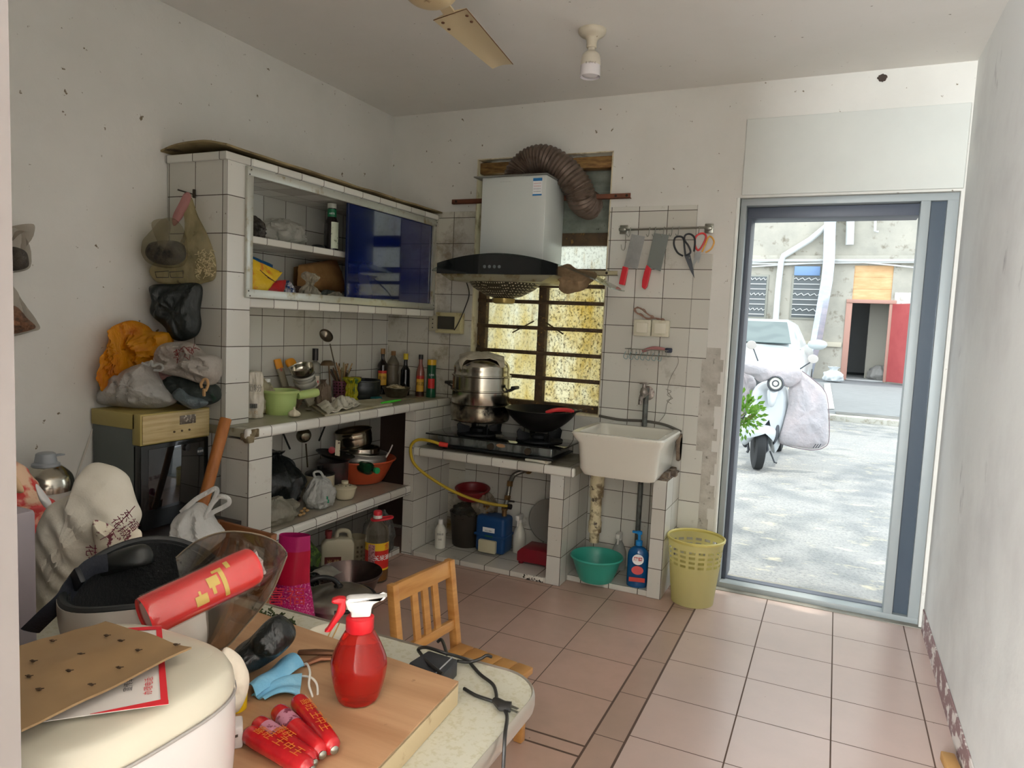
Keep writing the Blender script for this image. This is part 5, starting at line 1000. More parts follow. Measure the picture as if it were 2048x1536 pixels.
# ================================================================ floor level of the counter
OZ = .036
c2 = at(752, 1160, 'z', 0); c2 = V(c2.x, c2.y, .001)
t = thing('oil_bottle', 'big clear five litre cooking oil bottle with red cap and label', 'bottle', c2)
zt = at(748, 1020, 'y', c2.y).z; k_ = zt/.33
b = MB(); b.lathe(rprof([(.05, 0), (.058, .008), (.06, .06*k_), (.06, .21*k_), (.052, .25*k_), (.03, .285*k_), (.019, .30*k_), (.019, .306*k_)], 4), c2, n=36, sq=(1, 1)); part('body', b, mat('pet_plastic', (226, 214, 190), .06, trans=.9, ior=1.2, alpha=.55), t)
b = MB(); b.lathe([(.0, .004), (.054, .01), (.0565, .06*k_), (.0565, .15*k_), (0, .151*k_)], c2, n=36); part('oil', b, mat('cooking_oil', (190, 120, 50), .1, trans=.3), t)
b = MB(); b.lathe([(.022, .302*k_), (.022, .325*k_), (.018, .33*k_), (0, .33*k_)], c2, n=24); part('cap', b, mat('cap_red', (200, 30, 44), .4), t)
b = MB(); b.lathe([(.0225, .296*k_), (.0225, .31*k_)], c2, n=24); part('cap_band', b, mat('white_cap', (226, 226, 220), .4), t)
b = MB(); b.tube(smoothpts([c2+V(.0, .0, .290*k_)+q for q in (V(-.028, 0, 0), V(-.01, -.03, -.002), V(.03, -.012, .002), V(.062, .03, .008), V(.05, .05, .01), V(.015, .03, .004))], 5, True), .006, 8, closed=True); part('carry_handle', b, mat('cap_red', (200, 30, 44), .4), t)
a = cama(c2)
part('red_label', arcpatch(c2, .0605, a-1.3, a+1.3, .07*k_, .155*k_, 20), mat('oil_label_red', (204, 40, 34), .4), t); part('yellow_band', arcpatch(c2, .0608, a-1.3, a+1.3, .155*k_, .19*k_, 20), mat('oil_label_yellow', (226, 186, 40), .4), t); part('yellow_edge', arcpatch(c2, .0609, a-1.3, a+1.3, .062*k_, .07*k_, 20), mat('oil_label_yellow', (226, 186, 40), .4), t)
part('barcode_panel', arcpatch(c2, .0614, a-.75, a-.15, .075*k_, .185*k_, 10), mat('barcode_panel', (196, 150, 150), .5, var=(200, (120, 60, 70), .5, .55)), t)
textm('玉米油', .03, mat('label_white', (236, 238, 238), .5), 'lettering', t, c2+V(math.cos(a+.45), math.sin(a+.45), 0)*.061+V(0, 0, .12*k_), (-math.sin(a), math.cos(a), 0), (0, 0, 1), bend=(c2, .0615), thick=.0006, off=.001); print_on(t, '金', .035, c2, .0622, .172*k_, mat('cap_red', (200, 30, 44), .4), da=.9)
c2 = V(.355, -.90, OZ); jm = mat('jerrycan_grey', (186, 180, 156), .5); hh = .2
t = thing('jerry_can', 'off-white plastic jerry can with handle and dark red label', 'jerry can', c2)
u, f = facing(c2); b = MB(); sp_ = [(-.065, 0), (.065, 0), (.068, .02), (.068, .15), (.055, .175), (.0, .18), (-.02, .172), (-.045, .175), (-.065, .15)]
b.prism([(x, z) for x, z in sp_], f*.07, c2-f*.035, u*1.25, (0, 0, 1), bev=.012); part('body', b, jm, t)
b = MB(); b.tube(smoothpts([c2+u*-.005+V(0, 0, .165), c2+u*.0+V(0, 0, .205), c2+u*.03+V(0, 0, .212), c2+u*.056+V(0, 0, .20), c2+u*.062+V(0, 0, .16)]), .012, 10); part('handle', b, jm, t)
b = MB(); b.cyl(c2+u*-.045+V(0, 0, .172), c2+u*-.045+V(0, 0, .19), .015, n=16); b.cyl(c2+u*-.045+V(0, 0, .19), c2+u*-.045+V(0, 0, .212), .018, n=16); part('cap', b, mat('cap_darkred', (130, 50, 50), .5), t)
b = MB(); b.prism([(-.062, .03), (.02, .03), (.02, .085), (-.062, .085)], f*.001, c2+f*.0355, u, (0, 0, 1)); lb = part('label', b, mat('label_maroon', (96, 40, 34), .5), t, smooth=False); textm('米 醋', .028, mat('gold_print', (190, 160, 110), .5), 'lettering', lb, c2+f*.037-u*.02+V(0, 0, .057), u, (0, 0, 1))
c2 = V(.25, -1.06, OZ); b = sack([(.06, 0), (.085, .03), (.085, .11), (.05, .17), (.02, .20)], c2, 71, .15); tag(b.build('green_net_bag', mat('green_net', (60, 84, 40), .7, var=(30, (110, 140, 60), .5, .6), bump=(50, .7))), 'green net bag of vegetables on the floor under middle shelf', 'bag')
b = sack([(.04, 0), (.05, .03), (.045, .06), (.02, .08)], (.36, -1.10, OZ), 72, .2); tag(b.build('dark_green_bag', mat('dark_green_film', (20, 34, 28), .3, bump=(20, .6))), 'shiny dark green bag beside the big steel pot on floor', 'bag')
c2 = V(.385, -.79, OZ); n = 30; b = MB(); rows = []; zl = [k*.012 for k in range(14)]
for z in zl: rows.append([b.b.verts.new((c2.x+(.05+.06*z)*math.cos(2*PI*k/n), c2.y+(.05+.06*z)*math.sin(2*PI*k/n), OZ+z)) for k in range(n)])
for i in range(13):
    for k in range(n):
        if i in (3, 5, 7, 9) and k % 2 == 0: continue
        b.face([rows[i][k], rows[i][(k+1) % n], rows[i+1][(k+1) % n], rows[i+1][k]])
b.face(rows[0][::-1]); bmesh.ops.solidify(b.b, geom=b.b.faces[:], thickness=.002); tag(b.build('lattice_basket', mat('cream_lattice', (190, 180, 150), .5)), 'cream lattice plastic basket behind the big oil bottle', 'basket')
b = sack([(.05, 0), (.08, .03), (.08, .13), (.05, .2), (.03, .24)], (.37, -.56, OZ), 73, .25); tag(b.build('clear_plastic_bag', plastic_film('clear_dim_film', (150, 150, 144), .35)), 'big crumpled clear plastic bag right of the oil bottle', 'bag')
# big lidded steel pot and wide basin on the floor
c2 = at(668, 1195, 'z', .20); c2 = V(c2.x-.09, c2.y-.0, 0.001); c2 = V(.785, -1.43, .001)
t = thing('stock_pot', 'big steel pot with domed lid and black handle on the floor', 'pot', c2)
dk_st = mat('dark_steel', (186, 180, 170), .28, .9, var=(6, (150, 144, 134), .4, .7))
b = MB(); b.lathe(rprof([(.12, 0), (.14, .005), (.145, .03), (.145, .15), (.15, .155), (.145, .158)], 3), c2, n=52); part('pot', b, dk_st, t)
b = MB(); b.lathe(rprof([(.152, .158), (.152, .162), (.13, .185), (.07, .208), (.0, .214)], 4), c2, n=52); ld = part('lid', b, dk_st, t)
b = MB(); b.lathe([(.018, .212), (.02, .218), (.012, .226), (0, .227)], c2, n=20); b.tube(smoothpts([c2+V(.0, .0, .222), c2+V(-.02, -.02, .25), c2+V(-.05, -.06, .262), c2+V(-.08, -.09, .25), c2+V(-.09, -.11, .22)]), .011, 10); part('knob_handle', b, mat('bakelite', (24, 24, 24), .35), ld)
b = MB(); b.tube([c2+V(.153*math.cos(a_), .153*math.sin(a_), .165+.0*a_) for a_ in [(-1.0+k*.2) for k in range(20)]], (.009), 8); part('black_rim_band', b, mat('bakelite', (24, 24, 24), .35), t)
basin('wide_wok', 'wide dark steel wok standing behind the lidded pot on the floor', 'wok', (.655, -1.19, .001), .07, .145, .17, mat('wok_brown_steel', (92, 78, 74), .25, .8), .004)
c3 = V(.58, -1.26, .168); rag_ = MB(); rag_.sheet(lambda u, v: c3+V(lerp(-.05, .05, u), lerp(-.05, .05, v), .02+.008*math.sin(u*5)+.006*noise.noise(V(u*4, v*4, 2))), 14, 14, .003); tag(rag_.build('grey_cloth', mat('grey_rag', (140, 136, 126), .9)), 'small grey cloth draped over the wide wok rim on floor', 'cloth')
# magenta glitter bag
mc = at(577, 1150, 'y', -1.70)
t = thing('magenta_bag', 'shiny magenta gift bag standing on floor beyond the table', 'bag', (mc.x, -1.67, 0))
mag = mat('magenta_foil', (190, 20, 110), .3, .3, var=(160, (236, 170, 200), .58, .62), bump=(120, .7)); magp = mat('magenta_plain', (176, 30, 100), .4, bump=(12, .4)); magr = mat('crimson_lining', (176, 10, 50), .4)
mtop = at(590, 1076, 'y', -1.70).z
def magp_(u, v):   # tall bag: narrow folded neck, wide belly
    z = mtop*v; hw_ = lerp(.125, .062, min(max((v-.1)/.5, 0), 1)); a = u*2*PI; return V(mc.x+.9*hw_*math.cos(a)*(1+.06*math.sin(3*a))-.02*(1-v), -1.67+.07*math.sin(a)*lerp(1, .45, v)+.3*hw_*math.cos(a), z)+V(.006*noise.noise(V(math.cos(a)*2, math.sin(a)*2, z*9)), 0, 0)
b = MB(); b.grid(lambda u, v: magp_(u, v*.62), 40, 22, True); part('patterned_belly', b, mag, t)
b = MB(); b.grid(lambda u, v: magp_(u, .62+v*.26), 40, 10, True); part('red_neck', b, magr, t)
b = MB(); b.grid(lambda u, v: magp_(u, .88+v*.12), 40, 5, True); part('rim', b, magp, t)
textm('喜福', .075, mat('magenta_print', (226, 60, 80), .4), 'lettering', t, at(572, 1195, 'y', -1.755), RV, (0, 0, 1))
# ================================================================ soft shapes built at a real distance, with real thickness
def PD(px, py, d): return Vector(CAM)+ray(px, py)*d
def dep(p): return (Vector(p)-Vector(CAM)).dot(FV)
def pillow(px, d, th, seed=0, nz=.12, rings=18, sub=8, tiltd=None, front=1.0, crease=.35, cpt=None, back=1.0):
    """closed soft body: a smoothed silhouette at depth d, bulging th to front and back"""
    if len(px) < 9 or th < .015: rings, sub = 9, 5
    pts = smoothpts([(a, b, 0) for a, b in px], sub, True); n = len(pts)
    cx = sum(p.x for p in pts)/n if cpt is None else cpt[0]; cy = sum(p.y for p in pts)/n if cpt is None else cpt[1]; b = MB(); prev = {}
    for side in (1, -1):
        rows = []
        for k in range(rings+1):
            t = math.cos(k/rings*PI/2) if k < rings else 0
            ring = []
            for i, p in enumerate(pts):
                if k == rings and i: continue
                if k == 0 and side == -1: ring.append(prev[i]); continue
                x, y = lerp(cx, p.x, t), lerp(cy, p.y, t); s = math.sqrt(max(0, 1-t*t))
                dd = d + (tiltd(x, y) if tiltd else 0); q = PD(x, y, dd)
                n9 = noise.noise(q*8+V(seed*2.3, 0, 0)); r1 = 1-2*abs(noise.noise(q*13+V(0, seed, n9))); r2 = 1-2*abs(noise.noise(q*27+V(seed, 3, n9*2))); r3 = 1-2*abs(noise.noise(q*54+V(seed, n9*3, 1)))
                w_ = nz*(.5*n9+crease*(.9*r1+.7*r2+.45*r3)+.3*math.sin((x*.16*math.cos(seed)+y*.16*math.sin(seed))+n9*6))*min(1, s*1.6)
                off = th*s*(front if side == 1 else back)*(1+w_*1.2) + th*w_*1.0
                v = b.b.verts.new(q - FV*off*side if True else q); ring.append(v)
                if k == 0: prev[i] = v
            rows.append(ring)
        for a, c_ in zip(rows, rows[1:]):
            for i in range(n):
                j = (i+1) % n
                vs = [a[i], a[j], c_[0]] if len(c_) == 1 else [a[i], a[j], c_[j], c_[i]]
                b.face(vs if side == -1 else vs[::-1])
    bmesh.ops.recalc_face_normals(b.b, faces=b.b.faces[:]); return b
# ---------------------------------------------------------------- disinfecting cabinet and its stand
OX, OY0, OY1, OZ0, OZ1 = .285, -1.965, -1.655, .50, .945
gt = mat('grey_panel', (96, 102, 98), .5); ov = thing('sterilizer_cabinet', 'small grey dish sterilizer with wood look panel and black glass door', 'sterilizer', (.14, -1.81, OZ0))
b = MB(); b.box((.012, OY0, OZ0+.02), (OX-.03, OY1, OZ1-.055), .003); part('body', b, gt, ov)
b = MB(); b.box((.008, OY0-.004, OZ1-.06), (OX-.03, OY1+.004, OZ1), .004); b.box((OX-.045, OY0-.004, OZ1-.118), (OX-.0, OY1+.004, OZ1), .004); part('top_trim', b, mat('mustard_trim', (168, 152, 88), .5), ov)
b = MB(); b.box((OX-.002, OY0+.004, OZ1-.112), (OX+.004, OY1-.004, OZ1-.006), .001); cp_ = part('control_panel', b, mat('wood_look', (196, 178, 132), .45, var=(6, (170, 148, 100), .4, .65, (1, 1, 14)), world=True), ov)
b = MB(); b.box((OX+.003, -1.80, OZ1-.055), (OX+.006, -1.725, OZ1-.02), .001); part('nameplate', b, mat('nameplate', (110, 100, 88), .4, .3, dirt=(90, (190, 180, 160), .55, .6)), cp_)
for k in range(3): b = MB(); b.lathe([(.0045, 0), (.004, .004)], (OX+.003, -1.825+k*.035, OZ1-.08), (1, 0, 0), n=12); part('indicator', b, mat('dark_brown_knob', (90, 74, 50), .5), cp_)
b = MB(); b.box((OX-.045, OY0+.0, OZ0), (OX, OY1, OZ1-.118), .006); dr = part('door', b, mat('sterilizer_black', (18, 20, 20), .25, coat=.3), ov)
b = MB(); b.box((OX-.001, OY0+.03, OZ0+.07), (OX+.002, OY1-.025, OZ1-.135), .012, seg=4); part('door_glass', b, mat('dark_window', (16, 17, 18), .05, coat=1), dr)
b = MB(); b.lathe([(.014, 0), (.013, .01), (.0, .011)], (OX+.001, -1.765, OZ1-.15), (1, 0, 0), n=20); part('door_knob', b, mat('knob_black', (30, 30, 30), .3), dr)
b = MB(); b.lathe([(.016, 0), (.0165, .001), (.0, .0012)], (OX+.0015, -1.70, OZ1-.175), (1, 0, 0), n=24); part('round_sticker', b, mat('round_sticker', (52, 60, 66), .4), dr); textm('保洁柜', .010, mat('label_white', (236, 238, 238), .5), 'sticker_print', dr, (OX+.003, -1.70, OZ1-.175), (0, 1, 0), (0, 0, 1))
st_ = thing('low_cabinet', 'dark reddish brown low cabinet under the dish sterilizer', 'cabinet', (.2, -1.9, 0)); lc = mat('dark_brown_wood', (84, 56, 44), .45, var=(4, (64, 42, 34), .4, .7, (1, 1, 6)), world=True)
b = MB(); b.box((.01, -2.75, .0), (.43, -1.645, .455), .004); part('carcass', b, lc, st_); b = MB(); b.box((.008, -2.76, .455), (.455, -1.64, .495), .003); part('top', b, mat('black_brown_top', (44, 36, 32), .35), st_)
for y0 in (-2.74, -2.37, -2.0): b = MB(); b.box((.43, y0, .04), (.442, y0+.345, .44), .003); d_ = part('door', b, lc, st_); b = MB(); b.cyl((.442, y0+.31, .25), (.456, y0+.31, .25), .008, n=10); part('handle', b, chrome, d_)
# wall cable beside it
b = MB(); b.tube(smoothpts([at(*p, 'x', .006) for p in ((186, 858), (180, 875), (163, 925), (150, 965), (140, 1010))]), .0035, 6); tag(b.build('white_cable', mat('cable_white', (206, 200, 190), .5)), 'white cable running down left wall behind the dish sterilizer', 'cable')
# ---------------------------------------------------------------- bags on the sterilizer
dO = dep((.14, -1.82, 1.0)); OT = OZ1
yf_ = plastic_film('amber_film', (236, 166, 20), .82, var=(9, (206, 110, 20), .5, .7))
b = pillow([(203, 772), (208, 722), (222, 690), (228, 655), (262, 641), (292, 650), (305, 662), (330, 664), (342, 672), (335, 720), (315, 770), (280, 800), (220, 795)], dO+.04, .05, 3, .5, crease=.55, tiltd=lambda x, y: min(0, dep(at(x, y, 'x', .06))-dO-.04)); t = tag(b.build('yellow_bag', yf_), 'translucent orange yellow plastic bag heaped against the wall on the sterilizer', 'bag')
milky = plastic_film('milky_white_film', (216, 218, 214), .72)
t = thing('white_plastic_bag', 'tied translucent white plastic bag resting on the dish sterilizer', 'bag', PD(275, 800, dO-.02))
part('bag', pillow([(200, 806), (206, 780), (232, 752), (262, 735), (288, 726), (304, 722), (312, 735), (322, 758), (345, 785), (352, 802), (330, 814), (290, 817), (230, 812)], dO-.03, .085, 7, .16, crease=.45), milky, t)
b = MB(); q = lambda x, y: PD(x, y, dO-.10); b.tube(smoothpts([q(284, 726), q(297, 730), q(303, 722), q(306, 732), q(318, 728), q(326, 733), q(322, 741), q(308, 740)]), .005, 6); part('tied_handles', b, milky, t)
t = thing('printed_bag', 'crumpled white bag with dark red print on the sterilizer', 'bag', PD(375, 720, dO))
part('bag', pillow([(310, 712), (325, 690), (350, 684), (385, 686), (405, 705), (438, 715), (442, 745), (430, 768), (405, 768), (365, 755), (330, 748), (312, 735)], dO-.01, .06, 11, .32, crease=.5), plastic_film('printed_film', (206, 200, 190), .85, var=(14, (150, 132, 120), .5, .72)), t)
b = MB()
rq = random.Random(9)
for k in range(16):
    x, y = 346+rq.random()*42, 692+rq.random()*30; b.tube(smoothpts([PD(x+i*5*rq.uniform(.3, 1), y+i*4*rq.uniform(-.6, 1), dO-.083) for i in range(4)], 3), .0013, 4)
part('red_print', b, mat('print_darkred', (120, 40, 36), .6), t)
t = tag(pillow([(322, 772), (335, 750), (375, 752), (415, 762), (438, 776), (438, 800), (410, 812), (380, 815), (345, 800)], dO+.02, .06, 15, .22).build('dark_green_jacket', mat('dark_green_cloth', (34, 42, 38), .7, var=(8, (20, 70, 44), .6, .7), bump=(24, .8))), 'dark green and black folded cloth bag on the sterilizer, below printed bag', 'cloth')
tag(pillow([(345, 790), (362, 775), (380, 790), (405, 798), (416, 806), (405, 814), (385, 818), (365, 808)], dO-.05, .03, 17, .2).build('grey_plastic_bag', mat('blue_grey_film', (92, 104, 108), .3, bump=(40, .9))), 'shiny blue grey plastic bag hanging over the sterilizer front edge', 'bag')
tag(pillow([(314, 742), (330, 740), (350, 752), (338, 768), (325, 772)], dO+.0, .03, 19, .1).build('mauve_cloth', mat('mauve_cloth', (126, 92, 88), .85, bump=(60, .4))), 'small dull mauve cloth wedged between the white bag and printed bag', 'cloth')
b = MB(); b.tube(smoothpts([PD(x, y, dO-.09) for x, y in ((404, 776), (402, 768), (408, 759), (414, 760), (416, 770), (411, 782))], 5), .0055, 8); b.box(PD(404, 777, dO-.095), PD(412, 793, dO-.09), .003); tag(b.build('strap_loop', mat('tan_strap', (176, 140, 96), .7)), 'tan looped strap tag hanging on the dark green cloth', 'strap')
# ---------------------------------------------------------------- bags hanging from the nail on the pillar
nail = at(372, 384, 'y', -1.66); dN = dep((.18, -1.69, 1.6))
t = thing('nail_hook', 'nail in the tiled pillar holding several plastic bags', 'nail', nail); b = MB(); b.cyl(V(nail.x-.012, -1.69, nail.z+.004), V(nail.x+.02, -1.628, nail.z-.008), .003, n=8); b.box((nail.x+.012, -1.64, nail.z-.02), (nail.x+.02, -1.628, nail.z+.015), .002); part('nail', b, mat('rust_nail', (60, 54, 44), .6, .5), t)
b = pillow([(372, 388), (383, 395), (395, 430), (415, 470), (432, 520), (430, 556), (408, 566), (380, 570), (320, 566), (300, 548), (306, 530), (340, 520), (368, 470), (372, 430)], dN+.02, .03, 23, .2, cpt=(378, 500)); t = thing('noodle_bag', 'large yellowish clear bag of pale noodles on the pillar nail', 'bag', nail); part('bag', b, plastic_film('noodle_film', (196, 184, 140), .35), t)
b = MB(); rq = random.Random(5)
for k in range(70):
    x, y = 396+rq.random()*32, 505+rq.random()*48; b.tube(smoothpts([PD(x+rq.uniform(-7, 7)*i*.5, y+rq.uniform(-7, 7)*i*.5, dN-.012+rq.uniform(-.006, .01)) for i in range(4)], 3), .0011, 4)
part('noodles', b, mat('pale_noodle', (206, 192, 150), .7), t)
for x0 in (310, 339):
    b = MB(); yy = 548; o = [(x0, yy-4), (x0+27, yy-6), (x0+27, yy+7), (x0+3, yy+7)]
    b.tube([PD(x, y, dN-.028) for x, y in o], .0016, 5, closed=True); part('printed_outline', b, ink, t)
b = pillow([(326, 440), (345, 436), (360, 448), (370, 470), (374, 505), (366, 530), (335, 536), (300, 528), (285, 508), (288, 482), (305, 462)], dN-.03, .055, 27, .12)
t = thing('fungus_bag', 'knotted clear bag filled with dark dried food on the pillar', 'bag', nail); part('bag', b, plastic_film('clear_front_film', (206, 200, 176), .10), t)
b = pillow([(300, 490), (320, 483), (350, 482), (368, 492), (368, 518), (345, 530), (310, 526), (294, 510)], dN-.03, .051, 29, .12); part('dark_contents', b, mat('dried_fungus', (50, 44, 36), .9, var=(60, (24, 21, 19), .4, .6), bump=(90, 1)), t)
b = pillow([(303, 445), (332, 438), (342, 455), (330, 495), (322, 500), (315, 485)], dN-.088, .008, 31, .2); part('knotted_tail', b, plastic_film('clear_front_film', (206, 200, 176), .10), t)
b = pillow([(370, 386), (382, 390), (376, 412), (362, 438), (348, 452), (345, 436), (355, 415)], dN-.005, .015, 33, .2); tag(b.build('pink_bag_strap', plastic_film('pink_film', (206, 150, 146), .7)), 'faded pink plastic bag handle looped over the pillar nail', 'strap')
b = pillow([(301, 572), (350, 568), (402, 570), (400, 620), (402, 650), (392, 672), (365, 682), (342, 676), (330, 655), (303, 628), (305, 600)], dN+.01, .04, 35, .3); tag(b.build('black_bag', mat('black_cloth_bag', (26, 32, 30), .45, bump=(12, .8, (2, 2, .6)))), 'black plastic bag hanging on the tiled pillar under the clear bags', 'bag')
# bags on the left wall by the near jamb
for nm, lab, P1, P2, c1 in (('hanging_food_bag', 'clear bag of dark dried food on left wall, the upper of two', [(30, 452), (66, 448), (60, 462), (40, 462), (50, 480), (58, 510), (56, 536), (30, 545), (5, 540), (2, 480), (20, 462)], [(5, 498), (30, 494), (52, 505), (54, 532), (30, 541), (6, 538)], (74, 66, 58)),
                            ('hanging_food_bag', 'clear bag of reddish dried strips on left wall, lower of two', [(20, 570), (32, 585), (55, 620), (78, 655), (60, 664), (20, 674), (0, 670), (0, 600)], [(6, 620), (30, 612), (55, 638), (70, 656), (25, 668), (4, 664)], (176, 120, 86))):
    dd = dep(at(45, P1[0][1]+60, 'x', .04)); t = thing(nm, lab, 'bag', PD(45, P1[0][1]+60, dd), 'food bags on the left wall')
    part('bag', pillow(P1, dd, .03, P1[0][1], .2), plastic_film('thin_clear_film', (196, 188, 176), .10), t); part('contents', pillow(P2, dd, .022, P1[0][1]+1, .3), mat('dried_food_%d' % c1[0], c1, .85, var=(50, tuple(int(x*.6) for x in c1), .45, .6), bump=(80, 1)), t)
# ---------------------------------------------------------------- wooden bat leaning
p0 = V(.40, -1.76, .50); p1 = at(452, 836, 'y', -1.70); p0 = at(408, 1000, 'y', -1.80)
b = MB(); b.tube([p0+(p0-p1)*((p0.z-.512)/(p1.z-p0.z)), p0, lerp(p0, p1, .5), lerp(p0, p1, .985), p1], [(.017, .017), (.022, .018), (.0225, .018), (.0225, .018), (.019, .015)], 14)
tag(b.build('rolling_pin', mat('orange_wood', (172, 108, 52), .5, var=(4, (140, 84, 38), .4, .7, (6, 6, 1)), dirt=(24, (84, 50, 26), .68, .74))), 'reddish brown wooden rod leaning on the tiled counter end', 'rod')
# ---------------------------------------------------------------- low wooden chairs
cw = mat('chair_wood', (198, 146, 82), .4, var=(3, (172, 118, 60), .4, .65, (1, 1, 8)), coat=.15); cwd = mat('chair_wood_dark', (140, 88, 50), .5, var=(3, (112, 68, 38), .4, .7, (1, 1, 8)))
def low_chair(label, loc, rz, mm=None):
    mm = mm or cw; t = thing('low_chair', label, 'chair', (0, 0, 0), 'low slatted wooden chairs'); SH_, W2, TP = .245, .145, .53
    # local: back plane at x=0 (leaning to -x), seat towards +x
    for s in (-1, 1):
        b = MB(); b.prism([(-.0, 0), (.032, 0), (.012, SH_), (-.030, TP), (-.058, TP), (-.020, SH_), ], (0, .026*s, 0), (0, W2*s-.013*s, 0), (1, 0, 0), (0, 0, 1), bev=.003); part('back_post', b, mm, t)
        b = MB(); b.box((.255, s*(W2-.026), 0), (.285, s*W2, SH_-.02), .003); part('front_leg', b, mm, t)
    def rail(z, h, nm, yy=W2):
        b = MB(); k = (z-SH_)/(TP-SH_); x = -.002-.042*k; b.prism([(x-.007, z), (x+.009, z), (x+.009-.042*h/(TP-SH_), z+h), (x-.007-.042*h/(TP-SH_), z+h)], (0, 2*yy-.02, 0), (0, -yy+.01, 0), (1, 0, 0), (0, 0, 1), bev=.002); part(nm, b, mm, t)
    rail(TP-.055, .055, 'top_rail'); rail(SH_+.055, .03, 'lower_rail')
    for y in (-.052, 0, .052):
        b = MB(); z0_, z1_ = SH_+.08, TP-.05; x0_ = -.002-.042*(z0_-SH_)/(TP-SH_); x1_ = -.002-.042*(z1_-SH_)/(TP-SH_)
        b.prism([(x0_-.003, z0_), (x0_+.006, z0_), (x1_+.006, z1_), (x1_-.003, z1_)], (0, .028, 0), (0, y-.014, 0), (1, 0, 0), (0, 0, 1)); part('slat', b, mm, t)
    for k in range(5): b = MB(); b.box((.012+k*.058, -W2-.006, SH_-.018), (.067+k*.058, W2+.006, SH_+.004), .003); part('seat_board', b, mm, t)
    b = MB(); b.box((.26, -W2+.02, .10), (.275, W2-.02, .13), .003); part('stretcher', b, mm, t)
    t.location = loc; t.rotation_euler = (0, 0, rz); return t
low_chair('low varnished wooden chair with slatted back beside the table', (1.478, -1.835, .001), -.12)
low_chair('dark low wooden chair mostly hidden behind helmet, only its back rail showing', (.613, -1.825, .001), -1.65, cwd)
# ---------------------------------------------------------------- dining table
TZ = .76
tb = thing('folding_table', 'cream speckled table with rounded corners and metal edge trim', 'table', (1.6, -3.05, 0))
tx0, tx1, ty0, ty1 = .98, 2.205, -3.425, -2.688
lam = mat('speckled_laminate', (190, 188, 172), .3, var=(110, (178, 174, 150), .5, .62))
b = MB(); b.prism(rrect(tx0, tx1, ty0, ty1, .075, 10), (0, 0, .024), (0, 0, TZ-.024), (1, 0, 0), (0, 1, 0)); part('tabletop', b, lam, tb, smooth=False)
b = MB(); rr_ = [V(x, y, TZ-.012) for x, y in rrect(tx0, tx1, ty0, ty1, .075, 10)]; b.tube(rr_, [(.015, .004)]*len(rr_), 10, closed=True, flat=(0, 0, 1)); part('metal_edge', b, mat('edge_chrome', (190, 182, 170), .3, .8), tb)
tl_ = mat('table_leg_wood', (120, 74, 46), .5)
for x in (tx0+.08, tx1-.085):
    for y in (ty0+.08, ty1-.20): b = MB(); b.box((x-.02, y-.02, 0), (x+.02, y+.02, TZ-.024), .004); part('leg', b, tl_, tb)
b = MB(); b.box((tx0+.08, ty0+.07, TZ-.09), (tx1-.085, ty0+.09, TZ-.024)); b.box((tx0+.08, ty1-.21, TZ-.09), (tx1-.085, ty1-.19, TZ-.024)); part('apron', b, tl_, tb)
BZ = TZ+.038
bd = thing('wooden_board', 'thick plywood board lying on the cream table', 'board', (1.9, -3.0, TZ))
P = [(2.112, -2.824), (2.150, -3.415), (1.50, -3.415), (1.50, -2.775)]
b = MB(); b.prism(P, (0, 0, .006), (0, 0, BZ-.006), (1, 0, 0), (0, 1, 0)); part('veneer', b, mat('board_veneer', (188, 150, 114), .5, var=(3, (162, 122, 88), .35, .7, (.6, 9, 1)), dirt=(30, (110, 70, 42), .68, .74)), bd, smooth=False)
b = MB(); b.prism(P, (0, 0, .035), (0, 0, TZ+.001), (1, 0, 0), (0, 1, 0)); part('core', b, mat('board_core', (190, 172, 138), .7, dirt=(20, (140, 110, 80), .6, .75)), bd, smooth=False)
def zat(px, py, c): return at(px, py, 'y', c[1]).z
# spray bottle
c = at(716, 1396, 'z', BZ+.001); t = thing('spray_bottle', 'translucent red spray bottle with a white and red trigger head', 'spray bottle', c)
z0 = c.z; zn = zat(720, 1258, c)-z0; zt = zat(715, 1190, c)-z0
red_t = mat('red_translucent', (238, 62, 52), .08, trans=.75, ior=1.2, coat=.3)
b = MB(); b.lathe(rprof([(.022, 0), (.029, .003), (.037, .03), (.0395, .055), (.034, zn*.72), (.022, zn*.95), (.0165, zn)], 6), c, n=44, fn=lambda a, k, r: r*(1+.012*math.cos(a*12))); part('bottle', b, red_t, t)
b = MB(); b.lathe(rprof([(0, .003), (.027, .005), (.035, .03), (.037, .055), (.0345, zn*.60), (0, zn*.605)], 5), c, n=36); part('liquid', b, mat('red_liquid', (232, 66, 46), .1, trans=.75, ior=1.2), t)
b = MB(); b.lathe([(.018, zn-.002), (.0195, zn), (.0195, zn+.018), (.017, zn+.02)], c, n=28, fn=lambda a, k, r: r*(1+.02*math.cos(a*20))); part('collar', b, mat('red_collar', (206, 34, 44), .35), t)
u, f = facing(c); whp = mat('glossy_white', (226, 226, 224), .25, coat=.3)
hz = z0+zn+.02; hh = zt-zn-.02
b = MB(); o = V(c.x, c.y, hz)
b.prism([(-.014, 0), (.015, 0), (.015, hh*.3), (.017, hh*.62), (.034, hh*.9), (.036, hh*.98), (.022, hh*.97), (.008, hh*1.02), (-.016, hh*1.0), (-.022, hh*.86), (-.018, hh*.4), (-.012, hh*.28)], f*.02, o-f*.01, u, (0, 0, 1), bev=.004); part('trigger_head', b, whp, t)
b = MB(); b.prism([(-.020, hh*.30), (-.020, hh*.96), (-.03, hh*1.0), (-.040, hh*.9), (-.040, hh*.72), (-.030, hh*.66), (-.033, hh*.2), (-.046, -hh*.62), (-.050, -hh*.72), (-.041, -hh*.74), (-.024, hh*.1)], f*.014, o-f*.007, u, (0, 0, 1), bev=.003); part('trigger', b, mat('red_collar', (206, 34, 44), .35), t)
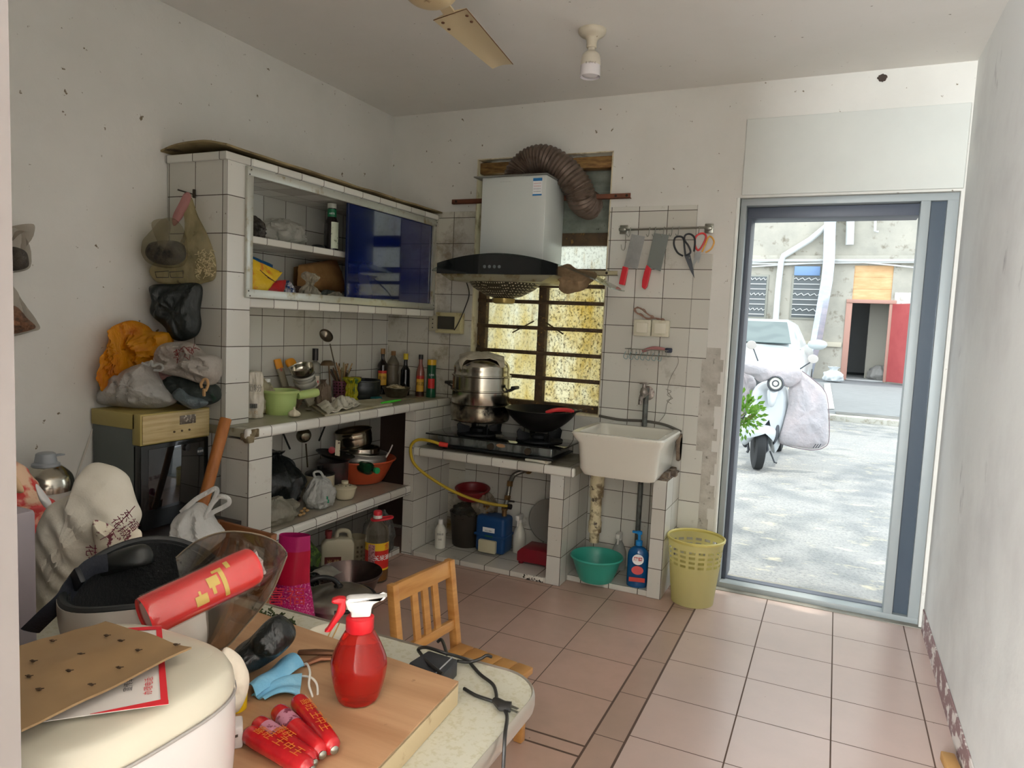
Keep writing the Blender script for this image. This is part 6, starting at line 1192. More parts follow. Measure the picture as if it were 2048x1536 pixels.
# sausages
rs = mat('sausage_red', (196, 30, 36), .25, coat=.5, var=(30, (170, 20, 30), .4, .6)); gold = mat('gold_print2', (214, 120, 40), .4)
for k, (a, c_) in enumerate((((489, 1466), (622, 1540)), ((508, 1446), (627, 1526)), ((549, 1421), (644, 1509)), ((590, 1400), (668, 1499)))):
    r_ = .0125; p0, p1 = at(a[0]+5, a[1], 'z', BZ+r_), at(c_[0], c_[1], 'z', BZ+r_)
    t = thing('sausage', ('red wrapped sausage with gold print nearest the rice cooker', 'red wrapped sausage second from the rice cooker, pale label band', 'plain red wrapped sausage second from the spray bottle', 'red wrapped sausage with orange print nearest the spray bottle')[k], 'sausage', p0, 'wrapped sausages on the board')
    ax = (p1-p0); L = ax.length; ax.normalize(); b = MB(); b.lathe(rprof([(.004, -.004), (r_*.7, .002), (r_, .012), (r_, L*.5), (r_, L-.014), (r_*.6, L-.003), (.005, L)], 4), p0, ax, n=22); part('casing', b, rs, t)
    b = MB(); b.lathe([(.004, L-.001), (.0055, L+.002), (.003, L+.004)], p0, ax, n=12); part('crimp', b, chrome, t)
    sd = ax.cross(V(0, 0, 1)).normalized()*-1; up = V(0, 0, 1)-ax*ax.z; nrm = (up.normalized()*.8-sd*-.0+V(.35, -.5, 0)*0).normalized()
    if k in (0, 3, 1): textm('喜旺 王中王' if k != 1 else '喜旺', .0165, gold, 'gold_print', t, p0+ax*L*.5+nrm*(r_+.0002), ax, (nrm.cross(ax)), off=.0004)
    if k in (1, 2): b = MB(); b.lathe([(r_+.0003, L*.18), (r_+.0004, L*.42)], p0, ax, n=22, cap=False); part('label_band', b, mat('sausage_label', (190, 130, 150), .5, var=(90, (120, 50, 70), .5, .56)), t)
# masks
mb1 = mat('mask_blue', (120, 184, 220), .8, bump=(50, .3), var=(14, (150, 204, 230), .4, .6))
def strip(nm, lab, pts, z, m, th=.002, amp=.004, grp=None):
    P = [at(a, b_, 'z', z) for a, b_ in pts]; b = MB()
    b.sheet(lambda u, v: lerp(lerp(P[0], P[1], u), lerp(P[3], P[2], u), v)+V(0, 0, amp*(math.sin(v*PI*3)*.5+.5)+.008*math.sin(u*PI)), 16, 18, th); return b
t = thing('face_mask', 'light blue pleated face mask folded on the board, the upper one', 'mask', at(550, 1350, 'z', BZ))
part('pleated_cloth', strip('', '', [(580, 1310), (609, 1334), (512, 1396), (496, 1374)], BZ+.008, mb1), mb1, t)
wl = mat('elastic_white', (226, 222, 214), .8)
b = MB(); b.tube(smoothpts([at(x, y, 'z', BZ+.008+.012*math.sin(i)) for i, (x, y) in enumerate(((606, 1330), (614, 1328), (620, 1345), (618, 1370), (625, 1395), (620, 1410), (612, 1400)))]), .0017, 6); part('ear_loop', b, wl, t)
t = thing('face_mask', 'light blue pleated face mask folded on the board, lower one nearer the sausages', 'mask', at(550, 1385, 'z', BZ))
part('pleated_cloth', strip('', '', [(503, 1394), (604, 1350), (599, 1394), (530, 1402)], BZ+.002, mb1), mb1, t)
b = MB(); b.tube(smoothpts([at(x, y, 'z', BZ+.004+.01*math.sin(i*1.3)) for i, (x, y) in enumerate(((602, 1352), (622, 1355), (634, 1370), (634, 1395), (624, 1405), (610, 1392), (602, 1390)))]), .0017, 6); part('ear_loop', b, wl, t)
# black roll of bags, herbs, clipper, saucer, tape
b = pillow([(470, 1300), (500, 1275), (535, 1240), (560, 1232), (585, 1255), (588, 1280), (560, 1310), (520, 1335), (485, 1350), (470, 1345)], dep(at(530, 1310, 'z', BZ+.03)), .034, 43, .22, crease=.5); tag(b.build('black_plastic_bag', black_film), 'rolled shiny black plastic bag on the board behind the masks', 'bag')
b = MB(); rq = random.Random(2)
for k in range(150):
    x = 505+rq.random()*85; y = 1226+(x-505)*.28+rq.gauss(0, 6); p = at(x, y, 'z', TZ+.003+rq.random()*.012); a = rq.uniform(0, 6.28); s_ = rq.uniform(.003, .007)
    b.box(p-V(s_, s_*.4, .0006), p+V(s_, s_*.4, .0006), rot=(rq.uniform(-1, 1), rq.uniform(-1, 1), a))
tag(b.build('chopped_herbs', mat('herb_green', (50, 62, 26), .8)), 'scattered dark green chopped herb bits on table behind black bag', 'herbs', kind='stuff')
t = thing('metal_clipper', 'rusty folding metal clipper lying open behind the red spray bottle', 'clipper', at(620, 1310, 'z', BZ)); rcl = mat('rusty_clip', (110, 76, 54), .45, .6)
b = MB(); b.tube([at(598, 1305, 'z', BZ+.008), at(630, 1304, 'z', BZ+.012), at(676, 1306, 'z', BZ+.01)], [(.004, .006), (.004, .008), (.004, .006)], 8, flat=(0, 0, 1)); part('upper_arm', b, rcl, t)
b = MB(); b.tube([at(606, 1330, 'z', BZ+.004), at(640, 1316, 'z', BZ+.006), at(672, 1316, 'z', BZ+.006)], [(.003, .005), (.004, .007), (.003, .005)], 8, flat=(0, 0, 1)); part('lower_arm', b, mat('copper_clip', (150, 104, 78), .4, .6), t)
c = at(662, 1280, 'z', TZ+.001); b = MB(); b.lathe(rprof([(.018, 0), (.03, .002), (.042, .010), (.042, .012), (.026, .005), (0, .003)], 3), c, n=36); tag(b.build('saucer', mat('cream_saucer', (214, 208, 190), .3)), 'small cream saucer on the table behind the red spray bottle', 'saucer')
for k, (a, c_) in enumerate((((652, 1282), (668, 1248)), ((660, 1286), (672, 1262)))): b = MB(); b.tube([at(a[0], a[1], 'z', TZ+.014), at(a[0], a[1], 'z', TZ+.014)+V(.004, .02, .03)], .0012, 6); tag(b.build('toothpick', mat('toothpick_wood', (190, 150, 90), .6)), ('toothpick standing in small saucer, the left one', 'toothpick standing in small saucer, the right one')[k], 'toothpick')
# adapter box and cords
t = thing('power_adapter', 'black box shaped adapter with a grey stripe on table', 'adapter', at(865, 1325, 'z', TZ))
P = [at(a, b_, 'z', TZ+.03) for a, b_ in ((817, 1325), (857, 1300), (916, 1318), (884, 1352))]; b = MB(); b.prism([(p.x, p.y) for p in P], (0, 0, .029), (0, 0, TZ+.001), (1, 0, 0), (0, 1, 0), bev=.003); part('housing', b, mat('adapter_black', (46, 48, 52), .5), t)
q0, q1 = lerp(P[1], P[2], .82), lerp(P[0], P[3], .82); b = MB(); b.tube([V(q0.x, q0.y, TZ+.0305), V(q1.x, q1.y, TZ+.0305)], .0012, 4); part('stripe', b, mat('stripe_grey', (150, 152, 156), .5), t)
ck = mat('cord_black', (34, 32, 30), .45)
def cord(pts, nm, lab, r=.0028, z=TZ+.005): b = MB(); b.tube(smoothpts([at(p[0], p[1], 'z', (p[2] if len(p) > 2 else z)) for p in pts], 6), r, 8); return tag(b.build(nm, ck), lab, 'cord')
t = thing('plug_cable', 'black power cord looping over the table ending in a plug', 'cord', at(995, 1405, 'z', TZ))
b = MB(); b.tube(smoothpts([at(x, y, 'z', z) for x, y, z in ((885, 1348, TZ+.033), (860, 1328, TZ+.034), (841, 1307, TZ+.02), (837, 1298, TZ+.02), (854, 1295, TZ+.034), (889, 1306, TZ+.034), (915, 1313, TZ+.02), (935, 1321, TZ+.008), (948, 1335, TZ+.005), (962, 1350, TZ+.005), (985, 1368, TZ+.005), (992, 1385, TZ+.005), (993, 1402, TZ+.006))], 6), .0028, 8); part('cable', b, ck, t)
b = MB(); b.tube(smoothpts([at(x, y, 'z', TZ+.005) for x, y in ((928, 1377), (950, 1390), (975, 1399), (993, 1404))], 6), .0028, 8); part('second_cable', b, ck, t)
b = MB(); b.tube([at(990, 1400, 'z', TZ+.008), at(1005, 1412, 'z', TZ+.009), at(1022, 1414, 'z', TZ+.009)], [(.005, .006), (.007, .011), (.007, .010)], 10, flat=(0, 0, 1)); part('plug', b, ck, t)
for dy in (0, 7): b = MB(); b.tube([at(1022, 1412+dy, 'z', TZ+.009), at(1036, 1418+dy, 'z', TZ+.009)], [(.0008, .003)]*2, 6, flat=(0, 0, 1)); part('prong', b, chrome, t)
b = MB(); b.tube(smoothpts([at(1003, 1412, 'z', TZ+.008), at(1014, 1432, 'z', TZ+.006), V(2.214, -2.87, TZ+.004), V(2.222, -2.89, TZ-.05), V(2.222, -2.90, TZ-.15), V(2.218, -2.91, TZ-.28)], 6), .0028, 8); part('tail_cable', b, ck, t)
b = MB(); b.tube(smoothpts([at(x, y, 'z', z) for x, y, z in ((915, 1322, TZ+.012), (930, 1324, TZ+.008), (945, 1323, TZ+.01), (962, 1317, TZ+.014), (973, 1311, TZ+.018), (983, 1314, TZ+.014))], 6), .0028, 8); tag(b.build('adapter_lead', ck), 'short black lead curling from adapter toward the table edge', 'cord')
b = MB(); b.tube(smoothpts([at(x, y, 'z', z) for x, y, z in ((875, 1284, TZ+.016), (882, 1279, TZ+.022), (887, 1287, TZ+.024), (894, 1309, TZ+.032))], 6), .0028, 8); tag(b.build('adapter_lead', ck), 'bent black lead rising behind the adapter at table rim', 'cord')
# ---------------------------------------------------------------- rice cooker with paper and cardboard
RC = V(1.930, -3.285, BZ+.001); RT = .972
rc = thing('rice_cooker', 'large white rounded rice cooker in the near left corner of the table', 'rice cooker', RC)
cwh = mat('cooker_white', (198, 193, 191), .32, coat=.2); ccr = mat('cooker_cream', (192, 187, 170), .35)
def sqr(a, k, r, p=3.2): return r/((abs(math.cos(a))**p+abs(math.sin(a))**p)**(1/p))
h_ = RT-RC.z
b = MB(); b.lathe(rprof([(.10, 0), (.114, .006), (.123, h_*.3), (.124, h_*.72), (.122, h_*.8)], 4), RC, n=64, fn=sqr); part('body', b, cwh, rc)
b = MB(); b.lathe(rprof([(.1225, h_*.8), (.1235, h_*.84), (.120, h_*.93), (.108, h_*.985), (.06, h_*.998), (0, h_)], 5), RC, n=64, fn=sqr); ldc = part('lid', b, ccr, rc)
b = MB(); b.lathe([(.1245, h_*.785), (.1252, h_*.79), (.1252, h_*.80), (.1245, h_*.805)], RC, n=64, fn=sqr, cap=False); part('seam', b, mat('seam_grey', (150, 146, 142), .5), rc)
b = MB(); b.lathe([(.014, 0), (.015, .0015), (.0, .002)], RC+V(.06, .085, h_*.985), n=24); part('button', b, ccr, rc)
b = MB(); b.lathe([(.012, 0), (.013, .0015), (.0, .002)], RC+V(.088, .02, h_*.975), n=24); part('button', b, ccr, rc)
def flatsheet(pts, z, th, m, nm, lab=None, cat=None, parent=None, amp=.0, sag=0):
    P = [at(a, b_, 'z', z) for a, b_ in pts]; b = MB(); b.sheet(lambda u, v: lerp(lerp(P[0], P[1], u), lerp(P[3], P[2], u), v)+V(0, 0, amp*noise.noise(V(u*3, v*3, 1))-sag*(u-.5)**2), 12, 12, th)
    return part(nm, b, m, parent) if parent is not None else tag(b.build(nm, m), lab, cat)
t = thing('printed_paper', 'white leaflet with red border under the cardboard on the rice cooker', 'paper', RC+V(0, 0, h_+.004))
lw = mat('paper_white', (212, 207, 202), .7); lr = mat('paper_red', (206, 40, 50), .6)
flatsheet([(150, 1262), (323, 1252), (337, 1408), (68, 1446)], RT+.004, .0008, lw, 'sheet', parent=t)
z_ = RT+.0052
flatsheet([(312, 1253), (323, 1252), (337, 1408), (322, 1406)], z_, .0004, lr, 'red_border', parent=t); flatsheet([(322, 1399), (337, 1400), (337, 1408), (180, 1428)], z_+.0004, .0004, lr, 'red_border', parent=t)
flatsheet([(150, 1262), (323, 1252), (322, 1258), (150, 1268)], z_+.0004, .0004, lr, 'red_border', parent=t)
o = at(298, 1372, 'z', z_); e1 = (at(297, 1390, 'z', z_)-at(300, 1355, 'z', z_)).normalized(); textm('办理电话:', .0085, lr, 'red_lettering', t, o, -e1, V(0, 0, 1).cross(-e1), off=.0006)
o = at(258, 1370, 'z', z_); textm('宣传单', .009, ink, 'black_lettering', t, o, -e1, V(0, 0, 1).cross(-e1), off=.0006)
t = thing('glue_board', 'brown cardboard dotted with dead flies on the rice cooker', 'cardboard', RC+V(0, 0, h_+.01))
kc = mat('kraft_card', (150, 122, 86), .6, var=(5, (134, 106, 72), .4, .7), coat=.1); CZ2 = RT+.016
Pc = [(15, 1298), (211, 1244), (383, 1296), (43, 1462)]
flatsheet(Pc, CZ2, .0022, kc, 'card', parent=t, amp=.004)
for k, (a, c_) in enumerate(((105, 1281), (213, 1271), (241, 1281), (161, 1308), (276, 1300), (66, 1322), (138, 1341), (238, 1335), (57, 1352), (182, 1369), (78, 1378), (352, 1289))):
    p = at(a, c_, 'z', CZ2+.003); b = lump(p, (.0028, .0016, .0012), k, .4, 3, 2)
    for s_ in (-1, 1): b.tube([p, p+V(.003*s_+.001, .002*s_, .0008)], .0005, 4)
    part('fly', b, mat('fly_brown', (64, 46, 28), .7), t)
# packet beside the cooker
dd = dep(at(465, 1400, 'z', BZ+.03))
tag(pillow([(445, 1300), (462, 1300), (488, 1330), (497, 1370), (485, 1410), (470, 1425), (445, 1405), (440, 1350)], dd, .018, 61, .15).build('crumpled_napkin', mat('napkin', (226, 218, 200), .85, bump=(30, .4))), 'cream crumpled napkin beside the rice cooker', 'napkin')
tag(pillow([(440, 1330), (478, 1322), (494, 1345), (493, 1400), (490, 1440), (480, 1465), (442, 1465)], dd+.035, .014, 63, .12).build('yellow_packet', mat('vivid_yellow', (232, 192, 20), .4, bump=(20, .3))), 'bright yellow packet behind the cream napkin by the rice cooker', 'packet')
p = at(462, 1490, 'z', BZ); t = thing('small_white_box', 'small white plastic box with dark slot beside the rice cooker', 'box', p); u, f = facing(p); b = MB(); b.prism([(-.02, 0), (.014, 0), (.014, .028), (-.02, .030)], f*-.03, p+f*.012, u, (0, 0, 1), bev=.003); part('body', b, cwh, t)
b = MB(); b.prism([(-.006, .014), (.008, .017), (.008, .020), (-.006, .017)], f*.001, p+f*.0122, u, (0, 0, 1)); part('slot', b, mat('slot_dark', (60, 50, 46), .6), t)
# ---------------------------------------------------------------- helmet, visor, red roll
axh = (V(0, 0, 1)+V(FV.x, FV.y, 0)*.0+V(RV.x, RV.y, 0)*.12).normalized(); hwm = mat('helmet_white', (206, 200, 190), .3, coat=.4); lin_ = mat('helmet_lining', (26, 28, 28), .85, bump=(160, .5))
hc2 = at(303, 1164, 'z', TZ+.192)-V(0, 0, 1).rotation_difference(axh)@V(0, 0, .155)
he = thing('helmet', 'white open face helmet upside down with black lining and smoked visor', 'helmet', hc2)
rimf = lambda a, k, r: r
def hel(inner):
    b = MB(); n, m_ = 56, 22; rows = []
    q = V(0, 0, 1).rotation_difference(axh)
    for j in range(m_+1):
        row = []
        for i in range(n):
            a = 2*PI*i/n; lim = 1.60+.10*math.cos(a*2+1.2)+.06*math.cos(a-2.2); t_ = j/m_*lim; R = .107-(.012 if inner else 0)
            p = V(R*math.sin(t_)*math.cos(a)*1.0, R*math.sin(t_)*math.sin(a)*1.10, .155-R*1.43*math.cos(t_)*(1 if not inner else .98)); row.append(b.b.verts.new(hc2+q@p))
        rows.append(row)
    for j in range(m_):
        for i in range(n): b.face([rows[j][i], rows[j][(i+1) % n], rows[j+1][(i+1) % n], rows[j+1][i]])
    rim = [v.co.copy() for v in rows[-1]]; bmesh.ops.remove_doubles(b.b, verts=b.b.verts[:], dist=.0004); return b, rim
b, rim = hel(False); bvh = BVHTree.FromBMesh(b.b); bmesh.ops.solidify(b.b, geom=b.b.faces[:], thickness=.004); part('shell', b, hwm, he)
b, rim2 = hel(True); bmesh.ops.solidify(b.b, geom=b.b.faces[:], thickness=.003); part('lining', b, lin_, he)
b = MB(); rm = [lerp(p, q_, .5) for p, q_ in zip(rim, rim2)]; b.tube(rm, .006, 8, closed=True); part('edge_trim', b, mat('trim_black', (36, 38, 38), .5), he)
p = (bvh.ray_cast(Vector(CAM), ray(213, 1210).normalized())[0] or PD(213, 1208, dep(hc2)-.1))-FV*.003; b = MB(); b.lathe([(.007, 0), (.007, .003), (.004, .005), (0, .005)], p, -FV, n=18); part('snap_button', b, mat('snap_metal', (150, 142, 128), .3, .8), he)
dh = dep(hc2)
b = pillow([(185, 1130), (215, 1108), (262, 1092), (290, 1090), (305, 1108), (302, 1128), (270, 1135), (220, 1150), (192, 1155)], dh+.03, .022, 71, .08); part('cheek_pad', b, mat('pad_black', (32, 34, 32), .4), he)
b = MB(); st__ = [PD(x, y, dh+dz) for x, y, dz in ((215, 1125, -.0), (180, 1135, -.02), (150, 1165, -.05), (125, 1200, -.07), (95, 1228, -.08), (60, 1262, -.08))]; b.tube(smoothpts(st__, 6), [(.0018, .013)]*31, 8, flat=tuple(-FV)); part('chin_strap', b, mat('strap_navy', (26, 30, 40), .7, bump=(200, .3)), he)
b = MB(); b.box(PD(152, 1160, dh-.055)-V(.012, .004, .02), PD(152, 1160, dh-.055)+V(.012, .004, .02), .003, rot=(.2, .9, 0)); part('buckle', b, mat('buckle_black', (20, 22, 26), .4), he)
smoke = mat('smoked_visor', (150, 128, 108), .04, trans=1, ior=1.15, coat=.5, alpha=.55)
def vis(u, v):
    top = smoothpts([(352, 1116, 0), (395, 1082, 0), (450, 1064, 0), (510, 1068, 0), (552, 1084, 0), (573, 1106, 0)], 10); bot = smoothpts([(372, 1235, 0), (400, 1290, 0), (445, 1298, 0), (490, 1252, 0), (540, 1190, 0), (573, 1112, 0)], 10)
    k = min(int(u*(len(top)-1)), len(top)-2); fr2 = u*(len(top)-1)-k; a = lerp(top[k], top[k+1], fr2); c_ = lerp(bot[k], bot[k+1], fr2); s = lerp(a, c_, v)
    return PD(s.x, s.y, dh+.02+.07*u-.075*math.sin(v*PI)*(1-u*.5)-.05*v)
b = MB(); b.sheet(vis, 36, 18, .0022); part('visor', b, smoke, he)
b = MB(); b.tube([vis(u/24, 0) for u in range(25)]+[vis(1-u/24, 1) for u in range(25)], .0016, 6); part('visor_edge', b, mat('visor_edge', (150, 136, 116), .2, .0, alpha=.8), he)
# red roll in clear wrap
t = thing('red_paper_roll', 'roll of red paper with gold pattern in clear wrap across the helmet', 'roll', PD(390, 1180, dh-.15))
q0, q1 = PD(292, 1234, dh-.15), PD(508, 1130, dh-.05); ax = (q1-q0); L = ax.length; ax.normalize(); r_ = .0265
b = MB(); b.lathe(rprof([(r_*.9, 0), (r_, .004), (r_, L*.5), (r_, L*.96), (r_*.6, L)], 5), q0, ax, n=36); part('roll', b, mat('roll_red', (214, 48, 48), .2, coat=.8, var=(3, (232, 110, 104), .5, .75, (1, 1, 1))), t)
def cylpatch(p0, ax, R, a0, a1, h0, h1, n=16, th=.0006):
    s1_ = ax.cross(-FV).normalized(); s2_ = s1_.cross(ax).normalized()*1; b = MB()
    b.sheet(lambda u, v: p0+ax*lerp(h0, h1, v)+(s2_*math.cos(lerp(a0, a1, u))+s1_*math.sin(lerp(a0, a1, u)))*R, n, 3, th); return b
gm_ = mat('gold_motif', (206, 176, 90), .35, .2)
for k, (a0, a1, h0, h1) in enumerate(((-.7, .75, .62, .66), (-.75, -.6, .57, .66), (-.5, .0, .50, .60), (.1, .6, .36, .47), (-.2, .35, .52, .55), (-.95, -.55, .70, .74), (-.1, .5, .40, .42))):
    part('gold_motif', cylpatch(q0, ax, r_+.0008, a0, a1, L*h0, L*h1), gm_, t)
b = MB(); b.lathe([(r_+.0014, .0), (r_+.0018, .004), (r_+.0014, L*.97)], q0, ax, n=36, cap=False); part('clear_wrap', b, mat('clear_wrap', (236, 226, 220), .06, trans=.95, ior=1.05, alpha=.25, coat=1), t)
b = MB(); b.lathe([(r_*.62, L), (r_*.75, L*1.035), (r_*.3, L*1.06)], q0, ax, n=24, fn=lambda a, k, r: r*(1+.2*math.sin(a*7+k))); part('crinkled_end', b, plastic_film('wrap_end', (226, 220, 214), .5), t)
# ---------------------------------------------------------------- bags and boxes at the far left of the table
TBZ = TZ+.002
dwb = dep(V(1.30, -2.93, .85))
nw = mat('nonwoven_white', (222, 218, 206), .8, bump=(300, .15), var=(4, (208, 202, 186), .4, .7), transl=.15)
t = thing('nonwoven_bag', 'large white fabric carrier bag with a dark red print on the table', 'bag', PD(180, 1150, dwb))
part('bag', pillow([(80, 1150), (78, 1085), (95, 1030), (110, 1005), (150, 985), (172, 972), (182, 928), (215, 930), (240, 942), (252, 960), (266, 1000), (276, 1030), (268, 1060), (270, 1085), (262, 1110), (230, 1135), (195, 1165), (150, 1205), (105, 1230), (85, 1205)], dwb+.02, .07, 81, .07, crease=.4, cpt=(170, 1080)), nw, t)
b = pillow([(188, 1040), (215, 1062), (255, 1055), (280, 1062), (280, 1085), (262, 1095), (235, 1110), (205, 1118), (190, 1080)], dwb-.05, .02, 83, .2); part('folded_flap', b, mat('flap_print', (216, 208, 188), .8, dirt=(70, (120, 60, 70), .56, .6)), t)
dk = mat('plum_print', (110, 40, 60), .6)
textm('花小粉', .021, dk, 'vertical_print', t, PD(181, 1125, dwb-.098), -UV_, RV, off=.0006); textm('东福\n花椒', .02, dk, 'print', t, PD(250, 1048, dwb-.085), (RV*.6-UV_*.8), (RV*.8+UV_*.6), off=.0006)
for a, c_ in (((270, 1012), (218, 1070)), ((218, 1070), (200, 1080)), ((225, 1062), (232, 1075))): b = MB(); b.tube([PD(a[0], a[1], dwb-.088), PD(c_[0], c_[1], dwb-.093)], .0007, 4); part('printed_line', b, dk, t)
# crumpled white carrier bag with handles
dcb = dep(V(.95, -2.42, .76)); t = thing('carrier_bag', 'thin white plastic carrier bag with raised handles beyond the helmet', 'bag', PD(390, 1080, dcb))
cwf = plastic_film('carrier_white', (226, 228, 226), .72)
part('bag', pillow([(320, 1112), (335, 1085), (350, 1060), (352, 1035), (372, 1018), (395, 1005), (412, 1015), (425, 1035), (450, 1070), (430, 1092), (400, 1112), (360, 1125)], dcb, .05, 91, .22, crease=.6), cwf, t)
for pts in (((362, 1025), (390, 1000), (415, 985), (431, 977), (434, 985), (425, 1005), (412, 1030)), ((400, 1040), (425, 1025), (445, 1015), (458, 1006), (455, 996), (440, 993), (432, 999), (420, 1012))):
    b = MB(); P = smoothpts([PD(x, y, dcb-.03) for x, y in pts], 6); b.tube(P, [(.0025, .0065)]*len(P), 8, flat=tuple(-FV)); part('handle', b, cwf, t)
b = MB(); b.tube(smoothpts([PD(x, y, dcb-.06) for x, y in ((381, 1106), (388, 1096), (398, 1096), (402, 1106))]), .0018, 6); part('black_print', b, ink, t)
# stool that carries the carrier bag
b = MB(); so2 = thing('side_stool', 'brown stool standing hidden behind helmet under the carrier bag', 'stool', (.93, -2.42, 0)); b.box((.78, -2.54, .60), (1.08, -2.30, .635), .006); part('seat', b, lc, so2)
for x in (.80, 1.06):
    for y in (-2.52, -2.32): b = MB(); b.box((x-.015, y-.015, 0), (x+.015, y+.015, .6), .003); part('leg', b, lc, so2)
# red/white sack, appliance box, air pot
drs = dep(V(.95, -2.85, .9))
t = thing('seasoning_sack', 'red and white printed food sack leaning behind the grey appliance', 'sack', PD(60, 1000, drs)); part('sack', pillow([(5, 930), (30, 925), (50, 950), (72, 985), (98, 1010), (92, 1035), (85, 1062), (50, 1090), (5, 1080)], drs, .05, 95, .1), mat('sack_red', (206, 60, 60), .35, var=(7, (224, 190, 160), .55, .6), coat=.2), t)
b = pillow([(72, 968), (85, 985), (102, 1008), (95, 1018), (82, 1000)], drs-.05, .01, 96, .05); part('white_stripe', b, mat('stripe_white', (214, 214, 214), .4), t); b = pillow([(8, 950), (28, 948), (48, 982), (30, 985), (8, 972)], drs-.055, .008, 97, .05); part('cream_panel', b, mat('panel_cream', (214, 180, 140), .4), t)
u, f = facing((1.2, -3.0, 0)); dgb = 1.16; p0 = PD(20, 1010, dgb); 
t = thing('grey_appliance', 'grey mauve upright appliance casing at far left by the wall', 'appliance', p0)
pa, pb = PD(74, 1018, dgb), PD(80, 1255, dgb); b = MB(); b.box((pa.x-.16, pa.y-.10, TBZ), (pa.x, pa.y+.0, pa.z), .008); part('casing', b, mat('appliance_mauve', (146, 138, 144), .4), t)
b = MB(); b.box((pa.x-.075, pa.y-.103, TBZ+.01), (pa.x-.068, pa.y-.0985, pa.z-.01)); part('seam', b, mat('seam_dark', (90, 84, 90), .5), t)
dtp = dep(V(.19, -2.35, .7)); c = V(.19, at(92, 960, 'x', .19).y, .496)
zt = at(92, 905, 'x', .19).z; r_ = .078
t = thing('air_pot', 'stainless steel air pot with grey pump lid on low cabinet', 'thermos', c)
hh = zt-c.z; b = MB(); b.lathe(rprof([(r_*.95, 0), (r_, .01), (r_, hh*.62)], 3), c, n=40); part('body', b, mat('pot_body_grey', (176, 170, 160), .35, .3), t)
b = MB(); b.lathe(rprof([(r_*1.04, hh*.62), (r_*1.06, hh*.70), (r_*.95, hh*.78), (r_*.6, hh*.86), (.03, hh*.87)], 5), c, n=40); part('shoulder', b, steel_, t)
b = MB(); b.lathe([(.042, hh*.86), (.042, hh*.89), (.034, hh*.905), (.029, hh*.99), (.024, hh), (0, hh)], c, n=32); b.box(c+V(-.012, .03, hh*.95), c+V(.012, .06, hh*.965), .003); part('pump_lid', b, mat('lid_grey', (150, 156, 160), .4), t)
# ================================================================ the lane outside
GY = 15.5
def gz(y): return .0+.034*min(y-.26, 2.8)+.0122*max(y-3.06, 0)
asph = bpy.data.materials.new('asphalt'); asph.use_nodes = True; nt = asph.node_tree; bs = nt.nodes['Principled BSDF']; pos = nn(nt, 'ShaderNodeNewGeometry').outputs['Position']
c1 = mixc(nt, ramp(nt, noise_(nt, 1.2, 5, pos, .6), .35, .7), lin((156, 156, 152)), lin((136, 139, 140))); c1 = mixc(nt, ramp(nt, noise_(nt, 60, 3, pos, .7), .45, .7), c1, lin((120, 122, 124))); c1 = mixc(nt, ramp(nt, noise_(nt, 5, 5, pos, .7, (1, 2, 1)), .58, .72), c1, lin((196, 188, 164)))
nt.links.new(c1, bs.inputs['Base Color']); bs.inputs['Roughness'].default_value = .9
bn_ = nn(nt, 'ShaderNodeBump'); bn_.inputs['Strength'].default_value = .6; bn_.inputs['Distance'].default_value = .01; nt.links.new(noise_(nt, 70, 3, pos), bn_.inputs['Height']); nt.links.new(bn_.outputs[0], bs.inputs['Normal'])
KY = 7.3
b = MB(); b.grid(lambda u, v: (lerp(-14, 16, u), lerp(.26, KY, v), gz(lerp(.26, KY, v))), 6, 30); b.b.normal_update()
o = b.build('lane', asph); o['kind'] = 'structure'
pave = mat('pale_paving', (128, 132, 134), .85, var=(5, (118, 122, 124), .4, .7, (1, 3, 1)), dirt=(14, (100, 102, 102), .64, .8), world=True)
b = MB(); b.grid(lambda u, v: (lerp(-14, 16, u), lerp(KY+.25, 24, v), gz(lerp(KY, 20, v))+.06), 6, 20); o = b.build('pavement', pave); o['kind'] = 'structure'
wk_ = mat('kerb_white', (180, 179, 170), .85, dirt=(14, (140, 134, 118), .5, .7), world=True)
b = MB(); b.box((-14, KY, gz(KY)-.1), (16, KY+.25, gz(KY)+.075), .01); o = b.build('kerb', wk_); o['kind'] = 'structure'
b = MB(); p0, p1 = at(1672, 812, 'z', gz(7.9)+.062), at(1760, 824, 'z', gz(7.6)+.062); b.box((p0.x, KY+.3, gz(KY)+.05), (p0.x+1.05, KY+.62, gz(KY)+.078), .004); b2 = tag(b.build('drain_cover', mat('drain_grey', (120, 120, 116), .7, .2)), 'grey rectangular drain cover beside the kerb across the lane', 'drain cover')
P = [at(a, c_, 'z', gz(12)+.065) for a, c_ in ((1648, 769), (1660, 769), (1669, 812), (1652, 812))]
b = MB(); b.prism([(p.x, min(p.y, 15.3)) for p in P], (0, 0, .004), (0, 0, gz(12)+.065), (1, 0, 0), (0, 1, 0)); o = b.build('trim_6', mat('road_paint', (226, 226, 220), .7)); o['kind'] = 'structure'
for v in o.data.vertices: v.co.z = gz(v.co.y)+.066+(.004 if v.co.z > gz(12)+.067 else 0)
